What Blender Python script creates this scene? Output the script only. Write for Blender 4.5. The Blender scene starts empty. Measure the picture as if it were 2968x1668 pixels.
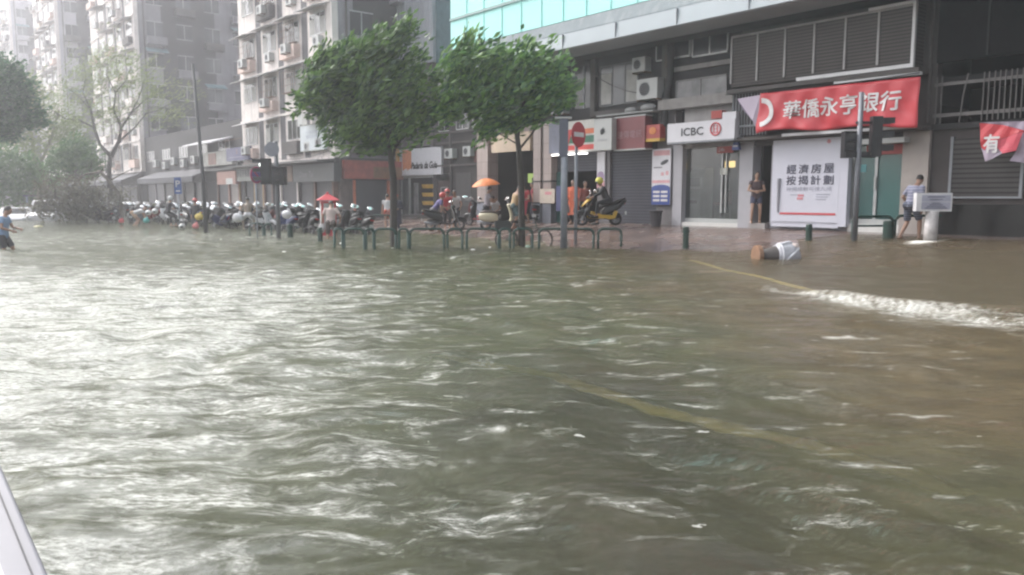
import bpy, bmesh, math, random
import numpy as np
from mathutils import Vector, Matrix, Euler
R = math.radians
rnd = random.Random(7)
scene = bpy.context.scene
COL = scene.collection

# ------------------------------------------------------------------ camera
FPX, CX, CY, HZ, EYE = 2300.0, 1484.0, 834.0, 570.0, 1.55
PITCH = math.atan((CY - HZ) / FPX)
cd = bpy.data.cameras.new('camera'); cam = bpy.data.objects.new('camera', cd); COL.objects.link(cam)
cam.location = (0, 0, EYE); cam.rotation_euler = (math.pi / 2 - PITCH, 0, 0)
cd.sensor_width = 36; cd.lens = FPX / 2968 * 36; cd.clip_start = 0.05; cd.clip_end = 3000
scene.camera = cam

# ------------------------------------------------------------------ world and sun
SUN_EL, SUN_AZ = R(46), R(300)            # azimuth measured clockwise from +Y
wd = bpy.data.worlds.new('World'); scene.world = wd; wd.use_nodes = True
nt = wd.node_tree; nt.nodes.clear()
sky = nt.nodes.new('ShaderNodeTexSky'); sky.sky_type = 'NISHITA'; sky.sun_disc = False
sky.sun_elevation = SUN_EL; sky.sun_rotation = SUN_AZ; sky.air_density = 1.0; sky.dust_density = 4.0; sky.ozone_density = 1.0
hs = nt.nodes.new('ShaderNodeHueSaturation'); hs.inputs['Saturation'].default_value = 0.22
bg = nt.nodes.new('ShaderNodeBackground'); bg.inputs['Strength'].default_value = 0.15
wo = nt.nodes.new('ShaderNodeOutputWorld')
nt.links.new(sky.outputs[0], hs.inputs['Color']); nt.links.new(hs.outputs[0], bg.inputs[0]); nt.links.new(bg.outputs[0], wo.inputs[0])
sl = bpy.data.lights.new('sun', 'SUN'); sl.energy = 1.0; sl.angle = R(30); sl.color = (1.0, 0.97, 0.94)
so = bpy.data.objects.new('sun', sl); COL.objects.link(so); so.location = (0, 0, 60)
sd = Vector((math.sin(SUN_AZ) * math.cos(SUN_EL), math.cos(SUN_AZ) * math.cos(SUN_EL), math.sin(SUN_EL)))
so.rotation_euler = sd.to_track_quat('Z', 'Y').to_euler()

scene.render.engine = 'CYCLES'
vs = scene.view_settings; vs.view_transform = 'Standard'; vs.look = 'None'; vs.exposure = 1.48; vs.gamma = 1.0; vs.use_curve_mapping = False
cy = scene.cycles
cy.max_bounces = 6; cy.diffuse_bounces = 3; cy.glossy_bounces = 3; cy.transmission_bounces = 4; cy.transparent_max_bounces = 12
cy.volume_bounces = 1; cy.use_denoising = True; cy.sample_clamp_indirect = 6
cy.caustics_reflective = False; cy.caustics_refractive = False
cy.filter_width = 2.3

# ------------------------------------------------------------------ picture-to-place helpers (from the survey of the photograph)
def ray(px, py):
    x = (px - CX) / FPX; y = (CY - py) / FPX
    return np.array([x, math.cos(PITCH) + y * math.sin(PITCH), -math.sin(PITCH) + y * math.cos(PITCH)])
def gp(px, py, z=0.0):
    d = ray(px, py); t = (z - EYE) / d[2]
    return Vector((t * d[0], t * d[1], z))
def yp(px, py, Y):
    d = ray(px, py); t = Y / d[1]
    return Vector((t * d[0], Y, EYE + t * d[2]))
UX, UY = 0.631194, -0.775625          # along the shop fronts, to the right
WX, WY = 0.775625, 0.631194           # into the buildings
FO = Vector((6.76, 27.0, 0)); FROT = math.atan2(UY, UX)
def fw(u, d, z=0.0):
    return Vector((FO.x + u * UX + d * WX, FO.y + u * UY + d * WY, z))
def to_ud(x, y):
    ax, ay = x - FO.x, y - FO.y
    return ax * UX + ay * UY, ax * WX + ay * WY
def fuz(px, py, d=0.0):
    r = ray(px, py); p0 = np.array([FO.x + d * WX, FO.y + d * WY])
    t = (p0[0] * WX + p0[1] * WY) / (r[0] * WX + r[1] * WY)
    x, y = t * r[0], t * r[1]
    return to_ud(x, y)[0], EYE + t * r[2]
def frect(x0, y0, x1, y1, d=0.0):
    """pixel box -> (u0,u1,z0,z1) on the front plane at depth d"""
    ua, za = fuz(x0, y0, d); ub, zb = fuz(x1, y1, d)
    xm = (x0 + x1) / 2
    return ua, ub, fuz(xm, y1, d)[1], fuz(xm, y0, d)[1]
def sst(a, b, x):
    t = np.clip((x - a) / (b - a), 0, 1); return t * t * (3 - 2 * t)

# ------------------------------------------------------------------ scene-graph helpers
def settag(o, label=None, cat=None, group=None, kind=None):
    if label: o['label'] = label
    if cat: o['category'] = cat
    if group: o['group'] = group
    if kind: o['kind'] = kind
    return o
def thing(name, label, cat, loc=(0, 0, 0), rotz=0.0, group=None):
    o = bpy.data.objects.new(name, None); COL.objects.link(o); o.empty_display_size = 0.2
    o.location = loc; o.rotation_euler = (0, 0, rotz)
    return settag(o, label, cat, group)
def fthing(name, label, cat, u, d, z, group=None):
    return thing(name, label, cat, fw(u, d, z), FROT, group)
def copy_tree(o, parent=None):
    c = o.copy(); COL.objects.link(c)
    if parent: c.parent = parent
    for ch in list(o.children): copy_tree(ch, c)
    return c

class MB:
    def __init__(s): s.v = []; s.f = []; s.m = []; s.p = []
    def add(s, vs, fs, mi=0):
        b = len(s.v); s.p.append((b, len(s.f))); s.v.extend([tuple(p) for p in vs]); s.f.extend([tuple(b + i for i in f) for f in fs]); s.m.extend([mi] * len(fs)); return s
    def box(s, x0, x1, y0, y1, z0, z1, mi=0, mat=None):
        P = [Vector((x, y, z)) for z in (z0, z1) for y in (y0, y1) for x in (x0, x1)]
        if mat: P = [mat @ p for p in P]
        return s.add(P, [(0, 2, 3, 1), (4, 5, 7, 6), (0, 1, 5, 4), (2, 6, 7, 3), (0, 4, 6, 2), (1, 3, 7, 5)], mi)
    def cbox(s, c, h, mi=0, rot=None):
        m = Matrix.Translation(c) @ (rot.to_matrix().to_4x4() if rot else Matrix())
        return s.box(-h[0], h[0], -h[1], h[1], -h[2], h[2], mi, m)
    def quad(s, pts, mi=0): return s.add(pts, [tuple(range(len(pts)))], mi)
    def prism(s, poly, axis, a, b, mi=0):
        """poly in the plane across axis (x:(y,z)  y:(x,z)  z:(x,y))"""
        n = len(poly)
        def P(p, t): return {'x': (t, p[0], p[1]), 'y': (p[0], t, p[1]), 'z': (p[0], p[1], t)}[axis]
        vs = [P(p, a) for p in poly] + [P(p, b) for p in poly]
        fs = [tuple(range(n))[::-1], tuple(range(n, 2 * n))] + [(i, (i + 1) % n, n + (i + 1) % n, n + i) for i in range(n)]
        return s.add(vs, fs, mi)
    def tube(s, pts, r, n=8, mi=0, cap=True, flat=None):
        pts = [Vector(p) for p in pts]; k = len(pts)
        rs = r if isinstance(r, (list, tuple)) else [r] * k
        vs = []; prev = None
        for i, p in enumerate(pts):
            t = (pts[min(i + 1, k - 1)] - pts[max(i - 1, 0)])
            t = t.normalized() if t.length > 1e-9 else Vector((0, 0, 1))
            if prev is None:
                a = Vector((0, 0, 1)) if abs(t.z) < .9 else Vector((1, 0, 0)); nrm = t.cross(a).normalized()
            else:
                nrm = (prev - t * prev.dot(t)); nrm = nrm.normalized() if nrm.length > 1e-6 else t.orthogonal().normalized()
            prev = nrm; bn = t.cross(nrm)
            for j in range(n):
                q = 2 * math.pi * j / n
                rr = rs[i] if not isinstance(rs[i], tuple) else None
                ra, rb = (rr, rr) if rr is not None else rs[i]
                vs.append(p + nrm * (math.cos(q) * ra) + bn * (math.sin(q) * rb))
        fs = [(i * n + j, i * n + (j + 1) % n, (i + 1) * n + (j + 1) % n, (i + 1) * n + j) for i in range(k - 1) for j in range(n)]
        if cap: fs += [tuple(range(n))[::-1], tuple(range((k - 1) * n, k * n))]
        return s.add(vs, fs, mi)
    def rings(s, rings, mi=0, cap=True):
        n = len(rings[0]); k = len(rings); vs = [p for r in rings for p in r]
        fs = [(i * n + j, i * n + (j + 1) % n, (i + 1) * n + (j + 1) % n, (i + 1) * n + j) for i in range(k - 1) for j in range(n)]
        if cap: fs += [tuple(range(n))[::-1], tuple(range((k - 1) * n, k * n))]
        return s.add(vs, fs, mi)
    def loft(s, secs, n=14, p=2.6, mi=0):
        """sections (x, z_centre, half_width_y, half_height_z): super-ellipses along x"""
        out = []
        for (x, zc, hw, hh) in secs:
            ring = []
            for j in range(n):
                q = 2 * math.pi * j / n; c, t = math.cos(q), math.sin(q)
                ring.append((x, math.copysign(abs(c) ** (2 / p), c) * hw, zc + math.copysign(abs(t) ** (2 / p), t) * hh))
            out.append(ring)
        return s.rings(out, mi)
    def ell(s, c, r, mi=0, nu=12, nv=8, rot=None):
        vs = []; c = Vector(c)
        if not isinstance(r, (tuple, list)): r = (r, r, r)
        M3 = rot.to_matrix() if rot else Matrix.Identity(3)
        for i in range(1, nv):
            a = math.pi * i / nv
            for j in range(nu):
                b = 2 * math.pi * j / nu
                vs.append(c + M3 @ Vector((r[0] * math.sin(a) * math.cos(b), r[1] * math.sin(a) * math.sin(b), r[2] * math.cos(a))))
        top, bot = len(vs), len(vs) + 1
        vs += [c + M3 @ Vector((0, 0, r[2])), c + M3 @ Vector((0, 0, -r[2]))]
        fs = [(i * nu + j, (i + 1) * nu + j, (i + 1) * nu + (j + 1) % nu, i * nu + (j + 1) % nu) for i in range(nv - 2) for j in range(nu)]
        fs += [(top, j, (j + 1) % nu) for j in range(nu)] + [(bot, (nv - 2) * nu + (j + 1) % nu, (nv - 2) * nu + j) for j in range(nu)]
        return s.add(vs, fs, mi)
    def torus(s, c, Rr, r, axis='y', n=24, m=8, mi=0, a0=0, a1=2 * math.pi):
        c = Vector(c); vs = []; full = abs(a1 - a0 - 2 * math.pi) < 1e-6; k = n if full else n + 1
        for i in range(k):
            a = a0 + (a1 - a0) * i / n
            for j in range(m):
                b = 2 * math.pi * j / m; q = Rr + r * math.cos(b); h = r * math.sin(b)
                p = {'y': (q * math.cos(a), h, q * math.sin(a)), 'x': (h, q * math.cos(a), q * math.sin(a)), 'z': (q * math.cos(a), q * math.sin(a), h)}[axis]
                vs.append(c + Vector(p))
        fs = [((i % k) * m + j, ((i + 1) % k) * m + j, ((i + 1) % k) * m + (j + 1) % m, (i % k) * m + (j + 1) % m) for i in range(n) for j in range(m)]
        return s.add(vs, fs, mi)
    def disc(s, c, r, axis='y', t=.01, n=24, mi=0, sx=1.0):
        c = Vector(c)
        poly = [(r * sx * math.cos(2 * math.pi * i / n), r * math.sin(2 * math.pi * i / n)) for i in range(n)]
        tmp = MB().prism(poly, axis, -t / 2, t / 2)
        return s.add([Vector(p) + c for p in tmp.v], tmp.f, mi)
    def xf(s, m):
        s.v = [tuple(m @ Vector(p)) for p in s.v]; return s
    def each(s, name, mat, parent=None):
        """one object for every piece added"""
        ends = s.p[1:] + [(len(s.v), len(s.f))]; out = []
        for (v0, f0), (v1, f1) in zip(s.p, ends):
            q = MB(); q.add(s.v[v0:v1], [tuple(i - v0 for i in f) for f in s.f[f0:f1]]); out.append(q.build(name, mat, parent))
        return out[0]
    def build(s, name, mats, parent=None, smooth=False):
        me = bpy.data.meshes.new(name); me.from_pydata(s.v, [], s.f)
        if not isinstance(mats, (list, tuple)): mats = [mats]
        for m in mats: me.materials.append(m)
        if len(mats) > 1: me.polygons.foreach_set('material_index', s.m)
        if smooth: me.polygons.foreach_set('use_smooth', [True] * len(me.polygons))
        me.update()
        o = bpy.data.objects.new(name, me); COL.objects.link(o)
        if parent: o.parent = parent
        return o

def fused(mb, voxel=0.016, smooth=2):
    """one continuous surface out of overlapping volumes"""
    me = bpy.data.meshes.new('tmp'); me.from_pydata(mb.v, [], mb.f)
    bm = bmesh.new(); bm.from_mesh(me); bmesh.ops.recalc_face_normals(bm, faces=bm.faces); bm.to_mesh(me); bm.free()
    o = bpy.data.objects.new('tmp', me); COL.objects.link(o)
    r = o.modifiers.new('r', 'REMESH'); r.mode = 'VOXEL'; r.voxel_size = voxel
    if smooth:
        q = o.modifiers.new('s', 'SMOOTH'); q.factor = 0.5; q.iterations = smooth
    out = bpy.data.meshes.new_from_object(o.evaluated_get(bpy.context.evaluated_depsgraph_get()))
    bpy.data.objects.remove(o); bpy.data.meshes.remove(me)
    out.polygons.foreach_set('use_smooth', [True] * len(out.polygons))
    return out
def meshobj(name, me, mat, parent=None):
    me.name = name; me.materials.clear(); me.materials.append(mat)
    o = bpy.data.objects.new(name, me); COL.objects.link(o)
    if parent: o.parent = parent
    return o

def lettering(body, mat, parent, cx, y, cz, w=None, h=None, bold=0.0, name='lettering', face='-y', shear=0.0, extrude=.006):
    """text standing in the local x-z plane, read from -y (or from +y)"""
    c = bpy.data.curves.new(name, 'FONT'); c.body = body; c.size = 1; c.extrude = 0.0; c.offset = 0.0; c.shear = shear; c.resolution_u = 3
    o = bpy.data.objects.new(name, c); COL.objects.link(o)
    me = bpy.data.meshes.new_from_object(o.evaluated_get(bpy.context.evaluated_depsgraph_get()))
    bpy.data.objects.remove(o); bpy.data.curves.remove(c)
    n = len(me.vertices); a = np.zeros(n * 3); me.vertices.foreach_get('co', a); a = a.reshape(-1, 3)
    lo, hi = a.min(0), a.max(0); ext = hi - lo
    sx = (w / ext[0]) if w else None; sy = (h / ext[1]) if h else None
    sx = sx or sy; sy = sy or sx
    x = (a[:, 0] - (lo[0] + hi[0]) / 2) * sx; z = (a[:, 1] - (lo[1] + hi[1]) / 2) * sy
    if face == '+y': x = -x
    b = np.stack([cx + x, np.full(n, y), cz + z], 1)
    me.vertices.foreach_set('co', b.ravel()); me.update()
    if bold:
        bm = bmesh.new(); bm.from_mesh(me); g0 = bm.verts[:] + bm.edges[:] + bm.faces[:]
        hh = h or (w * ext[1] / ext[0]); sg = -1 if face == '-y' else 1
        for k, (dx, dz) in enumerate(((1, .3), (-1, -.3), (.3, -1), (-.3, 1))):
            r = bmesh.ops.duplicate(bm, geom=g0); vv = [q for q in r['geom'] if isinstance(q, bmesh.types.BMVert)]
            bmesh.ops.translate(bm, verts=vv, vec=(dx * bold * hh * .9, sg * .0006 * (k + 1), dz * bold * hh * .9))
        bm.to_mesh(me); bm.free()
    return meshobj(name, me, mat, parent)

# ------------------------------------------------------------------ materials
def _nodes(name):
    m = bpy.data.materials.new(name); m.use_nodes = True; t = m.node_tree; t.nodes.clear()
    out = t.nodes.new('ShaderNodeOutputMaterial'); return m, t, out
def N(t, typ, **kw):
    n = t.nodes.new(typ)
    for k, v in kw.items():
        if k.startswith('_'): setattr(n, k[1:], v)
        else: n.inputs[k.replace('__', ' ')].default_value = v
    return n
def L(t, a, b): t.links.new(a, b)
_mc = {}
ALB = .78          # even scale on surface colours, offsetting the raised exposure
def M(name, col, rough=.6, var=.18, scale=2.5, metal=0.0, bump=0.0, streak=0.0, grime=None, spec=.5, coat=0.0, bscale=None):
    if name in _mc: return _mc[name]
    col = tuple(c * ALB for c in col)
    m, t, out = _nodes(name)
    p = N(t, 'ShaderNodeBsdfPrincipled', Roughness=rough, Metallic=metal); p.inputs['Specular IOR Level'].default_value = spec
    p.inputs['Coat Weight'].default_value = coat
    tc = N(t, 'ShaderNodeTexCoord')
    n1 = N(t, 'ShaderNodeTexNoise', Scale=scale, Detail=6, Roughness=.6); L(t, tc.outputs['Object'], n1.inputs['Vector'])
    mr = N(t, 'ShaderNodeMapRange'); mr.inputs[1].default_value = .3; mr.inputs[2].default_value = .7
    mr.inputs[3].default_value = 1 - var; mr.inputs[4].default_value = 1 + var; L(t, n1.outputs[0], mr.inputs[0])
    mul = N(t, 'ShaderNodeMix', _data_type='RGBA', _blend_type='MULTIPLY'); mul.inputs[0].default_value = 1
    mul.inputs[6].default_value = (*col, 1); L(t, mr.outputs[0], mul.inputs[7]); c = mul.outputs[2]
    if streak:
        mp = N(t, 'ShaderNodeMapping'); mp.inputs['Scale'].default_value = (2.2, 2.2, .16); L(t, tc.outputs['Object'], mp.inputs[0])
        n2 = N(t, 'ShaderNodeTexNoise', Scale=1.6, Detail=5); L(t, mp.outputs[0], n2.inputs['Vector'])
        rm = N(t, 'ShaderNodeMapRange'); rm.inputs[1].default_value = .5; rm.inputs[2].default_value = .72; rm.inputs[3].default_value = 0; rm.inputs[4].default_value = streak
        L(t, n2.outputs[0], rm.inputs[0])
        mx = N(t, 'ShaderNodeMix', _data_type='RGBA'); L(t, rm.outputs[0], mx.inputs[0]); L(t, c, mx.inputs[6]); mx.inputs[7].default_value = (*(grime or (.09, .085, .08)), 1); c = mx.outputs[2]
    L(t, c, p.inputs['Base Color'])
    if bump:
        bs = N(t, 'ShaderNodeTexNoise', Scale=bscale or scale * 8, Detail=4); L(t, tc.outputs['Object'], bs.inputs['Vector'])
        b = N(t, 'ShaderNodeBump', Strength=bump, Distance=.02); L(t, bs.outputs[0], b.inputs['Height']); L(t, b.outputs[0], p.inputs['Normal'])
    L(t, p.outputs[0], out.inputs[0]); _mc[name] = m; return m
def glow(name, col, strength):
    m, t, out = _nodes(name); e = N(t, 'ShaderNodeEmission', Strength=strength); e.inputs[0].default_value = (*col, 1); L(t, e.outputs[0], out.inputs[0]); return m
def slat_mat(name, col, dark, pitch, rough=.45, metal=.3, duty=.22):
    """horizontal slats drawn with a real bump across z"""
    col = tuple(c * ALB for c in col); dark = tuple(c * ALB for c in dark)
    m, t, out = _nodes(name); p = N(t, 'ShaderNodeBsdfPrincipled', Roughness=rough, Metallic=metal)
    tc = N(t, 'ShaderNodeTexCoord'); sx = N(t, 'ShaderNodeSeparateXYZ'); L(t, tc.outputs['Object'], sx.inputs[0])
    d = N(t, 'ShaderNodeMath', _operation='DIVIDE'); d.inputs[1].default_value = pitch; L(t, sx.outputs[2], d.inputs[0])
    f = N(t, 'ShaderNodeMath', _operation='FRACT'); L(t, d.outputs[0], f.inputs[0])
    g = N(t, 'ShaderNodeMath', _operation='LESS_THAN'); g.inputs[1].default_value = duty; L(t, f.outputs[0], g.inputs[0])
    ns = N(t, 'ShaderNodeTexNoise', Scale=1.3, Detail=5); L(t, tc.outputs['Object'], ns.inputs['Vector'])
    mr = N(t, 'ShaderNodeMapRange'); mr.inputs[3].default_value = .7; mr.inputs[4].default_value = 1.25; L(t, ns.outputs[0], mr.inputs[0])
    mx = N(t, 'ShaderNodeMix', _data_type='RGBA'); L(t, g.outputs[0], mx.inputs[0]); mx.inputs[6].default_value = (*col, 1); mx.inputs[7].default_value = (*dark, 1)
    mu = N(t, 'ShaderNodeMix', _data_type='RGBA', _blend_type='MULTIPLY'); mu.inputs[0].default_value = 1; L(t, mx.outputs[2], mu.inputs[6]); L(t, mr.outputs[0], mu.inputs[7])
    L(t, mu.outputs[2], p.inputs['Base Color'])
    b = N(t, 'ShaderNodeBump', Strength=.8, Distance=.03); L(t, f.outputs[0], b.inputs['Height']); L(t, b.outputs[0], p.inputs['Normal'])
    L(t, p.outputs[0], out.inputs[0]); return m
def tile_mat(name, col, grout, w, h, rough=.3, var=.2):
    col = tuple(c * ALB for c in col); grout = tuple(c * ALB for c in grout)
    m, t, out = _nodes(name); p = N(t, 'ShaderNodeBsdfPrincipled', Roughness=rough)
    tc = N(t, 'ShaderNodeTexCoord'); sx = N(t, 'ShaderNodeSeparateXYZ'); L(t, tc.outputs['Object'], sx.inputs[0])
    ad = N(t, 'ShaderNodeMath', _operation='ADD'); L(t, sx.outputs[0], ad.inputs[0]); L(t, sx.outputs[1], ad.inputs[1])
    cb = N(t, 'ShaderNodeCombineXYZ'); L(t, ad.outputs[0], cb.inputs[0]); L(t, sx.outputs[2], cb.inputs[1])
    br = N(t, 'ShaderNodeTexBrick', Scale=1.0); br.offset = 0; br.inputs['Brick Width'].default_value = w; br.inputs['Row Height'].default_value = h; br.inputs['Mortar Size'].default_value = .012
    c2 = tuple(x * (1 - var) for x in col)
    br.inputs['Color1'].default_value = (*col, 1); br.inputs['Color2'].default_value = (*c2, 1); br.inputs['Mortar'].default_value = (*grout, 1)
    L(t, cb.outputs[0], br.inputs['Vector'])
    ns = N(t, 'ShaderNodeTexNoise', Scale=.9, Detail=6); L(t, tc.outputs['Object'], ns.inputs['Vector'])
    mr = N(t, 'ShaderNodeMapRange'); mr.inputs[3].default_value = .65; mr.inputs[4].default_value = 1.3; L(t, ns.outputs[0], mr.inputs[0])
    mu = N(t, 'ShaderNodeMix', _data_type='RGBA', _blend_type='MULTIPLY'); mu.inputs[0].default_value = 1; L(t, br.outputs[0], mu.inputs[6]); L(t, mr.outputs[0], mu.inputs[7])
    L(t, mu.outputs[2], p.inputs['Base Color']); L(t, p.outputs[0], out.inputs[0]); return m
def glass_mat(name, tint, alpha=.35, rough=.05):
    """thin pane: mostly seen through, with a tint and a reflection"""
    m, t, out = _nodes(name); p = N(t, 'ShaderNodeBsdfPrincipled', Roughness=rough, Alpha=alpha); p.inputs['Base Color'].default_value = (*tint, 1)
    g = N(t, 'ShaderNodeBsdfGlossy', Roughness=rough); fr = N(t, 'ShaderNodeFresnel', IOR=1.45)
    mx = N(t, 'ShaderNodeMixShader'); L(t, fr.outputs[0], mx.inputs[0]); L(t, p.outputs[0], mx.inputs[1]); L(t, g.outputs[0], mx.inputs[2]); L(t, mx.outputs[0], out.inputs[0]); return m
def leaf_mat(name, c1, c2, trans=.35):
    m, t, out = _nodes(name)
    ge = N(t, 'ShaderNodeNewGeometry'); mx = N(t, 'ShaderNodeMix', _data_type='RGBA'); L(t, ge.outputs['Random Per Island'], mx.inputs[0])
    mx.inputs[6].default_value = (*c1, 1); mx.inputs[7].default_value = (*c2, 1)
    d = N(t, 'ShaderNodeBsdfPrincipled', Roughness=.45); tr = N(t, 'ShaderNodeBsdfTranslucent'); L(t, mx.outputs[2], d.inputs['Base Color']); L(t, mx.outputs[2], tr.inputs[0])
    s = N(t, 'ShaderNodeMixShader'); s.inputs[0].default_value = trans; L(t, d.outputs[0], s.inputs[1]); L(t, tr.outputs[0], s.inputs[2]); L(t, s.outputs[0], out.inputs[0]); return m
HAZE_DENSITY = 0.0020
# ================================================================== ground, water
def jump_y(x):
    return np.interp(x, [3.0, 4.3, 4.66, 5.62, 7.0, 9.0, 14, 40], [14.6, 13.0, 12.3, 10.75, 10.0, 9.6, 9.4, 9.4])
def water_base(x, y):
    x = np.asarray(x, float); y = np.asarray(y, float)
    u, d = to_ud(x, y)
    ramp = .07 * sst(-11, -3, d) * sst(2.5, 7, x) + .37 * sst(-6.5, -1.2, d) * sst(5.5, 10.0, x)
    up = .085 * (.5 + .5 * np.tanh((y - jump_y(x) + .05 * np.sin(x * 5.1) + .04 * np.sin(x * 11.7 + 1)) / .16)) * sst(3.4, 5.2, x)
    return ramp + up * (1 - .5 * sst(11, 20, y))
def road_z(x, y):
    x = np.asarray(x, float); y = np.asarray(y, float)
    dep = .50 - .36 * sst(-2, 4.5, x)
    dep = dep - .02 * sst(2, 6, y) * sst(3, 5, x)
    return water_base(x, y) - dep
def pave_z(u, d):
    u = np.asarray(u, float); d = np.asarray(d, float)
    return .55 + .10 * np.minimum(d, 0) - .12 * sst(-3, -12, u) - .22 * sst(-8, -25, u)
def ground_z(x, y):
    u, d = to_ud(x, y)
    if d > -6.2: return float(pave_z(u, d))
    return float(road_z(x, y))

def surface_hit(px, py):
    d = ray(px, py); t = np.arange(3.0, 80, .03); x, y, z = t * d[0], t * d[1], EYE + t * d[2]
    i = int(np.argmax(z <= water_base(x, y))); return Vector((x[i], y[i], z[i]))
def fan(y0, y1, ny, nx, tanw, x0):
    Y = y0 * (y1 / y0) ** np.linspace(0, 1, ny); s = np.linspace(-1, 1, nx)
    YY = np.repeat(Y[:, None], nx, 1); XX = s[None, :] * (tanw * Y + x0)[:, None]
    return XX, YY
def grid_mesh(name, XX, YY, ZZ, mat, smooth=True):
    ny, nx = XX.shape; me = bpy.data.meshes.new(name)
    co = np.stack([XX, YY, ZZ], -1).reshape(-1, 3).astype(np.float32); n = len(co)
    idx = np.arange(n).reshape(ny, nx)
    q = np.stack([idx[:-1, :-1], idx[:-1, 1:], idx[1:, 1:], idx[1:, :-1]], -1).reshape(-1, 4).astype(np.int32)
    me.vertices.add(n); me.vertices.foreach_set('co', co.ravel())
    me.loops.add(q.size); me.loops.foreach_set('vertex_index', q.ravel())
    me.polygons.add(len(q)); me.polygons.foreach_set('loop_start', np.arange(0, q.size, 4, dtype=np.int32)); me.polygons.foreach_set('loop_total', np.full(len(q), 4, np.int32))
    me.update(calc_edges=True)
    if smooth: me.polygons.foreach_set('use_smooth', np.ones(len(q), bool))
    me.materials.append(mat); o = bpy.data.objects.new(name, me); COL.objects.link(o); return o

asphalt = M('asphalt', (.075, .07, .06), rough=.7, var=.35, scale=1.2, bump=.3)
XX, YY = fan(.8, 700, 150, 120, 1.3, 6.0)
road = grid_mesh('road', XX, YY, road_z(XX, YY), asphalt); settag(road, kind='structure')

def pave_mat():
    m, t, out = _nodes('wet_pavers'); p = N(t, 'ShaderNodeBsdfPrincipled')
    tc = N(t, 'ShaderNodeTexCoord'); br = N(t, 'ShaderNodeTexBrick', Scale=1.0); br.inputs['Brick Width'].default_value = .4; br.inputs['Row Height'].default_value = .2; br.inputs['Mortar Size'].default_value = .008
    br.inputs['Color1'].default_value = (.17, .118, .10, 1); br.inputs['Color2'].default_value = (.13, .10, .09, 1); br.inputs['Mortar'].default_value = (.07, .06, .055, 1)
    L(t, tc.outputs['Object'], br.inputs['Vector'])
    ns = N(t, 'ShaderNodeTexNoise', Scale=.8, Detail=6); L(t, tc.outputs['Object'], ns.inputs['Vector'])
    mr = N(t, 'ShaderNodeMapRange'); mr.inputs[3].default_value = .6; mr.inputs[4].default_value = 1.35; L(t, ns.outputs[0], mr.inputs[0])
    mu = N(t, 'ShaderNodeMix', _data_type='RGBA', _blend_type='MULTIPLY'); mu.inputs[0].default_value = 1; L(t, br.outputs[0], mu.inputs[6]); L(t, mr.outputs[0], mu.inputs[7]); L(t, mu.outputs[2], p.inputs['Base Color'])
    r2 = N(t, 'ShaderNodeMapRange'); r2.inputs[1].default_value = .35; r2.inputs[2].default_value = .65; r2.inputs[3].default_value = .06; r2.inputs[4].default_value = .38; L(t, ns.outputs[0], r2.inputs[0]); L(t, r2.outputs[0], p.inputs['Roughness'])
    mp = N(t, 'ShaderNodeMapping'); mp.inputs['Scale'].default_value = (2, 7, 1); L(t, tc.outputs['Object'], mp.inputs[0])
    n2 = N(t, 'ShaderNodeTexNoise', Scale=2.0, Detail=4); L(t, mp.outputs[0], n2.inputs['Vector'])
    b = N(t, 'ShaderNodeBump', Strength=.35, Distance=.05); L(t, n2.outputs[0], b.inputs['Height']); L(t, b.outputs[0], p.inputs['Normal'])
    L(t, p.outputs[0], out.inputs[0]); return m
uu, dd = np.meshgrid(np.linspace(-150, 30, 181), np.linspace(-6.2, 14, 41))
pv = grid_mesh('pavement', uu, dd, pave_z(uu, dd), pave_mat()); pv.location = FO; pv.rotation_euler = (0, 0, FROT); settag(pv, kind='structure')
kb = MB()
for i in range(180):
    u0, u1 = -150 + i, -149 + i
    z0, z1 = float(pave_z(u0, -6.2)), float(pave_z(u1, -6.2))
    kb.add([(u0, -6.36, z0 - .5), (u0, -6.2, z0 - .5), (u0, -6.2, z0), (u0, -6.36, z0), (u1, -6.36, z1 - .5), (u1, -6.2, z1 - .5), (u1, -6.2, z1), (u1, -6.36, z1)],
           [(0, 3, 7, 4), (3, 2, 6, 7)])
kerb = kb.build('kerb', M('kerb_stone', (.3, .29, .27), var=.3)); kerb.location = FO; kerb.rotation_euler = (0, 0, FROT); settag(kerb, kind='structure')

# submerged road paint
def worn_paint():
    m, t, out = _nodes('yellow_road_paint'); p = N(t, 'ShaderNodeBsdfPrincipled', Roughness=.7); p.inputs['Base Color'].default_value = (.80, .68, .30, 1)
    at = N(t, 'ShaderNodeAttribute', _attribute_name='wear'); tc = N(t, 'ShaderNodeTexCoord'); ns = N(t, 'ShaderNodeTexNoise', Scale=5.0, Detail=5); L(t, tc.outputs['Object'], ns.inputs['Vector'])
    ad = N(t, 'ShaderNodeMath', _operation='ADD'); L(t, at.outputs['Fac'], ad.inputs[0]); L(t, ns.outputs[0], ad.inputs[1])
    mr = N(t, 'ShaderNodeMapRange'); mr.inputs[1].default_value = .55; mr.inputs[2].default_value = 1.25; mr.inputs[4].default_value = .9; L(t, ad.outputs[0], mr.inputs[0])
    tr = N(t, 'ShaderNodeBsdfTransparent'); mx = N(t, 'ShaderNodeMixShader'); L(t, mr.outputs[0], mx.inputs[0]); L(t, tr.outputs[0], mx.inputs[1]); L(t, p.outputs[0], mx.inputs[2]); L(t, mx.outputs[0], out.inputs[0]); return m
paint = worn_paint()
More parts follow.
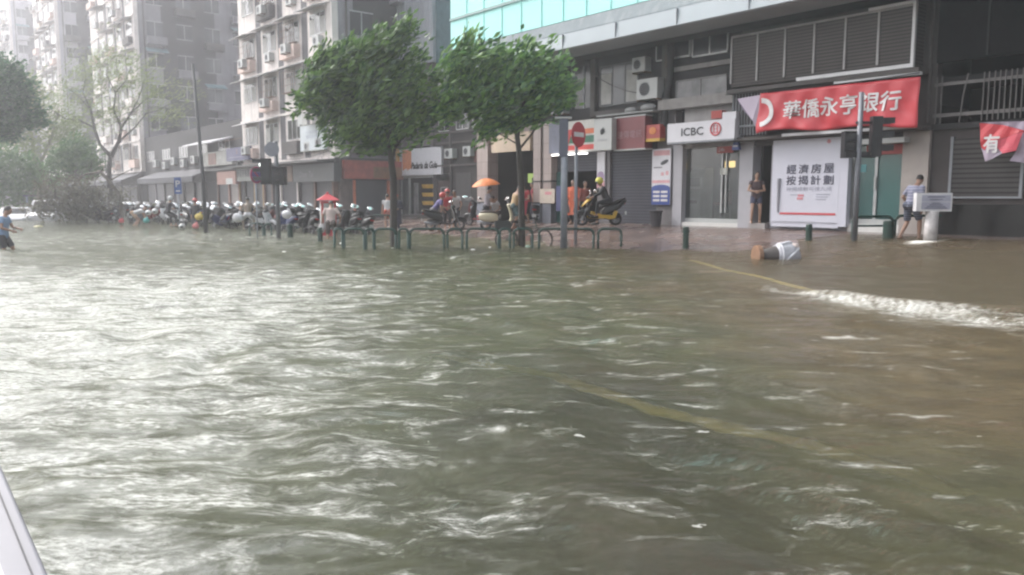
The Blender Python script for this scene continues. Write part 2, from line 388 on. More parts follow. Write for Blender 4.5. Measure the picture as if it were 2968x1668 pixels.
def marking(name, pix, w, zoff=.0):
    pts = []
    for (px, py) in pix:
        p = gp(px, py, 0.0)
        for _ in range(4): p = gp(px, py, float(road_z(p.x, p.y)))
        pts.append(p)
    fine = []
    for a, b in zip(pts[:-1], pts[1:]):
        for k in range(8): fine.append(a.lerp(b, k / 8))
    fine.append(pts[-1]); vs = []; fs = []
    for i, p in enumerate(fine):
        t = (fine[min(i + 1, len(fine) - 1)] - fine[max(i - 1, 0)]); n = Vector((-t.y, t.x, 0)).normalized() * (w * .95 * (1 + .10 * math.sin(i * .7))); p = p + n.normalized() * (.02 * math.sin(i * .6))
        for s in (-1, -.35, .35, 1):
            q = p + n * s; vs.append((q.x, q.y, float(road_z(q.x, q.y)) + .022))
    fs = [(4 * i + j, 4 * i + j + 1, 4 * i + j + 5, 4 * i + j + 4) for i in range(len(fine) - 1) for j in range(3)]
    o = MB().add(vs, fs).build(name, paint); a_ = o.data.attributes.new('wear', 'FLOAT', 'POINT'); a_.data.foreach_set('value', [0.0, .75, .75, 0.0] * len(fine)); settag(o, kind='structure'); return o
marking('road_marking', [(1270, 1036), (1371, 1055), (1612, 1096), (1818, 1171), (1989, 1220), (2147, 1254), (2435, 1322), (2641, 1391), (2800, 1450)], .15)
marking('road_marking', [(2000, 757), (2110, 787), (2220, 810), (2390, 858), (2520, 890)], .14)
marking('road_marking', [(1740, 803), (1900, 798), (2110, 790)], .12)
marking('road_marking', [(2700, 738), (2800, 750), (2968, 765), (3100, 776)], .12)

# ---- the flood water
XX, YY = fan(1.0, 900, 760, 460, .92, 3.5)
spY = YY * (math.log(900) / 760); 
base = water_base(XX, YY)
rs = np.random.RandomState(5)
wx = XX + .22 * np.sin(YY * 1.3 + 1.1 * np.sin(XX * .9)) + .18 * np.sin(XX * 2.9 + YY * 2.1)
wy = YY + .20 * np.sin(XX * 1.1 + 1.3 * np.sin(YY * .7)) + .15 * np.sin(YY * 3.3 - XX * 1.7)
def vnoise(x, y, seed):
    xi = np.floor(x).astype(np.int64); yi = np.floor(y).astype(np.int64); fx_, fy_ = x - xi, y - yi
    def hs_(a, b):
        h = (a * 374761393 + b * 668265263 + seed * 1442695041) & 0xffffffff; h = ((h ^ (h >> 13)) * 1274126177) & 0xffffffff; h = h ^ (h >> 16)
        return (h & 0xffff) / 32767.5 - 1
    def gr(a, b, dx, dy):
        t = hs_(a, b) * math.pi; return np.cos(t) * dx + np.sin(t) * dy
    u = fx_ ** 3 * (fx_ * (fx_ * 6 - 15) + 10); v = fy_ ** 3 * (fy_ * (fy_ * 6 - 15) + 10)
    a = gr(xi, yi, fx_, fy_); b = gr(xi + 1, yi, fx_ - 1, fy_); c = gr(xi, yi + 1, fx_, fy_ - 1); d_ = gr(xi + 1, yi + 1, fx_ - 1, fy_ - 1)
    return (a * (1 - u) + b * u) * (1 - v) + (c * (1 - u) + d_ * u) * v
hgt = np.zeros_like(XX); NW = 14
patch = .55 + .45 * np.sin(XX * .55 + .8 * np.sin(YY * .4)) * np.sin(YY * .6 + .9 * np.sin(XX * .37 + 2))
for i in range(NW):
    lam = .85 * (2.3 / .85) ** (i / (NW - 1)); lam *= rs.uniform(.9, 1.1)
    th = R(238) + rs.normal(0, .8); k = 2 * math.pi / lam
    sl_ = .034
    a = sl_ / k
    ph = k * (wx * math.cos(th) + wy * math.sin(th)) + rs.uniform(0, 6.28)
    s1 = np.sin(ph); s1 = (np.exp(.9 * s1) - 1.2) * .75
    hgt += a * s1 * sst(2.0, 5.0, lam / spY)
ca, sa_ = math.cos(R(-30)), math.sin(R(-30))
ax_ = wx * ca + wy * sa_; ay_ = -wx * sa_ + wy * ca
for k, (lam, st, sl_) in enumerate(((1.1, .55, .20), (.62, .6, .26), (.36, .65, .30), (.21, .7, .30), (.125, .8, .26))):
    q = vnoise(ax_ / lam * st, ay_ / lam, 11 + k); q2 = vnoise(ax_ / lam * st + 31.7 + q * .6, ay_ / lam + 17.3, 41 + k)
    rg = (1 - np.abs(q2) * 2.2) * .5 + q * .8
    hgt += rg * sl_ * lam / 4.2 * sst(1.6, 3.6, lam / spY)
shore = 1 - .65 * sst(26, 45, YY)
smoothup = 1 - .2 * sst(0, .5, YY - jump_y(XX)) * sst(3.8, 5.5, XX)
rightcalm = 1 - .35 * sst(.5, 3.5, XX)
hgt = hgt * shore * smoothup * rightcalm * (.65 + .5 * patch)
ds = YY - jump_y(XX) + .05 * np.sin(XX * 5.1) + .04 * np.sin(XX * 11.7 + 1); jm = sst(3.5, 5.0, XX)
roll = np.exp(-((ds + .45) / .45) ** 2) * jm * (.75 + .45 * np.sin(XX * 2.3 + .8))
turb = np.sin(wx * 17 + 2 * np.sin(wy * 13)) * np.sin(wy * 19 + 1.7 * np.sin(wx * 11)) * .5 + np.sin(wx * 37 + wy * 29) * .25
hgt += roll * (.06 + .05 * turb)
wide = .46 + .40 * np.sin(XX * 1.7 - 7.2) ** 2
foam = np.clip(np.exp(-((ds + .35 + .10 * np.sin(XX * 7) + .22 * vnoise(XX * 1.9, YY * 1.9, 77)) / wide) ** 2) * jm * (.62 + .55 * turb) * (1.15 - .95 * sst(5.2, 7.2, XX)), 0, 1)
foam = np.maximum(foam, .6 * jm * np.exp(-((ds + 1.0) / .7) ** 2) * np.clip(turb * 1.3, 0, 1))
for (fx, fy, rx, ry, am) in ((2672, 704, .34, .22, 1.5), (2725, 698, .2, .12, 1.3), (2230, 752, .8, .25, .7), (2145, 743, .35, .12, .6), (2440, 985, .32, .14, 1.0), (1990, 1005, .30, .05, .7), (1400, 910, .25, .1, .6), (1740, 1050, .2, .07, .8), (1480, 1265, .26, .06, .9), (1260, 1360, .3, .1, .8)):
    q = surface_hit(fx, fy)
    foam = np.maximum(foam, am * np.clip(np.exp(-((XX - q.x) / rx) ** 2 - ((YY - q.y) / ry) ** 2) * ((.55 + 1.3 * turb) if am < 1.2 else 1.4), 0, 1))
wat_alpha = np.clip(.10 + .56 * np.exp(-((XX - .6) / 1.2) ** 2) * sst(9, 5, YY) + .62 * jm * sst(-.2, .6, ds), 0, .74)
def water_mat():
    m, t, out = _nodes('flood_water')
    tc = N(t, 'ShaderNodeTexCoord')
    sx = N(t, 'ShaderNodeSeparateXYZ'); L(t, tc.outputs['Object'], sx.inputs[0])
    # silt colour: browner to the right, greener in the middle
    n0 = N(t, 'ShaderNodeTexNoise', Scale=.42, Detail=5, Roughness=.55); L(t, tc.outputs['Object'], n0.inputs['Vector'])
    ad = N(t, 'ShaderNodeMath', _operation='MULTIPLY_ADD'); L(t, n0.outputs[0], ad.inputs[0]); ad.inputs[1].default_value = 7.0; L(t, sx.outputs[0], ad.inputs[2])
    mr = N(t, 'ShaderNodeMapRange'); mr.inputs[1].default_value = 3.8; mr.inputs[2].default_value = 7.2; L(t, ad.outputs[0], mr.inputs[0])
    mx = N(t, 'ShaderNodeMix', _data_type='RGBA'); L(t, mr.outputs[0], mx.inputs[0]); mx.inputs[6].default_value = (.061, .067, .033, 1); mx.inputs[7].default_value = (.096, .073, .040, 1)
    n3 = N(t, 'ShaderNodeTexNoise', Scale=1.6, Detail=6, Roughness=.6); L(t, tc.outputs['Object'], n3.inputs['Vector'])
    m3 = N(t, 'ShaderNodeMapRange'); m3.inputs[1].default_value = .3; m3.inputs[2].default_value = .7; m3.inputs[3].default_value = .72; m3.inputs[4].default_value = 1.3; L(t, n3.outputs[0], m3.inputs[0])
    mu = N(t, 'ShaderNodeMix', _data_type='RGBA', _blend_type='MULTIPLY'); mu.inputs[0].default_value = 1; L(t, mx.outputs[2], mu.inputs[6]); L(t, m3.outputs[0], mu.inputs[7])
    si = N(t, 'ShaderNodeAttribute', _attribute_name='silt'); sm = N(t, 'ShaderNodeMix', _data_type='RGBA'); L(t, si.outputs['Fac'], sm.inputs[0]); L(t, mu.outputs[2], sm.inputs[6]); sm.inputs[7].default_value = (.26, .205, .13, 1); mu = sm
    ae = N(t, 'ShaderNodeAttribute', _attribute_name='froth_glare'); aem = N(t, 'ShaderNodeMapRange'); aem.inputs[1].default_value = .35; aem.inputs[2].default_value = 1.1; aem.inputs[4].default_value = .62; L(t, ae.outputs['Fac'], aem.inputs[0])
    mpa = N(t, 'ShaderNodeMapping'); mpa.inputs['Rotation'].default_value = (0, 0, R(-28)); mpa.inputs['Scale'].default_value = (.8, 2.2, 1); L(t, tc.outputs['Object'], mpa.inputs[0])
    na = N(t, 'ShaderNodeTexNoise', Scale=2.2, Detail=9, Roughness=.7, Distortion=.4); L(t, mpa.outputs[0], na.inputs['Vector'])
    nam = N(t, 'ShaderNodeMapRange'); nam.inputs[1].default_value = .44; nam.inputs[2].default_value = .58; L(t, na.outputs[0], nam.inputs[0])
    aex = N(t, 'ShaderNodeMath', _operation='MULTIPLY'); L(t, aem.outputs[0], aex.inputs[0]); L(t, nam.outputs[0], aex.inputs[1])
    milk_glare = N(t, 'ShaderNodeMix', _data_type='RGBA'); L(t, aex.outputs[0], milk_glare.inputs[0]); L(t, mu.outputs[2], milk_glare.inputs[6]); milk_glare.inputs[7].default_value = (.48, .49, .45, 1); mu = milk_glare  # pale patches: aerated water near the step, painted sky glare at left
    # small ripples
    mp = N(t, 'ShaderNodeMapping'); mp.inputs['Rotation'].default_value = (0, 0, R(-32)); mp.inputs['Scale'].default_value = (1.0, 1.8, 1); L(t, tc.outputs['Object'], mp.inputs[0])
    r1 = N(t, 'ShaderNodeTexNoise', Scale=6.5, Detail=9, Roughness=.70, Distortion=.35); L(t, mp.outputs[0], r1.inputs['Vector'])
    at_s = N(t, 'ShaderNodeAttribute', _attribute_name='calm')
    bs = N(t, 'ShaderNodeMath', _operation='MULTIPLY'); L(t, at_s.outputs['Fac'], bs.inputs[0]); bs.inputs[1].default_value = .85
    bp = N(t, 'ShaderNodeBump', Distance=.05); L(t, bs.outputs[0], bp.inputs['Strength']); L(t, r1.outputs[0], bp.inputs['Height'])
    # foam, with white sky glare painted over the left water
    af = N(t, 'ShaderNodeAttribute', _attribute_name='foam'); ar = N(t, 'ShaderNodeAttribute', _attribute_name='froth_glare')
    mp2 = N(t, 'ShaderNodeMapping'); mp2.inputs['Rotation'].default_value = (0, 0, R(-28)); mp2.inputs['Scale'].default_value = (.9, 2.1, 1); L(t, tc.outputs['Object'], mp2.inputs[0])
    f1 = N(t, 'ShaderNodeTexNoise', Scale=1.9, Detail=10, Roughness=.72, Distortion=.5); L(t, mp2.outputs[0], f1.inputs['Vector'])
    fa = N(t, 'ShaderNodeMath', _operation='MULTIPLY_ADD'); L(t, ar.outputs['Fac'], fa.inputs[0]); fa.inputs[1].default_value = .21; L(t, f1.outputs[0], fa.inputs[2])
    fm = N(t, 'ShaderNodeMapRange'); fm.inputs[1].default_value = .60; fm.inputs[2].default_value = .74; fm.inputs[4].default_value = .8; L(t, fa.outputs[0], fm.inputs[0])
    f2 = N(t, 'ShaderNodeTexNoise', Scale=16, Detail=5, Roughness=.7); L(t, mp2.outputs[0], f2.inputs['Vector'])
    fs = N(t, 'ShaderNodeMapRange'); fs.inputs[1].default_value = .35; fs.inputs[2].default_value = .62; L(t, f2.outputs[0], fs.inputs[0])
    fmul = N(t, 'ShaderNodeMath', _operation='MULTIPLY'); L(t, fm.outputs[0], fmul.inputs[0]); L(t, fs.outputs[0], fmul.inputs[1])
    fx = N(t, 'ShaderNodeMath', _operation='MAXIMUM'); L(t, fmul.outputs[0], fx.inputs[0])
    fj = N(t, 'ShaderNodeMath', _operation='MULTIPLY'); ja = N(t, 'ShaderNodeMath', _operation='MULTIPLY_ADD'); L(t, f2.outputs[0], ja.inputs[0]); ja.inputs[1].default_value = 1.5; ja.inputs[2].default_value = -.75; jb = N(t, 'ShaderNodeMath', _operation='MULTIPLY_ADD'); L(t, f1.outputs[0], jb.inputs[0]); jb.inputs[1].default_value = 1.1; jb.inputs[2].default_value = -.55; jc = N(t, 'ShaderNodeMath', _operation='ADD'); L(t, ja.outputs[0], jc.inputs[0]); L(t, jb.outputs[0], jc.inputs[1]); jd = N(t, 'ShaderNodeMath', _operation='ADD'); L(t, jc.outputs[0], jd.inputs[0]); L(t, af.outputs['Fac'], jd.inputs[1]); fsj = N(t, 'ShaderNodeMapRange'); fsj.inputs[1].default_value = .10; fsj.inputs[2].default_value = 1.35; L(t, jd.outputs[0], fsj.inputs[0]); jm_ = N(t, 'ShaderNodeMapRange'); jm_.inputs[1].default_value = .02; jm_.inputs[2].default_value = .3; L(t, af.outputs['Fac'], jm_.inputs[0]); L(t, jm_.outputs[0], fj.inputs[0]); L(t, fsj.outputs[0], fj.inputs[1]); L(t, fj.outputs[0], fx.inputs[1])
    vn = N(t, 'ShaderNodeTexNoise', Scale=9.0, Detail=3); L(t, tc.outputs['Object'], vn.inputs['Vector'])
    vx = N(t, 'ShaderNodeMix', _data_type='RGBA', _blend_type='LINEAR_LIGHT'); vx.inputs[0].default_value = .10; L(t, tc.outputs['Object'], vx.inputs[6]); L(t, vn.outputs['Color'], vx.inputs[7])
    vo = N(t, 'ShaderNodeTexVoronoi', Scale=2.3, Randomness=1.0); L(t, vx.outputs[2], vo.inputs['Vector'])
    v1 = N(t, 'ShaderNodeMath', _operation='LESS_THAN'); L(t, vo.outputs['Distance'], v1.inputs[0]); v1.inputs[1].default_value = .055
    sc_ = N(t, 'ShaderNodeSeparateColor'); L(t, vo.outputs['Color'], sc_.inputs[0]); v2 = N(t, 'ShaderNodeMath', _operation='GREATER_THAN'); L(t, sc_.outputs[0], v2.inputs[0]); v2.inputs[1].default_value = .72
    v3 = N(t, 'ShaderNodeMath', _operation='MULTIPLY'); L(t, v1.outputs[0], v3.inputs[0]); L(t, v2.outputs[0], v3.inputs[1]); v4 = N(t, 'ShaderNodeMath', _operation='MULTIPLY'); L(t, v3.outputs[0], v4.inputs[0]); v4.inputs[1].default_value = .65
    fx0 = fx; fx = N(t, 'ShaderNodeMath', _operation='MAXIMUM'); L(t, fx0.outputs[0], fx.inputs[0]); L(t, v4.outputs[0], fx.inputs[1])
    mf = N(t, 'ShaderNodeMix', _data_type='RGBA'); L(t, fx.outputs[0], mf.inputs[0]); L(t, mu.outputs[2], mf.inputs[6]); mf.inputs[7].default_value = (.72, .72, .68, 1)
    dif = N(t, 'ShaderNodeBsdfDiffuse'); L(t, mf.outputs[2], dif.inputs[0]); L(t, bp.outputs[0], dif.inputs['Normal'])
    trn = N(t, 'ShaderNodeBsdfTransparent'); trn.inputs[0].default_value = (.86, .84, .70, 1)
    al = N(t, 'ShaderNodeAttribute', _attribute_name='clear')
    inv = N(t, 'ShaderNodeMath', _operation='SUBTRACT'); inv.inputs[0].default_value = 1; L(t, fx.outputs[0], inv.inputs[1])
    am = N(t, 'ShaderNodeMath', _operation='MULTIPLY'); L(t, al.outputs['Fac'], am.inputs[0]); L(t, inv.outputs[0], am.inputs[1])
    body = N(t, 'ShaderNodeMixShader'); L(t, am.outputs[0], body.inputs[0]); L(t, dif.outputs[0], body.inputs[1]); L(t, trn.outputs[0], body.inputs[2])
    gl = N(t, 'ShaderNodeBsdfGlossy', Roughness=.11); L(t, bp.outputs[0], gl.inputs['Normal'])
    fr = N(t, 'ShaderNodeFresnel', IOR=1.34); L(t, bp.outputs[0], fr.inputs['Normal'])
    fk = N(t, 'ShaderNodeMath', _operation='MULTIPLY'); L(t, fr.outputs[0], fk.inputs[0]); L(t, inv.outputs[0], fk.inputs[1])
    top = N(t, 'ShaderNodeMixShader'); L(t, fk.outputs[0], top.inputs[0]); L(t, body.outputs[0], top.inputs[1]); L(t, gl.outputs[0], top.inputs[2])
    L(t, top.outputs[0], out.inputs[0]); return m
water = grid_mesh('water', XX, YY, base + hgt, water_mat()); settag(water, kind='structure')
froth_glare = np.clip(.28 + .80 * sst(1.6, -3.5, XX + .12 * YY + .2) * sst(21, 11, YY) - .22 * sst(1.0, 3.0, XX) + .25 * sst(-3, -9, XX) * sst(20, 30, YY) * sst(40, 30, YY), 0, 1.1)  # high values at left whiten the colour as sky glare
calm = (1 + .9 * sst(0, .5, ds) * jm) * (1 - .4 * sst(1, 4, XX)) * (1 - .3 * sst(20, 40, YY))
silt = np.clip(.85 * jm * sst(-.1, .6, ds) + .35 * sst(20, 27, YY) * sst(-4, 1, XX), 0, 1)
froth_glare = np.clip(froth_glare + .62 * jm * np.exp(-((ds + 1.1) / 1.0) ** 2), 0, 1.1)
for nm, arr in (('silt', silt), ('foam', foam), ('froth_glare', froth_glare), ('clear', wat_alpha), ('calm', calm)):
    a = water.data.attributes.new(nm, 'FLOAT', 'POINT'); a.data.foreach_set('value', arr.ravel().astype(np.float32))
# ================================================================== buildings
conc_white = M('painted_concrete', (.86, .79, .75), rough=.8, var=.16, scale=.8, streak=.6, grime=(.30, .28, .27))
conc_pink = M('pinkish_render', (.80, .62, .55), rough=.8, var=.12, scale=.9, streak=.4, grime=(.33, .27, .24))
conc_grey = M('grey_shade_render', (.25, .24, .265), rough=.85, var=.2, scale=.7, streak=.6, grime=(.13, .125, .13))  # grey render; tower side walls take it as painted shade
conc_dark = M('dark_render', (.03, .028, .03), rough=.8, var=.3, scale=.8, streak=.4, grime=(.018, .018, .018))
conc_mid = M('weathered_render', (.10, .09, .086), rough=.85, var=.25, scale=.9, streak=.6, grime=(.08, .075, .07))
win_dark = M('dark_window', (.028, .03, .034), rough=.12, var=.3, scale=1.5)
win_grey = M('grey_window', (.10, .105, .115), rough=.15, var=.35, scale=.7)
curtain = M('pale_curtain', (.48, .47, .45), rough=.8, var=.2, scale=3)
alu = M('aluminium', (.50, .50, .50), rough=.4, metal=.5, var=.15)
white_metal = M('white_metal', (.74, .73, .74), rough=.35, var=.08)
grey_metal = M('grey_metal', (.24, .25, .27), rough=.45, var=.15)
rust = M('rusty_metal', (.20, .12, .08), rough=.8, var=.35, scale=6)
black = M('black_plastic', (.009, .009, .010), rough=.55, var=.3, spec=.3)
beige_tile = tile_mat('beige_column_tile', (.40, .32, .295), (.24, .2, .18), .33, .62, rough=.35, var=.1)
dark_tile = tile_mat('dark_wall_tile', (.040, .033, .032), (.025, .022, .021), .45, .45, rough=.75, var=.3)
black_tile = tile_mat('black_plinth_tile', (.014, .0135, .014), (.008, .008, .008), .6, .5, rough=.2, var=.25)
shut_grey = slat_mat('roller_shutter_grey', (.105, .11, .135), (.04, .04, .05), .11)
shut_far = slat_mat('roller_shutter_far', (.11, .11, .125), (.06, .06, .07), .12)
shut_pale = slat_mat('roller_shutter_pale', (.50, .45, .44), (.36, .32, .31), .12)
louvre = slat_mat('louvre_slats', (.095, .082, .079), (.028, .025, .025), .095, rough=.55, metal=.1, duty=.35)
terra = M('terracotta_panel', (.46, .27, .19), rough=.8, var=.2)
redpaint = M('red_paint', (.42, .055, .045), rough=.45, var=.15)
signred = M('sign_dark_red', (.19, .028, .034), rough=.4, var=.12)
signwhite = M('sign_white', (.72, .71, .75), rough=.35, var=.05)
signgrey = M('sign_pale_grey', (.50, .51, .50), rough=.4, var=.06)
inkdark = M('ink_dark', (.05, .05, .06), rough=.5)
inkgrey = M('ink_grey', (.32, .32, .36), rough=.5)
inkwhite = M('ink_white', (.75, .72, .72), rough=.5)
inkred = M('ink_red', (.60, .09, .10), rough=.5)
pinkpaper = M('pink_paper', (.72, .40, .42), rough=.7)
greenglass = M('mint_glass', (.54, 1.0, .95), rough=.45, var=.05, scale=.4, spec=.12)
band_grey = M('fascia_panel', (.36, .41, .44), rough=.35, var=.08, scale=.7, streak=.25, grime=(.3, .32, .34))
band_pale = M('fascia_panel_pale', (.26, .29, .305), rough=.9, spec=.05, var=.08, scale=.7, streak=.3, grime=(.36, .37, .38))
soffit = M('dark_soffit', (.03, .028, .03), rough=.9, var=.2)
lit = glow('tube_light', (1, .98, .95), 2.2)
warm = glow('warm_lamp', (1, .72, .28), .9)
door_glass = glass_mat('door_glass', (.10, .12, .12), .30)
teal_glass = glass_mat('teal_glass', (.05, .16, .15), .72, rough=.08)

def AC(parent, x, z, y=0.0, w=.8, h=.55, d=.35):
    b = MB().box(x - w / 2, x + w / 2, y - d, y, z, z + h).build('air_conditioner', signgrey, parent)
    f = MB(); f.torus((x - w * .12, y - d - .008, z + h / 2), h * .33, .012, 'y', 20, 5); f.disc((x - w * .12, y - d - .004, z + h / 2), h * .31, 'y', .006, 20, 1)
    for k in range(-3, 4): f.box(x - w * .12 - h * .3, x - w * .12 + h * .3, y - d - .014, y - d - .009, z + h / 2 + k * .065 - .006, z + h / 2 + k * .065 + .006)
    f.build('fan_grille', [grey_metal, black], b)
    MB().box(x - w / 2, x - w / 2 + .04, y - d, y, z - .06, z - .002).box(x + w / 2 - .04, x + w / 2, y - d, y, z - .06, z - .002).each('bracket', rust, b)
    return b
def window(parent, x0, x1, z0, z1, y=0.0, panes=2, rec=.12, glass=None, frame=None, curtains=0, name='window'):
    """recess look: frame stands proud, glass sits back in it"""
    f = MB(); t = .05
    f.box(x0, x1, y - .05, y + rec, z1 - t, z1).box(x0, x1, y - .05, y + rec, z0, z0 + t)
    for k in range(panes + 1):
        x = x0 + (x1 - x0) * k / panes; f.box(x - t / 2, x + t / 2, y - .045, y + rec, z0 + t, z1 - t)
    w = f.build(name, frame or alu, parent)
    MB().box(x0, x1, y - .03, y - .012, z0 + .02, z1 - .02).build('pane', glass or win_dark, w)
    if curtains:
        for k in range(panes):
            c = MB()
            if k % 2 == 0 or curtains > 1:
                xa = x0 + (x1 - x0) * k / panes + .06; xb = x0 + (x1 - x0) * (k + 1) / panes - .05
                n = 10
                pts = [(xa + (xb - xa) * i / n, y - .036 - .008 * (i % 2)) for i in range(n + 1)]
                for a, b in zip(pts[:-1], pts[1:]): c.quad([(a[0], a[1], z0 + .08), (b[0], b[1], z0 + .08), (b[0], b[1], z1 - .3), (a[0], a[1], z1 - .3)])
                c.build('curtain', curtain, w)
    return w

# ------------------------------------------------------------------ right block: shops under a canopy, mint glass above
B = fthing('commercial_building', 'commercial block with mint green glass upper storeys and grey canopy above a row of shops', 'building', 0, 0, 0)
UL, UR = -12.9, 17.0
GZ = .42
# glass curtain wall above the canopy
gz0 = 7.92
MB().box(-12.6, UR, -1.9, 9, gz0, 15.6).build('glass_curtain_wall', greenglass, B)
mm = MB()
for z in (9.15, 10.9, 12.8, 14.7): mm.box(-12.6, UR, -1.96, -1.904, z - .055, z + .055)
mm.each('transom', M('transom_grey_green', (.26, .40, .39), rough=.4), B)
mm = MB()
for k in range(1, 25): mm.box(-12.6 + k * 1.2 - .007, -12.6 + k * 1.2 + .007, -1.93, -1.903, gz0 + .01, 15.5)
mm.each('mullion', M('mullion_pale', (.40, .90, .84), rough=.4), B)
c = MB()
c.prism([(-1.88, gz0 - .004), (-2.16, 7.42), (-2.16, 7.36), (-1.2, 7.36), (-1.2, gz0 - .004)], 'x', -12.75, UR)
c.build('canopy_upper_band', band_pale, B)
c = MB().prism([(-2.24, 7.355), (-2.30, 6.84), (-2.2, 6.80), (-1.0, 6.80), (-1.0, 7.355)], 'x', -12.8, UR)
cb = c.build('canopy_fascia', band_grey, B)
mj = MB()
for k in range(1, 12): mj.box(-12.8 + k * 2.6 - .01, -12.8 + k * 2.6 + .01, -2.315, -2.24, 6.86, 7.34)
mj.each('panel_joint', grey_metal, cb)
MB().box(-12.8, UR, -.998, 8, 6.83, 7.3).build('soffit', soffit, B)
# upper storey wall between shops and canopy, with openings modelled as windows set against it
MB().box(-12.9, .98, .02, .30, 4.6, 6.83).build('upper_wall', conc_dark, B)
MB().box(.98, 7.1, .02, .3, 3.3, 6.83).build('upper_wall', conc_mid, B)
MB().box(-12.9, UR, 7.5, 7.8, -.3, 6.8).each('rear_wall', conc_dark, B)
MB().box(-12.9, UR, 1.2, 7.5, .40, .44).build('shop_floor', M('shop_floor_tile', (.12, .11, .105), rough=.4), B)
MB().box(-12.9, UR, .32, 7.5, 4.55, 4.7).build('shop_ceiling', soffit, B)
# columns
for (x0, x1, dd_) in ((-12.95, -12.15, 0), (-8.98, -8.52, 0), (-8.36, -7.86, 0)):
    col = MB().box(x0, x1, -.25, .35, 0, 4.55).build('column', beige_tile, B)
    MB().box(x0 - .01, x1 + .01, -.27, .37, .2, 1.25).build('column_base', M('grey_column_base', (.19, .20, .24), rough=.4), col)
    MB().box(x0 - .02, x1 + .02, -.285, .38, 1.25, 1.31).box(x0 - .02, x1 + .02, -.285, .38, 2.15, 2.2).each('column_band', black, col)
MB().box(-8.52, -8.36, -.15, .3, 0, 4.55).build('column_joint', conc_dark, B)
MB().box(-12.15, -8.98, -.12, .3, 3.62, 4.58).build('arcade_beam', M('beam_brown', (.20, .15, .14), rough=.6), B)
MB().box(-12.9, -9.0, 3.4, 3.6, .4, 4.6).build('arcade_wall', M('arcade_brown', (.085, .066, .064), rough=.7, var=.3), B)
MB().box(-12.9, -12.6, .36, 3.4, .4, 4.6).box(-8.2, -8.0, .36, 7.4, .4, 4.6).box(-5.3, -5.1, .36, 7.4, .4, 4.6).box(-2.2, -2.0, .36, 7.4, .4, 4.6).box(1.5, 1.7, .36, 7.4, .4, 4.6).box(4.75, 4.9, .36, 7.4, .4, 4.6).each('party_wall', conc_dark, B)
# convenience store (7 stripes sign is a thing below): half lowered shutter, dark opening
MB().box(-7.86, -5.42, .10, .16, 2.55, 3.5).build('roller_shutter', shut_grey, B)
MB().box(-7.86, -5.42, -.1, .36, .3, .47).build('shop_step', signgrey, B)
MB().box(-7.86, -7.3, .05, .12, .47, 2.55).build('shop_window', teal_glass, B)
# telephone shop
MB().box(-4.75, -2.42, .08, .14, .35, 3.2).build('roller_shutter', shut_grey, B)
MB().box(-5.42, -4.76, -.02, .35, .3, 4.55).box(-2.41, -1.62, -.02, .35, .3, 4.55).each('shop_pier', M('pier_grey', (.20, .185, .19), rough=.6), B)
MB().box(-4.76, -2.41, .0, .3, 3.2, 4.6).build('shop_header', conc_dark, B)
# bank lobby with pale pillars
bp = M('bank_pillar', (.44, .43, .46), rough=.5, var=.08)
MB().box(-1.62, -1.22, -.10, .35, .3, 3.4).box(1.12, 1.62, -.10, .35, .3, 3.4).each('lobby_pillar', bp, B)
MB().box(-1.22, 1.12, -.02, .35, 3.2, 4.6).build('shop_header', M('lobby_header', (.42, .40, .39), rough=.7, streak=.3), B)
MB().box(-1.22, 1.12, -.06, .5, .3, .66).build('lobby_step', M('white_step', (.76, .75, .72), rough=.5, var=.08), B)
MB().box(-1.22, 1.12, .10, .5, .662, .80).build('lobby_sill', signgrey, B)
MB().box(-1.22, 1.12, .14, .16, .80, 3.2).build('lobby_glass', door_glass, B)
MB().box(.28, .34, .08, .2, 1.0, 3.0).box(.46, .50, .08, .2, 1.0, 3.0).each('door_frame', alu, B)
MB().box(-1.1, 1.4, 3.0, 3.2, .4, 4.5).build('lobby_back_wall', M('lobby_wall', (.10, .10, .105), rough=.6), B)
# open doorway
MB().box(1.62, 2.22, -.22, 1.5, .3, .70).build('doorway_step', M('doorstep', (.36, .33, .32), rough=.6), B)
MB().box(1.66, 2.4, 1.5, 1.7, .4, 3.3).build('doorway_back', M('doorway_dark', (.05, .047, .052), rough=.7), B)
MB().box(1.62, 7.0, -.03, .3, 3.16, 3.298).build('shop_header', conc_mid, B)
# poster bay and bank door
MB().box(2.22, 4.86, .02, .3, .3, 3.16).build('poster_bay_wall', M('bay_grey', (.34, .33, .36), rough=.6), B)
dr = MB().box(4.9, 6.36, .12, .14, .92, 3.1).build('bank_door', teal_glass, B)
MB().box(5.52, 5.60, .07, .118, .9, 3.1).box(4.86, 4.93, .05, .2, .9, 3.1).box(6.30, 6.36, .05, .2, .9, 3.1).each('door_frame', alu, dr)
MB().box(5.535, 5.585, .02, .066, 1.75, 2.1).build('handle', signgrey, dr)
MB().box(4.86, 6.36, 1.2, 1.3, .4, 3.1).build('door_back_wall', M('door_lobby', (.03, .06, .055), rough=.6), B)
MB().box(4.86, 6.36, -.08, .5, .3, .76).build('door_step', M('white_step', (.76, .75, .72)), B)
MB().box(4.86, 6.36, .0, .5, .762, .9).build('door_sill', signgrey, B)
MB().box(6.36, 7.06, -.12, .35, .3, 3.3).build('beige_pier', M('beige_pier', (.42, .37, .34), rough=.6, var=.1, streak=.3, grime=(.25, .22, .2)), B)
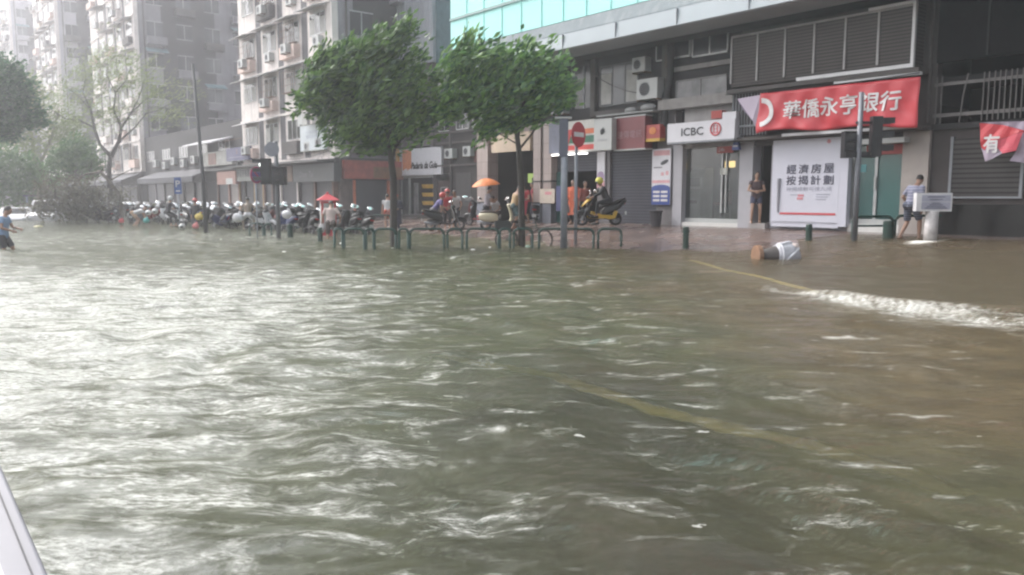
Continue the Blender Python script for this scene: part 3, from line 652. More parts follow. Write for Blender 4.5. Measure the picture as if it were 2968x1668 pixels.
# right dark wing
MB().box(7.08, UR, .0, .3, .9, 3.45).build('dark_wall', M('brown_wall', (.05, .040, .039), rough=.7, var=.2, streak=.4, grime=(.05, .045, .045)), B)
MB().box(7.08, UR, -.03, .3, -.2, 1.35).build('plinth', black_tile, B)
gr = MB().box(7.65, 9.25, -.06, -.01, 1.55, 3.05).build('louvre_grille', slat_mat('grille_slats', (.10, .094, .094), (.03, .028, .03), .125, duty=.3), B)
MB().box(7.58, 7.65, -.08, 0, 1.5, 3.1).box(9.25, 9.32, -.08, 0, 1.5, 3.1).box(7.65, 9.25, -.08, 0, 1.5, 1.548).build('grille_frame', grey_metal, gr)
MB().box(7.08, UR, 2.2, 2.4, 3.4, 6.8).build('dark_wing_back', M('shade_black_wall', (.010, .0095, .010), rough=.95, spec=.1), B)  # shade of the upper wing put into this wall colour
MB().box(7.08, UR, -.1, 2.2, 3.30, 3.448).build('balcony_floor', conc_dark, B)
MB().box(7.08, UR, -.02, .2, 5.05, 6.8).build('dark_wing_front', M('shade_black_front', (.010, .0095, .0105), rough=.9, var=.4, spec=.15), B)  # front colour darkened to black to hold the wing's shade
nd = MB()
for x in (8.3, 9.3, 10.6): nd.box(x - .025, x + .025, -.05, -.022, 5.1, 6.75)
nd.each('window_post', conc_dark, B)
# balcony fence with a bent bar and a gap
fb = M('fence_grey_paint', (.15, .138, .134), rough=.6, var=.2)
f = MB(); f.box(7.12, UR, -.16, -.12, 4.42, 4.50).box(7.12, UR, -.16, -.12, 3.62, 3.71)
x = 7.2
for k in range(60):
    if not (2 <= k <= 8): f.tube([(x, -.175, 3.46), (x + rnd.uniform(-.01, .01), -.175, 4.66)], .016, 6)
    if k == 5: f.tube([(x - .03, -.178, 3.46), (x + .03, -.178, 4.1), (x + .12, -.178, 4.68)], .016, 6)
    x += .125
f.build('balcony_fence', fb, B)
# projecting louvred window box with white frame
wb = MB().box(1.06, 6.72, -.60, .0, 4.98, 6.62).build('louvre_window_box', louvre, B)
ff = MB()
for k in range(7):
    x = 1.06 + (5.66) * k / 6; ff.box(x - .03, x + .03, -.64, -.602, 5.10, 6.5)
ff.box(1.06, 6.74, -.66, -.602, 6.5, 6.56)
ff.build('window_mullion', M('mullion_grey', (.40, .38, .38), rough=.5), wb)
ff = MB().box(3.4, 6.78, -.70, -.603, 4.92, 5.02).box(6.70, 6.78, -.70, -.603, 5.02, 6.62).box(5.5, 6.72, -.70, -.65, 6.563, 6.63)
ff.each('white_frame', white_metal, wb)
MB().box(1.0, 6.95, -.75, 0, 4.78, 4.90).build('ledge', conc_mid, B)
MB().box(1.06, 2.3, -.5, -.4, 3.5, 4.78).build('grille_backing', M('grille_back', (.045, .042, .045), rough=.7), B)
gg = MB()
for k in range(12): gg.box(1.1 + k * .11, 1.13 + k * .11, -.54, -.505, 3.45, 4.75)
gg.box(1.06, 2.4, -.56, -.50, 3.72, 3.78)
gg.build('window_grille', grey_metal, B)
MB().box(1.0, 7.05, -.62, 0, 3.302, 3.40).build('lower_ledge', conc_mid, B)
MB().box(3.0, 6.9, -.70, -.622, 3.34, 3.42).each('white_pipe', white_metal, B)
MB().box(4.6, 7.0, -.72, -.62, 4.70, 4.776).each('white_pipe', white_metal, B)
# awning roll over the bank door
a = MB().box(5.0, 6.55, -.45, -.04, 3.0, 3.14).build('awning_box', signgrey, B)
MB().box(5.3, 6.36, -.02, .02, 2.72, 2.99).build('red_door_sign', redpaint, B)
# first-floor fittings left of the louvre box
w1 = window(B, *[v for v in (lambda r: (r[0], r[1], r[2], r[3]))(frect(1742, 185, 1850, 305))], y=0.0, panes=3, curtains=1, glass=win_grey, frame=M('frame_dark', (.12, .12, .125)))
MB().box(-5.6, -2.5, -.22, .0, 4.62, 4.78).build('sill_ledge', conc_mid, B)
MB().box(-8.9, -8.62, -.14, .02, 4.6, 6.8).box(-5.75, -5.5, -.14, .02, 4.6, 6.8).box(-2.2, -1.9, -.14, .02, 4.6, 6.8).each('pilaster', conc_mid, B)
MB().box(-8.6, -5.76, -.02, .018, 5.0, 6.6).build('dark_glazing', win_dark, B)
window(B, *frect(1905, 110, 2000, 172), y=0.0, panes=2); window(B, *frect(2010, 100, 2110, 160), y=0.0, panes=2)
ap = MB().box(-2.15, .95, -.08, .015, 5.85, 6.0).box(-2.15, .95, -.35, .015, 4.55, 4.9).each('pale_parapet', M('parapet_grey', (.33, .31, .30), rough=.8, streak=.4), B)
window(B, *frect(1962, 225, 2105, 310), y=0.0, panes=2, glass=M('fogged_pane', (.20, .195, .20), rough=.3, var=.6, scale=1.6), frame=M('frame_grey', (.26, .25, .25)))
AC(B, -2.55, 4.98, y=0, w=.95, h=.7, d=.5); AC(B, -3.1, 6.0, y=0, w=.6, h=.5); AC(B, -7.4, 4.85, y=0, w=.7, h=.9)
MB().tube([(-1.95, -.2, 4.0), (-1.95, -.2, 5.0), (-1.75, -.2, 5.7), (-1.75, -.2, 6.8)], .12, 8).each('drain_pipe', conc_dark, B)
MB().box(-5.0, -2.2, -.55, -.02, 4.52, 4.58).build('small_awning', M('awning_grey', (.36, .36, .36)), B)
MB().ell((-3.4, -.35, 4.66), (.3, .18, .12)).ell((-2.6, -.35, 4.7), (.34, .18, .13)).each('roof_clutter', M('tarp_grey', (.33, .33, .33), rough=.6), B)

cbm = M('cable_black', (.03, .03, .03)); 
for k, (u0_, z0_, u1_, z1_, sg) in enumerate(((-8.8, 4.75, -2.0, 4.66, .18), (-8.5, 4.5, -1.9, 4.42, .25), (-2.0, 4.95, 1.0, 4.93, .1), (-5.6, 6.3, -2.2, 5.2, .3), (.98, 4.76, 7.0, 4.74, .06))):
    MB().tube([(u0_ + (u1_ - u0_) * s, -.76 if k == 4 else -.26, z0_ + (z1_ - z0_) * s - sg * 4 * s * (1 - s)) for s in np.linspace(0, 1, 12)], .015, 5).build('slung_cable', cbm, B)
stn = M('rust_stain', (.12, .085, .07), rough=.9, var=.5, scale=5)
for k in range(16):
    u_ = rnd.choice([-8.4, -5.6, -2.1, .9]) + rnd.uniform(-.25, .25); z_ = rnd.uniform(4.9, 6.5); MB().box(u_ - .03, u_ + rnd.uniform(.02, .09), -.145, -.1405, z_ - rnd.uniform(.3, .9), z_).build('stain', stn, B) if abs(u_ + 8.76) < .14 or abs(u_ + 5.62) < .12 or abs(u_ + 2.05) < .15 else None
MB().tube([(6.95, -.1, 3.5), (6.95, -.1, 6.8)], .05, 8).build('drain_pipe', conc_mid, B); MB().tube([(-8.75, -.2, 4.6), (-8.75, -.2, 6.8)], .045, 8).build('drain_pipe', conc_mid, B)
for u_ in (-7.9, -6.9, -6.2): MB().box(u_ - .025, u_ + .025, -.05, -.021, 5.0, 6.6).build('glazing_bar', grey_metal, B)
# ------------------------------------------------------------------ bakery building, set back
BK = fthing('bakery_building', 'set back grey building with ribbed pale upper panel above the bakery', 'building', -23, 4.6, 0)
MB().box(-5.0, -4.72, 0, .3, 0, 4.4).box(-.9, 5.5, 0, .3, 3.05, 9.0).box(-.9, -.55, -.02, .3, 0, 3.05).box(.9, 5.5, -.02, .3, 0, 3.05).each('wall', dark_tile, BK)
MB().box(-4.98, -.9, .02, .3, 4.62, 10.0).build('upper_wall', conc_mid, BK)
MB().box(-5.0, -.6, -.12, .3, 9.5, 26).build('ribbed_panel', slat_mat('vertical_ribs', (.46, .47, .52), (.40, .41, .46), 1.9, duty=.03), BK)
rb = MB()
for k in range(14): rb.box(-4.9 + k * .32 - .02, -4.9 + k * .32 + .02, -.15, -.122, 9.5, 26)
rb.each('panel_rib', M('rib_grey', (.40, .41, .45), rough=.5), BK)
for k, z_ in enumerate((3.3, 4.6, 5.2, 6.6, 7.2, 8.6)): MB().box(-.45, 5.5, -.10 if k % 2 else -.16, -.001, z_, z_ + .10).build('ledge', conc_mid, BK)
for x_ in (-.2, 1.6, 3.2): window(BK, x_, x_ + 1.2, 5.35, 6.5, y=0, panes=2, glass=win_dark); window(BK, x_, x_ + 1.2, 7.35, 8.5, y=0, panes=2, glass=win_dark, curtains=1)
AC(BK, 1.2, 3.75, y=0); AC(BK, 3.0, 3.8, y=0, w=.7); AC(BK, .2, 7.4, y=0, w=.6)
MB().box(3.3, 4.3, -.05, -.003, 3.45, 4.4).build('brick_red_panel', M('dull_red_panel', (.11, .035, .03), rough=.7, var=.3), BK); MB().box(1.5, 3.0, -.04, -.003, 1.0, 2.9).build('dark_shop', M('dark_shop', (.06, .055, .055)), BK)
MB().tube([(1.1, -.12, 0), (1.1, -.12, 9)], .07, 8).build('drain_pipe', conc_mid, BK); MB().tube([(-.2 + 5.7 * s, -.2, 4.5 - .8 * s * (1 - s)) for s in np.linspace(0, 1, 10)], .016, 5).build('slung_cable', M('cable_black', (.03, .03, .03)), BK)
MB().box(-.6, 5.5, .1, .4, 9.0, 26).build('teal_glazing', M('teal_dark_glazing', (.10, .16, .18), rough=.15), BK)
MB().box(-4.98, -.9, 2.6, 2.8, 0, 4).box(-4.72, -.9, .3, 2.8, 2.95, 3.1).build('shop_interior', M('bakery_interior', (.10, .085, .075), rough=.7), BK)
MB().box(-4.72, -.9, .02, 2.6, 0, .42).build('shop_floor', M('shop_floor_tile', (.12, .11, .105)), BK)
MB().box(-4.7, -4.62, .0, .12, .42, 2.9).box(-3.75, -3.67, .0, .12, .42, 2.9).box(-4.72, -.9, .0, .12, 2.7, 2.92).each('shop_frame', alu, BK)
MB().box(-4.62, -3.75, .05, .07, .42, 2.7).build('glass_door', door_glass, BK)
MB().box(-.55, .9, .08, .12, .1, 2.5).build('door', M('brown_door', (.055, .035, .032), rough=.5), BK)
window(BK, -.15, .55, 1.2, 2.1, y=.075, panes=1, glass=win_grey)
sh = MB()
for k in range(4): sh.box(-2.9, -1.5, .5, 1.0, .5 + k * .52, .62 + k * .52).box(-2.9, -1.5, .46, .5, .62 + k * .52, .74 + k * .52)
sf = sh.build('display_shelf', M('yellow_shelf', (.70, .42, .07), rough=.5), BK)
ld = MB()
for k in range(4):
    for j in range(7): ld.ell((-2.78 + j * .19, .74, .68 + k * .52), (.08, .15, .06), nu=8, nv=5)
ld.build('bread_loaf', M('bread_brown', (.42, .24, .09), rough=.7), sf)
MB().box(-3.6, -3.1, .3, .34, .45, 2.4).build('white_partition', M('partition_white', (.22, .21, .21), rough=.5, var=.5, scale=2), BK)

# ------------------------------------------------------------------ apartment towers along the far street
def tower(name, label, uL, uR, dep, z0, z1, awn=0, tone=0, fl=3.0, sidewin=True, detail=True):
    """local x from the right corner leftwards (negative), y into the block"""
    T = fthing(name, label, 'building', uR, 0, 0)
    W = uR - uL; wl = [conc_white, conc_white, conc_white][tone]
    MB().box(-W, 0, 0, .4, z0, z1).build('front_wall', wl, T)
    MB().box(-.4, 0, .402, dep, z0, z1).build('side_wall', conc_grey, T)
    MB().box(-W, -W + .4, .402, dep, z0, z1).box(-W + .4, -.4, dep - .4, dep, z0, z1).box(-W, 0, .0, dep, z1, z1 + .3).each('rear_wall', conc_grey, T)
    MB().box(-W + .1, -.45, .6, dep - .1, -.6, z0 - .01).build('ground_floor_core', conc_dark, T)
    n = int((z1 - z0) / fl); bays = max(2, int(W / 3.6)); bw = W / bays
    rec = MB(); 
    for i in range(n):
        zf = z0 + .3 + i * fl
        for b in range(bays):
            xc = -W + bw * (b + .5)
            if detail:
                hw = bw * .28
                window(T, xc - hw, xc + hw, zf + 1.05, zf + 2.35, y=0, panes=3, glass=win_dark if (i + b) % 3 else win_grey, curtains=(i + b) % 2)
                if (b + i) % 2 == 0:
                    p = MB().box(xc - hw - .1, xc + hw + .1, -.45, 0, zf + .1, zf + rnd.uniform(.7, .98)).build('window_planter', rnd.choice([conc_pink, conc_pink, wl, conc_mid, M('cream_render', (.66, .58, .46), rough=.8, streak=.4)]), T)
                mk = MB().prism([(-.02, zf + 2.75), (-1.0, zf + 2.45), (-1.0, zf + 2.40), (-.02, zf + 2.68)], 'x', xc - hw - .25, xc + hw + .25)
                if rnd.random() < .8: mk.build('window_awning', M('awning_dirty_white', (.52, .50, .50), rough=.7, var=.2, scale=3, streak=.4, grime=(.25, .23, .22)), T)
                if rnd.random() < .28:
                    cg = MB()
                    for q_ in range(7): cg.box(xc - hw + q_ * hw / 3 - .012, xc - hw + q_ * hw / 3 + .012, -.40, -.376, zf + .99, zf + 2.36)
                    for zz in (1.0, 1.45, 1.9, 2.34): cg.box(xc - hw - .02, xc + hw + .02, -.375, -.35, zf + zz, zf + zz + .025)
                    cg.box(xc - hw - .02, xc + hw + .02, -.37, -.05, zf + .99, zf + 1.02).build('window_cage', rust, T)
                if rnd.random() < .22:
                    for q_ in range(rnd.randint(2, 4)):
                        lx = xc - hw * .8 + q_ * .38; MB().box(lx, lx + .3, -1.12 - .02 * q_, -1.10 - .02 * q_, zf + 1.75 - rnd.uniform(0, .3), zf + 2.35).build('laundry', rnd.choice([curtain, signgrey, M('laundry_blue', (.14, .2, .34)), M('laundry_red', (.38, .12, .12)), M('laundry_dark', (.07, .07, .09))]), T)
                if rnd.random() < .45: AC(T, xc + hw * .3, zf + .35, y=-.46 if (b + i) % 2 == 0 else 0)
            if b < bays - 1: rec.box(-W + bw * (b + 1) - .42, -W + bw * (b + 1) + .42, -.012, -.004, zf - .3, zf + 2.7)
    rec.each('stair_slot', M('slot_grey', (.085, .08, .09), rough=.7), T)
    fr = MB()
    for i in range(n + 1): fr.box(-W, 0, -.10, -.013, z0 + i * fl - .06, z0 + i * fl + .10)
    fr.each('floor_band', wl, T)
    for (ya, yb) in ([(2.6, 8.0)] if dep > 14.5 else [(1.4, 9.0)]): MB().box(-.01, .018, ya, yb, z0 + .2, z1 - 1).build('recess_shade', conc_dark, T)  # flat dark sheet painting the shade of a side recess
    # side: recessed bays, balconies and pipes
    if sidewin:
        for i in range(n):
            zf = z0 + .3 + i * fl
            for k, y0 in enumerate(np.arange(1.2, dep - 1.6, 2.9)):
                y0 = float(y0)
                q = MB().box(-.02, .03, y0, y0 + 1.5, zf + .9, zf + 2.3).build('side_window', win_dark if (i * 3 + k) % 4 else win_grey, T)
                MB().box(.031, .07, y0 - .05, y0 + 1.55, zf + 2.3, zf + 2.36).box(.031, .07, y0 - .05, y0 + 1.55, zf + .84, zf + .9).box(.031, .06, y0 + .72, y0 + .78, zf + .9, zf + 2.3).build('frame', alu, q)
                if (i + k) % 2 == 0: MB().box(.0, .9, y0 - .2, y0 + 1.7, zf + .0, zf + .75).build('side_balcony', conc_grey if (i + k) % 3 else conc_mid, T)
                if (i * 2 + k) % 5 == 1: MB().prism([(.08, zf + 2.8), (1.0, zf + 2.35), (1.0, zf + 2.28), (.08, zf + 2.7)], 'y', y0 - .3, y0 + 1.8).build('side_awning', M('teal_awning', (.16, .27, .30), rough=.6, var=.3), T)
        MB().tube([(.12, .9, z0), (.12, .9, z1)], .07, 6).tube([(.12, dep - 1, z0), (.12, dep - 1, z1)], .09, 6).each('drain_pipe', conc_mid, T)
    return T
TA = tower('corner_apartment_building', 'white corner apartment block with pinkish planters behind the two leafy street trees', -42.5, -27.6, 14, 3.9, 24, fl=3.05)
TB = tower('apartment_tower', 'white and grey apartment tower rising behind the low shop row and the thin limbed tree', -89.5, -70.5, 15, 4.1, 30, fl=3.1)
conc_grey0 = conc_grey; conc_grey = M('mist_pale_render', (.50, .48, .52), rough=.85, var=.15, scale=.7, streak=.4, grime=(.30, .29, .31))  # far side walls paled in colour to carry the mist
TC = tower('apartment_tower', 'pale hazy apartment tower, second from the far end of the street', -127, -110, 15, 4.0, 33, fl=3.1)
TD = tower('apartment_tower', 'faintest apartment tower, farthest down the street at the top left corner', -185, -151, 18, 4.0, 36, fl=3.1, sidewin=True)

conc_grey = conc_grey0
# shops under tower A, front and side
def shopfront(T, x0, x1, y=0.0, mat=None, pier=None, z0=-.2, zt=2.75, axis='x', name='roller_shutter'):
    s = .18
    if axis == 'x':
        o = MB().box(x0 + s, x1 - s, y + .10, y + .16, z0, zt).build(name, mat or shut_far, T)
        MB().box(x0, x0 + s, y - .02, y + .3, z0, zt).box(x1 - s, x1, y - .02, y + .3, z0, zt).each('shop_pier', pier or conc_mid, T)
    else:   # on the side wall, y is the running direction and x the depth
        o = MB().box(y - .16, y - .10, x0 + s, x1 - s, z0, zt).build(name, mat or shut_far, T)
        MB().box(y - .3, y + .02, x0, x0 + s, z0, zt).box(y - .3, y + .02, x1 - s, x1, z0, zt).each('shop_pier', pier or conc_mid, T)
    return o
ochre = M('ochre_paint', (.42, .27, .11), rough=.6, var=.3); brownp = M('brown_paint', (.17, .085, .06), rough=.6, var=.25); orange = M('orange_red_paint', (.58, .14, .06), rough=.5, var=.15)
MB().box(-14.9, -.02, .0, .3, 2.75, 3.898).build('shop_header', conc_dark, TA)
cuts = [-14.9, -13.0, -11.2, -9.6, -8.3, -5.4, -3.0, -.3]
pm = [conc_mid, ochre, brownp, conc_dark, conc_white, conc_mid, brownp]
for k in range(7): shopfront(TA, cuts[k], cuts[k + 1], 0, shut_far if k != 3 else M('dark_shop', (.06, .055, .055)), pm[k])
MB().box(-14.9, .2, -1.3, -.02, 3.62, 3.74).build('canopy_slab', M('canopy_slab', (.13, .125, .125), rough=.8, streak=.3), TA)
MB().box(-.3, -.0, .302, 4.4, 2.7, 3.898).build('shop_header', conc_mid, TA)
shopfront(TA, 1.15, 3.75, 0, shut_grey, orange, zt=2.55, axis='y')
MB().box(-.3, -.02, .3, 1.15, -.2, 2.7).box(-.3, -.02, 3.75, 4.5, -.2, 2.7).each('shop_pier', M('pier_brown', (.15, .11, .10), rough=.7, var=.3), TA)
AC(TA, -3.2, 4.4, y=0)

# low shop row between towers (two storeys) and shops beneath the further towers
PR = fthing('shop_row_building', 'low two storey shop row with dark blue awnings between the white apartment towers', 'building', -42.5, .4, 0)
MB().box(-28, 0, 0, .4, 3.4, 7.4).box(-28, 0, .4, 12, 7.1, 7.4).each('upper_wall', conc_dark, PR)
MB().box(-28, 0, -.02, .3, 2.8, 3.398).build('shop_header', conc_dark, PR)
MB().box(-9.5, -2.2, -.5, -.02, 4.0, 5.1).build('pale_fascia', M('pale_fascia', (.62, .60, .56), var=.3, scale=1.5), PR)
MB().box(-7.4, -5.6, -.52, -.501, 4.1, 5.0).build('salmon_panel', M('salmon_paint', (.40, .22, .18)), PR)
MB().prism([(-.02, 6.2), (-1.6, 5.75), (-1.6, 5.66), (-.02, 6.08)], 'x', -10.5, -3.0).build('white_canopy', signwhite, PR)
xs = [-28, -25, -22, -19, -16, -13, -10, -7, -4.4, -2.2, -.05]
for k in range(10): shopfront(PR, xs[k], xs[k + 1], 0, [shut_far, shut_far, shut_far, shut_far, M('dark_shop', (.06, .055, .055)), shut_far, conc_dark, shut_far, shut_pale, shut_far][k], [conc_mid, conc_grey, conc_mid, conc_grey, conc_mid, conc_dark, conc_mid, brownp, M('salmon_paint', (.40, .22, .18)), ochre][k])
blueawn = M('dark_blue_awning', (.022, .023, .036), rough=.7, var=.25, scale=1.2)
MB().prism([(-.02, 3.9), (-1.9, 3.2), (-1.9, 2.75), (-1.84, 2.75), (-1.84, 3.16), (-.02, 3.82)], 'x', -24, -7.2).build('shop_awning', blueawn, PR)
MB().box(-7.1, -.1, -1.2, -.03, 3.55, 3.72).build('canopy_slab', M('canopy_slab', (.13, .125, .125)), PR)
for k in range(7): AC(PR, -23.5 + k * 2.9 + rnd.uniform(-.3, .3), 4.2 + rnd.uniform(-.1, .3), y=0, w=.95, h=.65)
for k in range(5): window(PR, -27 + k * 5.2, -24.6 + k * 5.2, 5.0, 6.0, y=0, panes=3, glass=win_grey)
for (nm, lb, u0, u1) in (('shop_row_building', 'shops with drawn shutters and dark awning under the white and grey tower', -108, -70.55), ('shop_row_building', 'hazy shop row farthest along the flooded street', -185, -108.1)):
    P2 = fthing(nm, lb, 'building', u1, -.02, 0); W = u1 - u0
    MB().box(-W, 0, -.02, .0, 2.8, 4.06).build('shop_header', conc_mid, P2)
    k = 0; x = -W
    while x < -3: shopfront(P2, x, x + 3.2, -.02, [shut_far, shut_far, M('dark_shop', (.06, .055, .055))][k % 3], [conc_mid, conc_grey][k % 2]); x += 3.25; k += 1
    MB().prism([(-.03, 3.9), (-1.9, 3.2), (-1.9, 2.75), (-1.84, 2.75), (-1.84, 3.16), (-.03, 3.82)], 'x', -W, -.3).build('shop_awning', blueawn, P2)
# closing block at the far end of the street
EB = thing('distant_apartment_block', 'distant pale block closing the end of the street behind the left trees', 'building', (-150, 175, 0), R(-25))
MB().box(-45, 45, 0, 15, -.4, 17).each('wall', conc_white, EB)
wm = MB()
for i in range(5):
    for k in range(17): wm.box(-43 + k * 5.2, -40.4 + k * 5.2, -.1, -.02, 2 + i * 3.1, 3.5 + i * 3.1)
wm.build('window_rows', win_grey, EB)['kind'] = 'stuff'
# ================================================================== shop signs (each a thing of its own)
def sign(name, label, x0, y0, x1, y1, d, depth, mat, group=None, frame=None):
    ua, ub, za, zb = frect(x0, y0, x1, y1, d)
    T = fthing(name, label, 'sign', (ua + ub) / 2, d, za, group); w = (ub - ua) / 2; h = zb - za
    MB().box(-w, w, 0, depth, 0, h).build('board', mat, T)
    if frame: MB().box(-w - .04, w + .04, -.02, depth, h + .003, h + .05).box(-w - .04, w + .04, -.02, depth, -.05, -.003).build('frame', frame, T)
    return T, w, h
def emblem_ring(T, x, z, r, mat, inner=None, y=-.012):
    m = MB(); m.torus((x, y, z), r * .88, r * .12, 'y', 28, 6); return m.build('emblem', mat, T)

T, w, h = sign('shop_sign', 'white bank sign reading ICBC with a round red emblem', 1935, 352, 2128, 408, -.75, .5, signwhite)
MB().box(-w, w, -.018, .5, -.06, -.003).build('lower_edge', grey_metal, T)
lettering('ICBC', inkdark, T, -.22 * w, -.012, .50 * h, w=.66 * w, h=.40 * h, bold=.035)
e = emblem_ring(T, .47 * w, .54 * h, .35 * h, inkred)
m = MB(); r = .20 * h; cx_, cz_ = .47 * w, .54 * h
for s in (-1, 1):
    m.box(cx_ + s * r * .55 - .018, cx_ + s * r * .55 + .018, -.014, -.004, cz_ - r, cz_ + r)
    m.box(min(cx_ + s * r * .2, cx_ + s * r * .55), max(cx_ + s * r * .2, cx_ + s * r * .55), -.013, -.0045, cz_ + r * .75, cz_ + r)
    m.box(min(cx_ + s * r * .15, cx_ + s * r * .5), max(cx_ + s * r * .15, cx_ + s * r * .5), -.013, -.0045, cz_ - r * .1, cz_ + r * .14)
m.box(cx_ - r, cx_ + r, -.012, -.005, cz_ - r, cz_ - r * .78); m.build('emblem_strokes', inkred, T)
MB().box(w * .62, w, .05, .45, h + .002, h + .22).build('sign_box', signwhite, T); MB().box(w * .30, w * .60, .05, .3, h + .05, h + .30).build('red_plate', redpaint, T)

T, w, h = sign('shop_sign', 'dark red telephone shop sign with four pale characters', 1783, 340, 1868, 432, -.55, .4, signred, frame=signgrey)
lettering('遠傳電訊', M('dim_pink_ink', (.38, .20, .22)), T, 0, -.01, .46 * h, w=1.62 * w, h=.24 * h, bold=.01)
T, w, h = sign('shop_sign', 'white upright signboard with a dark plume logo beside the dark red sign', 1722, 345, 1772, 436, -.8, .25, signgrey)
lg = MB()
for k, (a, ln) in enumerate(((100, .2), (75, .26), (50, .24), (28, .18))):
    q = R(a); lg.tube([(-.06, -.01, .52 * h), (-.06 + math.cos(q) * ln * .5, -.012, .52 * h + math.sin(q) * ln * .55), (-.06 + math.cos(q) * ln + .03, -.01, .52 * h + math.sin(q) * ln)], [.03, .035, .006], 6)
lg.build('logo', inkdark, T); lettering('中國電信', inkgrey, T, 0, -.01, .33 * h, w=1.1 * w, h=.07 * h)
T, w, h = sign('shop_sign', 'small red and yellow sign at the right end of the dark red sign', 1872, 362, 1912, 402, -.5, .3, redpaint)
MB().box(-w, w, -.004, .3, -.10, -.002).build('yellow_edge', M('yellow_paint', (.60, .38, .05)), T); MB().ell((0, -.005, h * .55), (w * .5, .02, h * .28)).build('motif', M('orange_paint', (.66, .22, .05)), T)

T, w, h = sign('shop_sign', 'convenience store fascia with orange green and red stripes and lit tubes below', 1592, 352, 1722, 442, -.45, .4, M('store_white', (.62, .60, .56)))
for (a, b, mt) in ((.56, .72, M('stripe_orange', (.70, .17, .06))), (.28, .50, M('stripe_green', (.03, .17, .10))), (.06, .22, M('stripe_red', (.58, .06, .05)))):
    MB().box(-w, w, -.008, -.002, a * h, b * h).build('stripe', mt, T)
MB().box(-w, -w * .35, -.014, -.0085, 0, h).build('stripe_end', M('store_greyblue', (.17, .18, .24)), T)
lettering('7', M('seven_red', (.60, .06, .05)), T, -.12 * w, -.02, .40 * h, h=.62 * h, bold=.04)
MB().box(-w * .8, w * .75, -.1, -.02, -.10, -.05).build('tube_light', lit, T)

T, w, h = sign('shop_sign', 'cream arcade board hanging between the beige columns', 1424, 386, 1536, 440, -.3, .15, M('cream_board', (.58, .46, .34), rough=.6))
# banner
def cloth(name, label, pts_fn, nu, nv, mats, mi_fn, loc_u, loc_d, loc_z, cat='banner'):
    T = fthing(name, label, cat, loc_u, loc_d, loc_z); b = MB(); vs = [pts_fn(i / nu, j / nv) for j in range(nv + 1) for i in range(nu + 1)]
    fs = []; ms = []
    b.v = vs
    for j in range(nv):
        for i in range(nu):
            b.f.append((j * (nu + 1) + i, j * (nu + 1) + i + 1, (j + 1) * (nu + 1) + i + 1, (j + 1) * (nu + 1) + i)); b.m.append(mi_fn((i + .5) / nu, (j + .5) / nv))
    o = b.build('cloth', mats, T, smooth=True); s = o.modifiers.new('s', 'SOLIDIFY'); s.thickness = .006; return T, o
banner_red = M('banner_red', (.62, .050, .065), rough=.45, var=.08); lilac = M('banner_back_lilac', (.50, .42, .52), rough=.5, var=.06)
def bpt(s, t):
    x = -2.33 + 4.70 * s; z = -.60 + 1.20 * t; slack = (1 - t)
    x += -.12 * slack * (1 - s)
    return (x, -.02 - .05 * math.sin(s * 9 + t * 3) * (.5 + slack) - .045 * math.sin(s * 23 + t * 7) * (.25 + slack) - .02 * math.sin(s * 41 - t * 5), z + (.05 * math.sin(s * 11) + .05 * math.sin(s * 5)) * slack * (1 - t) - .03 * s)
bn, bo = cloth('bank_banner', 'red cloth banner with white characters tied under the louvred window', bpt, 60, 14, [banner_red], lambda s, t: 0, 4.66, -.82, 4.06)
def onbanner(o):
    for v in o.data.vertices:
        s = (v.co.x + 2.33) / 4.70; t = (v.co.z + .6) / 1.2; v.co.y = bpt(s, t)[1] - .022
lt = lettering('華僑永亨銀行', inkwhite, bn, .20, 0, .03, w=3.45, h=.52, bold=.022)
onbanner(lt)
mb = MB(); mb.torus((-2.28, -.05, 0.02), .36, .075, 'y', 20, 6, a0=-math.pi / 2, a1=math.pi / 2); onbanner(mb.build('emblem', inkwhite, bn))
fl = MB().add([(-3.18, -.02, .52), (-2.34, -.04, .56), (-2.42, -.03, -.50), (-2.55, -.10, -.2), (-2.9, -.12, .18)], [(0, 4, 3, 1), (1, 3, 2)]); flo = fl.build('folded_corner', lilac, bn); s = flo.modifiers.new('s', 'SOLIDIFY'); s.thickness = .006
uT, zT = fuz(2845, 358, -.5)
tb = fthing('torn_banner', 'torn red banner flapping from the balcony fence with its pale lilac back showing', 'banner', uT, -.5, zT)
def flap(name, pix, ds, mat):
    c = len(pix); P = []
    for (x_, y_), d_ in zip(pix, ds):
        u_, z_ = fuz(2468 + x_ / 3.448, 300 + y_ / 3.448, -.5 + d_); P.append(Vector((u_ - uT, d_, z_ - zT)))
    bm = bmesh.new(); vs_ = [bm.verts.new(q) for q in P]; bm.faces.new(vs_); bmesh.ops.triangulate(bm, faces=bm.faces[:]); bmesh.ops.subdivide_edges(bm, edges=bm.edges[:], cuts=5, use_grid_fill=True)
    for v in bm.verts: v.co.y += .035 * math.sin(v.co.x * 7 + v.co.z * 5) + .02 * math.sin(v.co.x * 17 - v.co.z * 9)
    me = bpy.data.meshes.new(name); bm.to_mesh(me); bm.free(); o = meshobj(name, me, mat, tb); s_ = o.modifiers.new('s', 'SOLIDIFY'); s_.thickness = .005; return o
flap('red_face', [(1283, 198), (1500, 215), (1724, 272), (2100, 420), (1980, 560), (1724, 280), (1400, 385), (1330, 470), (1300, 440)], [0, .02, .06, .1, .1, .03, -.06, -.05, 0], banner_red)
flap('turned_edge', [(1290, 192), (1724, 178), (2200, 230), (2100, 418), (1724, 270), (1500, 213)], [.0, .05, .15, .14, .09, .05], lilac)
flap('folded_back', [(1400, 388), (1724, 283), (1640, 470), (1510, 502)], [-.09, -.05, -.10, -.12], M('banner_light_red', (.70, .10, .14), rough=.5, var=.06))
flap('lilac_corner', [(1298, 445), (1330, 470), (1400, 390), (1508, 500), (1420, 550), (1338, 582)], [.0, -.03, -.05, -.07, -.06, -.02], lilac)
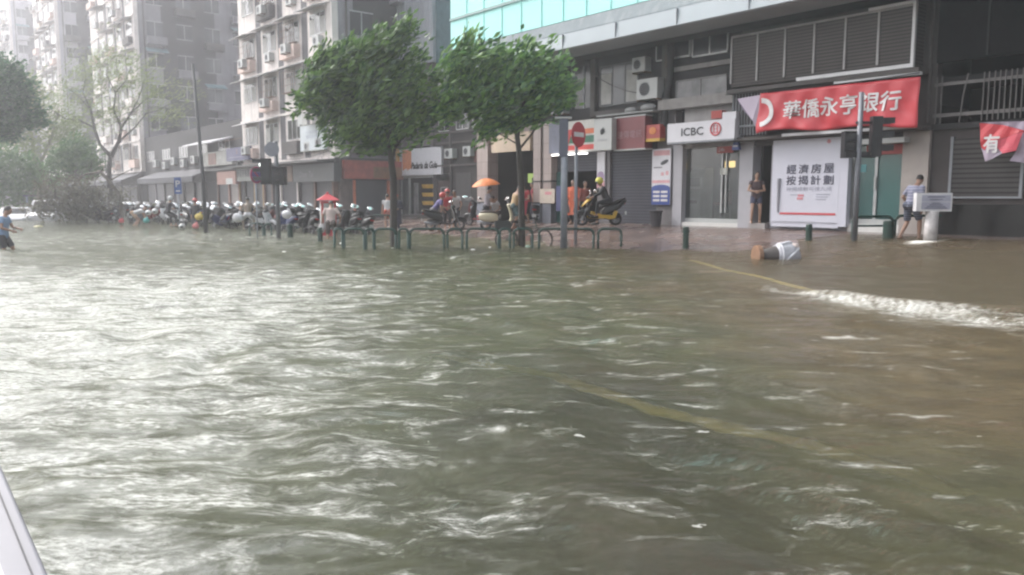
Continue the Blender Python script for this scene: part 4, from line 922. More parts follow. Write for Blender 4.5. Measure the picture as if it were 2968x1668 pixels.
flap('lilac_sheet', [(1726, 288), (1980, 565), (1900, 620), (1578, 575), (1642, 472)], [.10, .2, .2, .08, .06], lilac)
lt = lettering('有', inkwhite, tb, .30, -.13, -.52, w=.34, h=.44, bold=.03)

# poster of the housing loan plan
ua, ub, za, zb = frect(2242, 402, 2450, 655, -.25)
P = fthing('bank_poster', 'large white poster with dark characters about housing loans beside the open doorway', 'poster', (ua + ub) / 2, -.25, za); w = (ub - ua) / 2; h = zb - za
poster = M('poster_white', (.66, .66, .74), rough=.35, var=.03)
MB().box(-w, w * .80, 0, .2, h * .04, h).box(w * .80, w, .003, .2, 0, h * .76).box(-w, w * .799, .03, .2, -.05, h * .038).build('board', poster, P)
for k, ch in enumerate('經濟房屋'): lettering(ch, inkgrey if 0 else M('ink_slate', (.10, .10, .14)), P, -w * .46 + k * w * .33, -.012, h * .655, w=w * .255, h=h * .105, bold=.022)
for k, ch in enumerate('按揭計劃'): lettering(ch, M('ink_slate', (.10, .10, .14)), P, -w * .46 + k * w * .33, -.012, h * .525, w=w * .255, h=h * .105, bold=.022)
lettering('按揭成數可達九成', M('ink_pale', (.36, .36, .44)), P, .02 * w, -.01, h * .425, w=w * 1.2, h=h * .05)
MB().box(-w * .74, w * .74, -.012, -.002, h * .125, h * .150).build('red_line', inkred, P)
st = MB().tube([(-w * .80, -.012, h * .15), (-w * .79, -.014, h * .55)], [.03, .055], 8); st.build('pen_picture', inkgrey, P)
x = MB()
for k in range(3): x.box(w * .22, w * (.58 - .05 * k), -.008, -.002, h * (.355 - .028 * k), h * (.364 - .028 * k))
x.box(-w * .46, -w * .2, -.008, -.002, h * .352, h * .36).build('small_print', M('ink_pale', (.36, .36, .44)), P)
MB().box(-w * .26, -w * .10, -.009, -.002, h * .335, h * .362).box(-w * .28, -w * .12, -.009, -.002, h * .30, h * .328).disc((w * .5, -.008, h * .955), .06, 'y', .01).build('red_mark', M('soft_red', (.62, .25, .28)), P)

# upright shop posters
def sheet(label, x0, y0, x1, y1, d, mat, cat='poster', name='shop_poster', th=.05):
    ua, ub, za, zb = frect(x0, y0, x1, y1, d); T = fthing(name, label, cat, (ua + ub) / 2, d, za); w = (ub - ua) / 2; h = zb - za
    MB().box(-w, w, 0, th, 0, h).build('sheet', mat, T); return T, w, h
T, w, h = sheet('white handset poster with a blue arch at its foot beside the grey shutter', 1891, 432, 1941, 594, -.16, signwhite)
bl = M('poster_blue', (.045, .08, .30), rough=.5)
pts = [(-w, 0), (w, 0), (w, h * .30)] + [(w * math.cos(a), h * .30 + h * .06 * math.sin(a)) for a in np.linspace(0.1, math.pi - .1, 10)] + [(-w, h * .30)]
MB().prism(pts, 'y', -.008, -.001).build('blue_arch', bl, T)
MB().box(-w * .85, w * .9, -.006, -.001, h * .88, h * .97).box(-w * .95, w * .95, -.006, -.001, h * .39, h * .44).box(w * .0, w * .3, -.006, -.001, h * .52, h * .58).box(w * .5, w * .8, -.006, -.001, h * .53, h * .6).each('pink_panel', pinkpaper, T)
MB().ell((w * .35, -.006, h * .76), (w * .45, .01, .07), rot=Euler((0, -.35, 0))).box(-w * .8, w * .1, -.006, -.001, h * .66, h * .675).build('handset_picture', inkdark, T)
x = MB()
for i in range(3):
    for k in range(2): x.box(-w * .8 + k * w * .85, -w * .1 + k * w * .85, -.016, -.009, h * (.06 + .075 * i), h * (.10 + .075 * i))
x.build('caption_bar', inkwhite, T)
T, w, h = sheet('narrow white and pink poster strip between the store and the shutter', 1731, 440, 1752, 545, -.1, signwhite)
MB().box(-w, w, -.006, -.001, 0, h * .2).each('pink_panel', pinkpaper, T); MB().disc((0, -.004, h * .32), w * .9, 'y', .006).build('lilac_round', M('poster_lilac', (.36, .25, .40)), T)
T, w, h = sheet('small paper notice on the beige arcade column', 1565, 548, 1607, 590, -.33, M('notice_cream', (.56, .48, .40)), th=.03)
MB().box(-w * .3, w * .6, -.006, -.001, h * .6, h * .8).build('red_stamp', M('soft_red', (.62, .25, .28)), T)
T, w, h = sheet('lit green picture panel deep inside the arcade', 1530, 503, 1563, 530, 2.0, glow('green_panel', (.50, .66, .22), .28), 'sign', 'picture_panel')
MB().ell((w * .3, -.01, h * .35), (w * .6, .02, h * .3)).build('dark_motif', inkdark, T)
T, w, h = sheet('tall blue lettered strip behind the grey pole', 1612, 540, 1624, 612, -.36, M('strip_blue', (.05, .06, .17)))
# bank lobby fittings
T, w, h = sheet('red strip sign over the bank lobby door', 2078, 424, 2124, 444, .0, redpaint, 'sign', 'door_sign'); lettering('24h', inkwhite, T, -.4 * w, -.01, h * .5, h=h * .5)
T, w, h = sheet('small white paper stuck on the bank lobby glass', 2088, 487, 2108, 507, .08, M('paper_white', (.7, .7, .64)), 'notice', 'paper_notice', .01)
T, w, h = sheet('round cornered teal sticker on the bank door', 2488, 478, 2510, 500, .1, M('sticker_teal', (.16, .42, .44)), 'sticker', 'door_sticker', .01)
ua, za = fuz(2112, 476, 1.4); T = fthing('lobby_lamp', 'warm yellow lamp glowing inside the bank lobby', 'lamp', ua, 1.4, za); MB().box(-.24, .24, -.05, .05, -.12, .1).build('lamp_shade', warm, T); MB().tube([(0, 0, .1), (0, 0, 3.1 - za + 0.0)], .01, 6).build('cord', black, T)
ua, za = fuz(2026, 560, .9); T = fthing('cash_machine', 'pale green cash machine standing in the bank lobby', 'cash machine', ua, .9, .80)
cm = M('atm_pale', (.44, .50, .49), rough=.4)
MB().prism([(-.35, 0), (.35, 0), (.35, 1.75), (.0, 1.75), (-.22, 1.45), (-.22, 1.02), (-.35, .92)], 'x', -.33, .33).build('body', cm, T)
MB().box(-.2, .2, -.37, -.352, .5, .62).build('tray', inkdark, T); MB().add([(-.22, -.235, 1.1), (.22, -.235, 1.1), (.22, -.235, 1.4), (-.22, -.235, 1.4)], [(0, 1, 2, 3)]).build('screen', M('atm_screen', (.05, .08, .09), rough=.1), T)
T = fthing('lobby_chair', 'dark red chair standing in the bank lobby beside the cash machine', 'chair', ua + .95, 1.0, .44); MB().box(-.22, .22, -.2, .2, .82, .9).build('seat', signred, T); MB().box(-.22, .22, .16, .2, .9, 1.3).build('backrest', signred, T)
for sx_ in (-.19, .19):
    for sy_ in (-.17, .17): MB().tube([(sx_, sy_, 0), (sx_, sy_, .82)], .014, 6).build('leg', grey_metal, T)
ua, za = fuz(2140, 425, -.2); T = fthing('blue_lamp_sign', 'small blue hanging sign on the pale pillar beside the open doorway', 'sign', ua, -.3, za); MB().prism([(-.14, -.12), (.14, -.12), (.08, .14), (-.08, .14)], 'y', -.06, .06).build('board', M('sign_blue', (.06, .09, .28)), T); MB().box(-.09, .09, -.068, -.061, -.02, .03).build('white_mark', inkwhite, T); MB().tube([(0, 0, .14), (0, .2, .2)], .012, 6).build('bracket', grey_metal, T)
T = fthing('litter_bin', 'dark bucket bin by the shutter at the foot of the handset poster', 'bin', fuz(1912, 620, -.35)[0], -.55, float(pave_z(-2, -.55)))
m = MB(); m.rings([[(r_ * math.cos(a), r_ * math.sin(a), z_) for a in np.linspace(0, 2 * math.pi, 16, endpoint=False)] for (r_, z_) in ((.17, 0), (.22, .5), (.25, .52), (.25, .56))]); m.build('body', M('bin_dark', (.05, .045, .05)), T)

# signs on the far shops
T, w, h = sign('shop_sign', 'white bakery sign with an orange painted patch and black handwriting', 1156, 430, 1279, 508, 4.45, .14, signwhite)
MB().box(-w, -w * .72 - .0, -.0, .14, -.0, .0001).build('edge', ochre, T)
og = M('brushed_orange', (.72, .24, .08), rough=.6, var=.35, scale=5)
b_ = MB(); 
for k in range(6): b_.box(-w * .82 + k * .075 * w, -w * .76 + k * .075 * w, -.010 - .001 * k, -.002, h * (.20 + .03 * ((k * 7) % 3)), h * .97)
b_.build('painted_patch', og, T); lettering('Padaria da Guia', M('ink_black', (.02, .02, .02)), T, .22 * w, -.012, h * .36, w=1.2 * w, h=h * .24, bold=.06, shear=.25)
T, w, h = sign('shop_sign', 'orange side panel between the red shop and the bakery sign', 1139, 432, 1155, 515, 4.2, .1, M('orange_panel', (.56, .29, .06)))
# red shop sign on the side of the corner block
RS = thing('shop_sign', 'plain brick red fascia over the orange framed shutter', 'sign', fw(-27.5, 0.5, 2.62), math.atan2(WY, WX)); MB().box(-.1, 4.05, -.25, .02, 0, 1.12).build('board', M('fascia_brick_red', (.36, .07, .05), rough=.6, var=.3), RS)
MB().box(1.9, 4.05, -.256, -.251, .05, .75).build('brown_patch', M('fascia_rust', (.25, .11, .05), rough=.7, var=.3), RS)
T, w, h = sign('shop_sign', 'dark slate fascia with faint pale lettering under the corner block', 848, 476, 968, 528, -.5, .4, M('fascia_slate', (.055, .058, .062), rough=.5, var=.2))
lettering('Dom Tai', M('faint_ink', (.20, .20, .21)), T, -.3 * w, -.012, h * .45, w=.7 * w, h=h * .32, shear=.2)
T, w, h = sign('shop_sign', 'brown fascia panel left of the dark slate fascia', 815, 482, 847, 527, -.5, .4, M('fascia_brown', (.20, .125, .09), rough=.6, var=.25))
T, w, h = sign('shop_sign', 'pale grey shop sign with five dark brush characters', 683, 480, 728, 526, -.6, .3, M('fascia_pale', (.34, .34, .32), rough=.6))
lettering('永發茶餐廳', inkdark, T, 0, -.012, h * .52, w=1.7 * w, h=h * .5, bold=.02)
for k in (-.8, 0, .8): MB().tube([(k * w, .05, h), (k * w, -.3, h + .3)], .015, 5).ell((k * w, -.33, h + .3), .07).build('spot_lamp', signgrey, T)
T, w, h = sign('shop_sign', 'square violet blue sign with a small gold mark on the white corner block', 655, 428, 720, 466, -.6, .3, M('fascia_violet', (.10, .095, .20), rough=.5))
lettering('S', M('gold_mark', (.55, .35, .22)), T, 0, -.012, h * .68, h=h * .32, bold=.02); MB().box(-w * .75, w * .75, -.012, -.002, h * .22, h * .32).build('faint_line', M('faint_violet', (.25, .24, .34)), T)
MB().tube([(-w, 0, h + .05), (-w * .6, -.4, h + .5), (w * .7, -.2, h + .6)], .02, 5).build('sign_arm', rust, T)
T, w, h = sign('shop_sign', 'weathered pale billboard on the corner block wall beside the tree', 869, 362, 940, 436, -.35, .2, M('billboard_pale', (.60, .65, .68), rough=.6, var=.15, scale=1), frame=M('frame_olive', (.20, .21, .17)))
for j, z in enumerate((.72, .55)):
    lettering(['大廈出租', '電話查詢'][j], M('billboard_ink', (.42, .46, .56)), T, 0, -.012, z * h, w=1.0 * w, h=h * .13)
T, w, h = sign('shop_sign', 'small salmon framed panel over the pale shutter', 628, 497, 683, 535, -.7, .3, M('salmon_paint', (.40, .22, .18)))
MB().box(.0, w * .7, -.01, -.002, 0, h * .45).build('paper', signgrey, T)

# ================================================================== street furniture
green = M('green_rail_paint', (.015, .052, .042), rough=.5, var=.2, spec=.35); green_b = M('green_bollard_paint', (.013, .045, .032), rough=.4, var=.2)
def barrier_at(x0, x1, ybase, ytop, label, first=[None], zb=None, group='green hoop barriers along the flooded kerb', low=None):
    zb_ = zb if zb is not None else 0.0
    a, b = gp(x0, ybase, zb_), gp(x1, ybase, zb_)
    ln = (b - a).length; top = yp((x0 + x1) / 2, ytop, (a.y + b.y) / 2).z; bot = min(ground_z(a.x, a.y), ground_z(b.x, b.y)) - .02
    T = thing('hoop_barrier', label, 'barrier', (a.x, a.y, bot), math.atan2(b.y - a.y, b.x - a.x), group)
    H = top - bot; r = min(.16, ln * .35)
    def arc(cx, cz, s): return [(cx + s * r * math.cos(q), 0, cz + r * math.sin(q)) for q in np.linspace(0, math.pi / 2, 5)]
    MB().tube(arc(r, H - r, -1) + arc(ln - r, H - r, 1)[::-1], .038, 10).build('top_rail', green, T, True)
    for xx in (0, ln): MB().tube([(xx, 0, 0), (xx, 0, H - r)], .038, 10).build('leg', green, T, True)
    if low: MB().tube([(0, 0, H - low), (ln, 0, H - low)], .028, 8).build('lower_rail', green, T, True)
    return T
hoops = [(970, 993, 'narrow green hoop barrier in front of the man in the pink shirt'), (998, 1056, 'green hoop barrier just right of the man in the pink shirt'), (1061, 1083, 'short green hoop barrier left of the dark tree trunk'),
         (1086, 1148, 'green hoop barrier standing at the dark tree trunk'), (1157, 1183, 'short green hoop barrier right of the dark tree trunk'), (1188, 1287, 'long green hoop barrier in front of the black scooter'),
         (1297, 1340, 'short green hoop barrier between the black and the cream scooters'), (1353, 1445, 'green hoop barrier in front of the cream scooter tail'), (1449, 1478, 'short green hoop barrier over the bicycle rear wheel'),
         (1489, 1543, 'green hoop barrier at the second tree trunk over the bicycle'), (1562, 1720, 'longest green hoop barrier, in front of the tall grey pole'), (1733, 1800, 'green hoop barrier at the right end of the row')]
for (a, b, lb) in hoops: barrier_at(a, b, 722, 664, lb)
barrier_at(1078, 1132, 668, 624, 'green hoop barrier behind the row, left of the tree', zb=0.0)
barrier_at(724, 763, 684, 648, 'green hoop barrier among the parked motorcycles on the left'); barrier_at(768, 787, 684, 650, 'short green hoop barrier beside the left traffic light pole')
barrier_at(2470, 2585, 690, 628, 'dark green double rail barrier left of the walking man', zb=.45, low=.25); barrier_at(2592, 2745, 690, 626, 'dark green rail barrier behind the white pedestal sign', zb=.45)
def bollard(px, ytop, ybot, z, label, r=.085):
    b = gp(px, ybot, z); t = yp(px, ytop, b.y).z; g = ground_z(b.x, b.y) - .02
    T = thing('bollard', label, 'bollard', (b.x, b.y, g), 0, 'green street bollards'); H = t - g
    cyl = lambda rr, z0, z1: [[(q * math.cos(a), q * math.sin(a), zz) for a in np.linspace(0, 2 * math.pi, 18, endpoint=False)] for (q, zz) in ((rr, z0), (rr, z1))]
    MB().rings(cyl(r, 0, H - .03) + [[(r * .8 * math.cos(a), r * .8 * math.sin(a), H) for a in np.linspace(0, 2 * math.pi, 18, endpoint=False)]]).build('post', green_b, T, False)
    MB().rings(cyl(r + .012, H - .16, H - .10)).build('band', green, T); return T
bollard(928, 660, 702, 0, 'green bollard beside the red postal kiosk')
bollard(1987, 658, 726, .05, 'green bollard in front of the bank lobby step')
bollard(2343, 650, 716, .17, 'green bollard under the white poster')
bollard(2572, 640, 716, .25, 'wide dark green bollard at the walking man', r=.13)
bollard(842, 650, 690, 0, 'dark green bollard among the motorcycles left of the kiosk', r=.11)

pole_mat = M('pole_grey', (.27, .29, .33), rough=.45, metal=.2, var=.15)
def pole(T, r, z0, z1, n=12, name='pole', mat=None): return MB().tube([(0, 0, z0), (0, 0, z1)], [r, r * .92], n).build(name, mat or pole_mat, T, True)
# tall grey pole in the middle with control box
p = gp(1634, 722, 0); T = thing('street_pole', 'thick pale grey pole with a square cap standing at the barrier row', 'pole', (p.x, p.y, ground_z(p.x, p.y)), 0)
zt = yp(1630, 345, p.y).z - T.location.z; pole(T, .105, 0, zt); MB().box(-.16, .10, -.1, .1, zt - 1.1, zt - .02).build('control_box', M('box_slate', (.12, .13, .17)), T); MB().box(-.28, .2, -.11, .11, zt, zt + .05).build('cap', signgrey, T)
MB().tube([(0, 0, -.02), (0, 0, .22)], [.17, .15], 14).build('base_collar', M('collar_dark', (.10, .10, .11)), T)
# no-entry sign
p = gp(1668, 714, 0); T = thing('traffic_sign', 'round red no entry sign with white bar on a thin grey pole', 'road sign', (p.x, p.y, ground_z(p.x, p.y)), R(52))
zt = yp(1670, 352, p.y).z - T.location.z; zc = yp(1668, 391, p.y).z - T.location.z; pole(T, .055, 0, zt - .05)
MB().disc((0, -.075, zc), .385, 'y', .02, 36).build('disc', M('sign_red', (.50, .03, .05), rough=.35, var=.05), T); MB().box(-.27, .27, -.094, -.0855, zc - .07, zc + .07).build('white_bar', inkwhite, T)
# no-stopping sign, parking sign, back of round sign + left lights
p = gp(747, 690, 0); T = thing('traffic_sign', 'round red and blue no stopping sign above the parked motorcycles', 'road sign', (p.x, p.y, ground_z(p.x, p.y)), R(62))
zc = yp(745, 508, p.y).z - T.location.z; pole(T, .03, 0, zc + .2); MB().disc((0, -.05, zc), .31, 'y', .02, 32).build('disc', M('sign_crimson', (.46, .05, .16)), T); MB().disc((0, -.064, zc), .235, 'y', .006, 32).build('blue_field', M('sign_violet', (.17, .09, .34)), T)
MB().cbox((0, -.07, zc), (.25, .002, .035), rot=Euler((0, R(45), 0))).build('slash', M('sign_crimson', (.46, .05, .16)), T)
p = gp(522, 672, 0); p.y += 6; p.x *= (p.y / (p.y - 6)); T = thing('parking_sign', 'small blue parking sign on a thin post behind the motorcycles', 'road sign', (p.x, p.y, ground_z(p.x, p.y)), R(20))
zc = yp(520, 539, p.y).z - T.location.z; pole(T, .035, 0, zc + .3); MB().box(-.17, .17, -.06, -.036, zc - .42, zc + .42).build('board', M('park_blue', (.06, .12, .36)), T); lettering('P', inkwhite, T, 0, -.066, zc + .1, h=.32, bold=.03); MB().box(-.1, .1, -.066, -.061, zc - .3, zc - .24).build('white_mark', inkwhite, T)
black_tl = M('signal_black', (.010, .010, .013), rough=.4, var=.2)
def head(parent, cx, y, z0, z1, w, lensdir, lens_mats, name='signal_head'):
    h = MB().box(cx - w / 2, cx + w / 2, y - w * .4, y + w * .4, z0, z1).build(name, black_tl, parent); n = 3; dz = (z1 - z0) / n
    for k in range(n):
        zc = z0 + dz * (k + .5); v = MB(); s = lensdir
        if s in (-1, 1): v.torus((cx + s * w / 2, y, zc), dz * .34, .016, 'x', 14, 4, a0=0, a1=math.pi); xa_, xb_ = sorted((cx + s * w / 2, cx + s * (w / 2 + .30))); v.box(xa_, xb_, y - dz * .36, y + dz * .36, zc + dz * .30, zc + dz * .40); v.box(xa_, xb_, y - dz * .36, y - dz * .31, zc - dz * .05, zc + dz * .295); v.box(xa_, xb_, y + dz * .31, y + dz * .36, zc - dz * .05, zc + dz * .295); l_ = MB().disc((cx + s * (w / 2 + .004), y, zc), dz * .3, 'x', .006, 16)
        else: v.box(cx - dz * .34, cx + dz * .34, y - w * .4 - .2, y - w * .4, zc + dz * .3, zc + dz * .36); l_ = MB().disc((cx, y - w * .4 - .004, zc), dz * .3, 'y', .006, 16)
        v.build('visor', black_tl, h); l_.build('lens', lens_mats[k % len(lens_mats)], h)
    return h
lens_dark = M('lens_dark', (.05, .05, .05), rough=.1)
p = gp(808, 692, 0); T = thing('traffic_light', 'black traffic light on a dark pole topped by the grey back of a round sign', 'traffic light', (p.x, p.y, ground_z(p.x, p.y)), 0)
g0 = T.location.z; Z = lambda py: yp(808, py, p.y).z - g0; pxm = p.y / FPX
pole(T, .085, 0, Z(410), mat=M('pole_slate', (.13, .135, .15), rough=.5))
MB().disc((-.12, -.10, Z(434)), .27, 'y', .02, 32).build('sign_back', M('sign_back_grey', (.25, .26, .30), rough=.5, metal=.2), T)
head(T, -.38, 0, Z(535), Z(460), .34, -1, [glow('signal_lit', (.95, 1, .97), 1.1), lens_dark, glow('signal_lit2', (.95, 1, .97), 1.1)])
head(T, .14, -.14, Z(537), Z(485), .46, 0, [lens_dark])
bl_ = MB()
for py_l in (478, 518): bl_.ell((-.575, -.03, Z(py_l)), (.05, .07, .07), nu=10, nv=7)
bl_.each('lit_lens', glow('signal_lit', (.95, 1, .97), 1.1), T)
p = gp(2476, 705, .33); T = thing('traffic_light', 'dark traffic light seen from behind on a tall grey pole in front of the bank', 'traffic light', (p.x, p.y, ground_z(p.x, p.y)), 0)
g0 = T.location.z; Z = lambda py: yp(2476, py, p.y).z - g0
pole(T, .07, 0, Z(268), mat=M('pole_mid_grey', (.19, .20, .225), rough=.5, metal=.2))
head(T, .42, 0, Z(455), Z(338), .26, 1, [lens_dark]); head(T, -.20, .16, Z(458), Z(380), .32, 0, [lens_dark])
MB().box(-.35, .44, -.03, .12, Z(458), Z(440)).box(-.1, .45, -.02, .05, Z(360), Z(352)).each('bracket', black_tl, T)
# utility pole on the left
p = gp(598, 676, 0); T = thing('utility_pole', 'slim dark utility pole rising from the parked motorcycles on the left', 'pole', (p.x, p.y, ground_z(p.x, p.y)), 0)
zt = yp(580, 150, p.y).z; MB().tube([(0, 0, 0), (-.05, 0, 3.0), (-.26, 0, zt)], [.10, .08, .06], 10).build('pole', M('pole_dark', (.07, .07, .075), rough=.7), T, True)
# white pedestal sign at the right
p = gp(2697, 706, .40); T = thing('pedestal_sign', 'white two panel notice box on a pale round post in the flood at the right', 'sign', (p.x, p.y, ground_z(p.x, p.y) - .03), R(-8))
g0 = T.location.z; Z = lambda py: yp(2697, py, p.y).z - g0
MB().tube([(-.02, 0, 0), (0, 0, Z(612))], [.155, .15], 18).build('post', M('post_white', (.55, .52, .51), rough=.4, var=.3, scale=4, streak=.3), T, True)
zb0, zb1 = Z(613), Z(560); MB().box(-.42, .40, -.11, .11, zb0, zb1).build('case', M('case_white', (.66, .65, .66), rough=.4), T)
MB().box(-.30, .36, -.122, -.112, zb0 + .05, zb0 + .225).box(-.30, .36, -.122, -.112, zb0 + .24, zb1 - .05).build('notice_panel', M('panel_lilac', (.38, .38, .46), rough=.3), T)
x = MB()
for (za, wa) in ((.07, .5), (.11, .42), (.15, .30), (.19, .2), (.28, .3), (.34, .4)): x.box(.03 - wa / 2, .03 + wa / 2, -.128, -.1225, zb0 + za, zb0 + za + .018)
x.build('printed_line', M('ink_slate', (.10, .10, .14)), T)
# splash at its foot: white water heaped up against the post
# red postal kiosk
p = gp(957, 690, 0); p = Vector((p.x, p.y + 1.6, 0)); p.x = p.y * (953 - CX) / FPX
T = thing('red_kiosk', 'red kiosk box with pyramid roof and pale sides standing in the flood', 'kiosk', (p.x, p.y, ground_z(p.x, p.y)), R(20)); g0 = T.location.z; Z = lambda py: yp(955, py, p.y).z - g0
redk = M('kiosk_red', (.55, .03, .045), rough=.4, var=.12)
MB().box(-.28, .28, -.28, .28, 0, Z(583)).build('body', redk, T); MB().box(-.20, .20, -.292, -.282, Z(665), Z(590)).box(.282, .292, -.2, .2, Z(665), Z(590)).box(-.292, -.282, -.2, .2, Z(665), Z(590)).build('pale_panel', signgrey, T)
MB().add([(-.42, -.42, Z(581)), (.42, -.42, Z(581)), (.42, .42, Z(581)), (-.42, .42, Z(581)), (-.06, -.06, Z(563)), (.06, -.06, Z(563)), (.06, .06, Z(563)), (-.06, .06, Z(563))], [(0, 1, 5, 4), (1, 2, 6, 5), (2, 3, 7, 6), (3, 0, 4, 7), (3, 2, 1, 0), (4, 5, 6, 7)]).ell((0, 0, Z(561)), .06).build('roof', redk, T)
# overturned litter bin in the current
p = gp(2240, 752, .1); T = thing('overturned_bin', 'overturned brown drum wrapped in a white strapped sheet, washed along by the flood', 'bin', (p.x, p.y, float(water_base(p.x, p.y)) - .06), R(8))
m = MB(); ringx = lambda x, r, zc: [(x, r * math.cos(a), zc + r * math.sin(a)) for a in np.linspace(0, 2 * math.pi, 20, endpoint=False)]
m.rings([ringx(-.44, .16, .16), ringx(-.43, .24, .16), ringx(-.33, .24, .16), ringx(-.32, .15, .16)]); m.build('round_foot', M('bin_brown', (.26, .14, .08), rough=.6, var=.25), T, False)
m = MB(); m.rings([ringx(-.33, .13, .15), ringx(-.18, .17, .14), ringx(.08, .23, .16), ringx(.10, .235, .16)]); m.build('drum', M('drum_dark', (.09, .075, .07), rough=.5, var=.25), T, True)
m = MB(); m.rings([ringx(.05, .25, .15), ringx(.12, .265, .16), ringx(.36, .27, .19), ringx(.54, .24, .17), ringx(.63, .13, .13)]); m.build('sheet', M('sheet_grey', (.44, .44, .48), rough=.35, var=.25, scale=5), T, True)
ws = M('strap_white', (.68, .68, .72)); m = MB()
m.torus((.14, 0, .16), .272, .022, 'x', 22, 6); m.tube([(.20, -.275, .05), (.36, -.27, .20), (.55, -.16, .33)], .028, 6); m.tube([(.12, -.08, .425), (.35, -.06, .47), (.5, -.04, .40)], .035, 6); m.build('strap', ws, T, True)
MB().ell((.47, -.03, .36), (.14, .15, .09)).build('pale_cap', M('cap_pale', (.74, .62, .58), rough=.5), T, True)
# handrail at the near left corner
T = thing('handrail', 'pale flat handrail beside the camera at the bottom left corner', 'handrail', (-1.2, 1.62, road_z(-1.2, 1.62)), 0)
g0 = T.location.z
A_ = gp(-130, 1250, 1.05); 
def near(px, py, Y): return yp(px, py, Y) - Vector((T.location.x, T.location.y, T.location.z))
a, b = near(-75, 1310, 1.75), near(75, 1700, 1.30)
mid = a.lerp(b, .5); dr_ = (b - a).normalized(); rot = dr_.to_track_quat('Y', 'Z').to_euler()
rl = MB().cbox(mid, (.035, (b - a).length * .8, .012), rot=rot).build('rail', M('rail_pale', (.20, .195, .22), rough=.35, var=.1), T)
e_ = MB().cbox(mid + rot.to_matrix() @ Vector((.0445, 0, -.012)), (.009, (b - a).length * .8, .014), rot=rot).build('edge_trim', M('trim_dark', (.06, .058, .065), rough=.6), T)
g_ = MB().cbox(mid + rot.to_matrix() @ Vector((-.012, 0, .0135)), (.0012, (b - a).length * .8, .0012), rot=rot).build('groove', M('trim_dark', (.06, .058, .065), rough=.6), T)
bv = rl.modifiers.new('b', 'BEVEL'); bv.width = .008; bv.segments = 3
for q in (a - dr_ * .1, b + dr_ * .15):
    MB().tube([(q.x - .01, q.y, 0), (q.x - .01, q.y, q.z - .012)], .018, 10).build('post', grey_metal, T, True)
# litter carried by the water
lw = M('litter_white', (.72, .71, .68), rough=.5); ly = M('litter_yellow', (.74, .68, .36), rough=.5)
spots = [(112, 659, 'yellow plastic bag floating near the far left', .22, ly), (860, 708, 'white scrap floating left of the green hoop row', .09, lw), (990, 707, 'white leaf like scrap floating below the pink shirt man', .12, lw), (1137, 722, 'small white scrap at the foot of the first tree', .07, lw),
         (1370, 727, 'white scrap floating below the cream scooter', .11, lw), (1420, 719, 'white paper floating at the bicycle wheel', .08, lw), (823, 733, 'white cup floating left of centre', .08, lw), (640, 697, 'white scrap floating under the motorcycles', .1, lw),
         (170, 640, 'pale broken stick floating at the fallen branches', .25, M('stick_pale', (.5, .45, .38))), (240, 735, 'white cup floating at the far left', .08, lw), (1600, 647, 'white scrap on the wet pavement behind the grey pole', .09, lw), (1530, 717, 'pale green wrapper at the bicycle frame', .13, M('litter_green', (.42, .56, .46)))]
for (px, py, lb, s, mt) in spots:
    p = gp(px, py, 0); zz = max(float(water_base(p.x, p.y)), ground_z(p.x, p.y)); p = gp(px, py, zz)
    T = thing('floating_litter', lb, 'litter', (p.x, p.y, zz - .01), rnd.uniform(0, 3)); b_ = MB(); b_.ell((0, 0, .02), (s, s * .5, s * .38), nu=9, nv=6)
    b_.v = [(x + rnd.uniform(-.15, .15) * s, y + rnd.uniform(-.15, .15) * s, z + rnd.uniform(-.1, .1) * s) for (x, y, z) in b_.v]; b_.build('crumpled_sheet', mt, T)
# cables slung along the facades
cab = M('cable_black', (.03, .03, .03))
for (lb, u0, z0, u1, z1, d, sag) in (('thin dark cable slung along the white corner block over its shops', -42, 5.2, -28, 4.3, -.2, .7), ('thin dark cable sagging from the corner block towards the bakery', -28, 5.4, -24, 4.9, 0, .5)):
    T = fthing('cable', lb, 'cable', u0, d, z0); MB().tube([((u1 - u0) * s, (4 if u0 == -28 else 0) * s, (z1 - z0) * s - sag * 4 * s * (1 - s)) for s in np.linspace(0, 1, 14)], .014, 5).build('wire', cab, T)
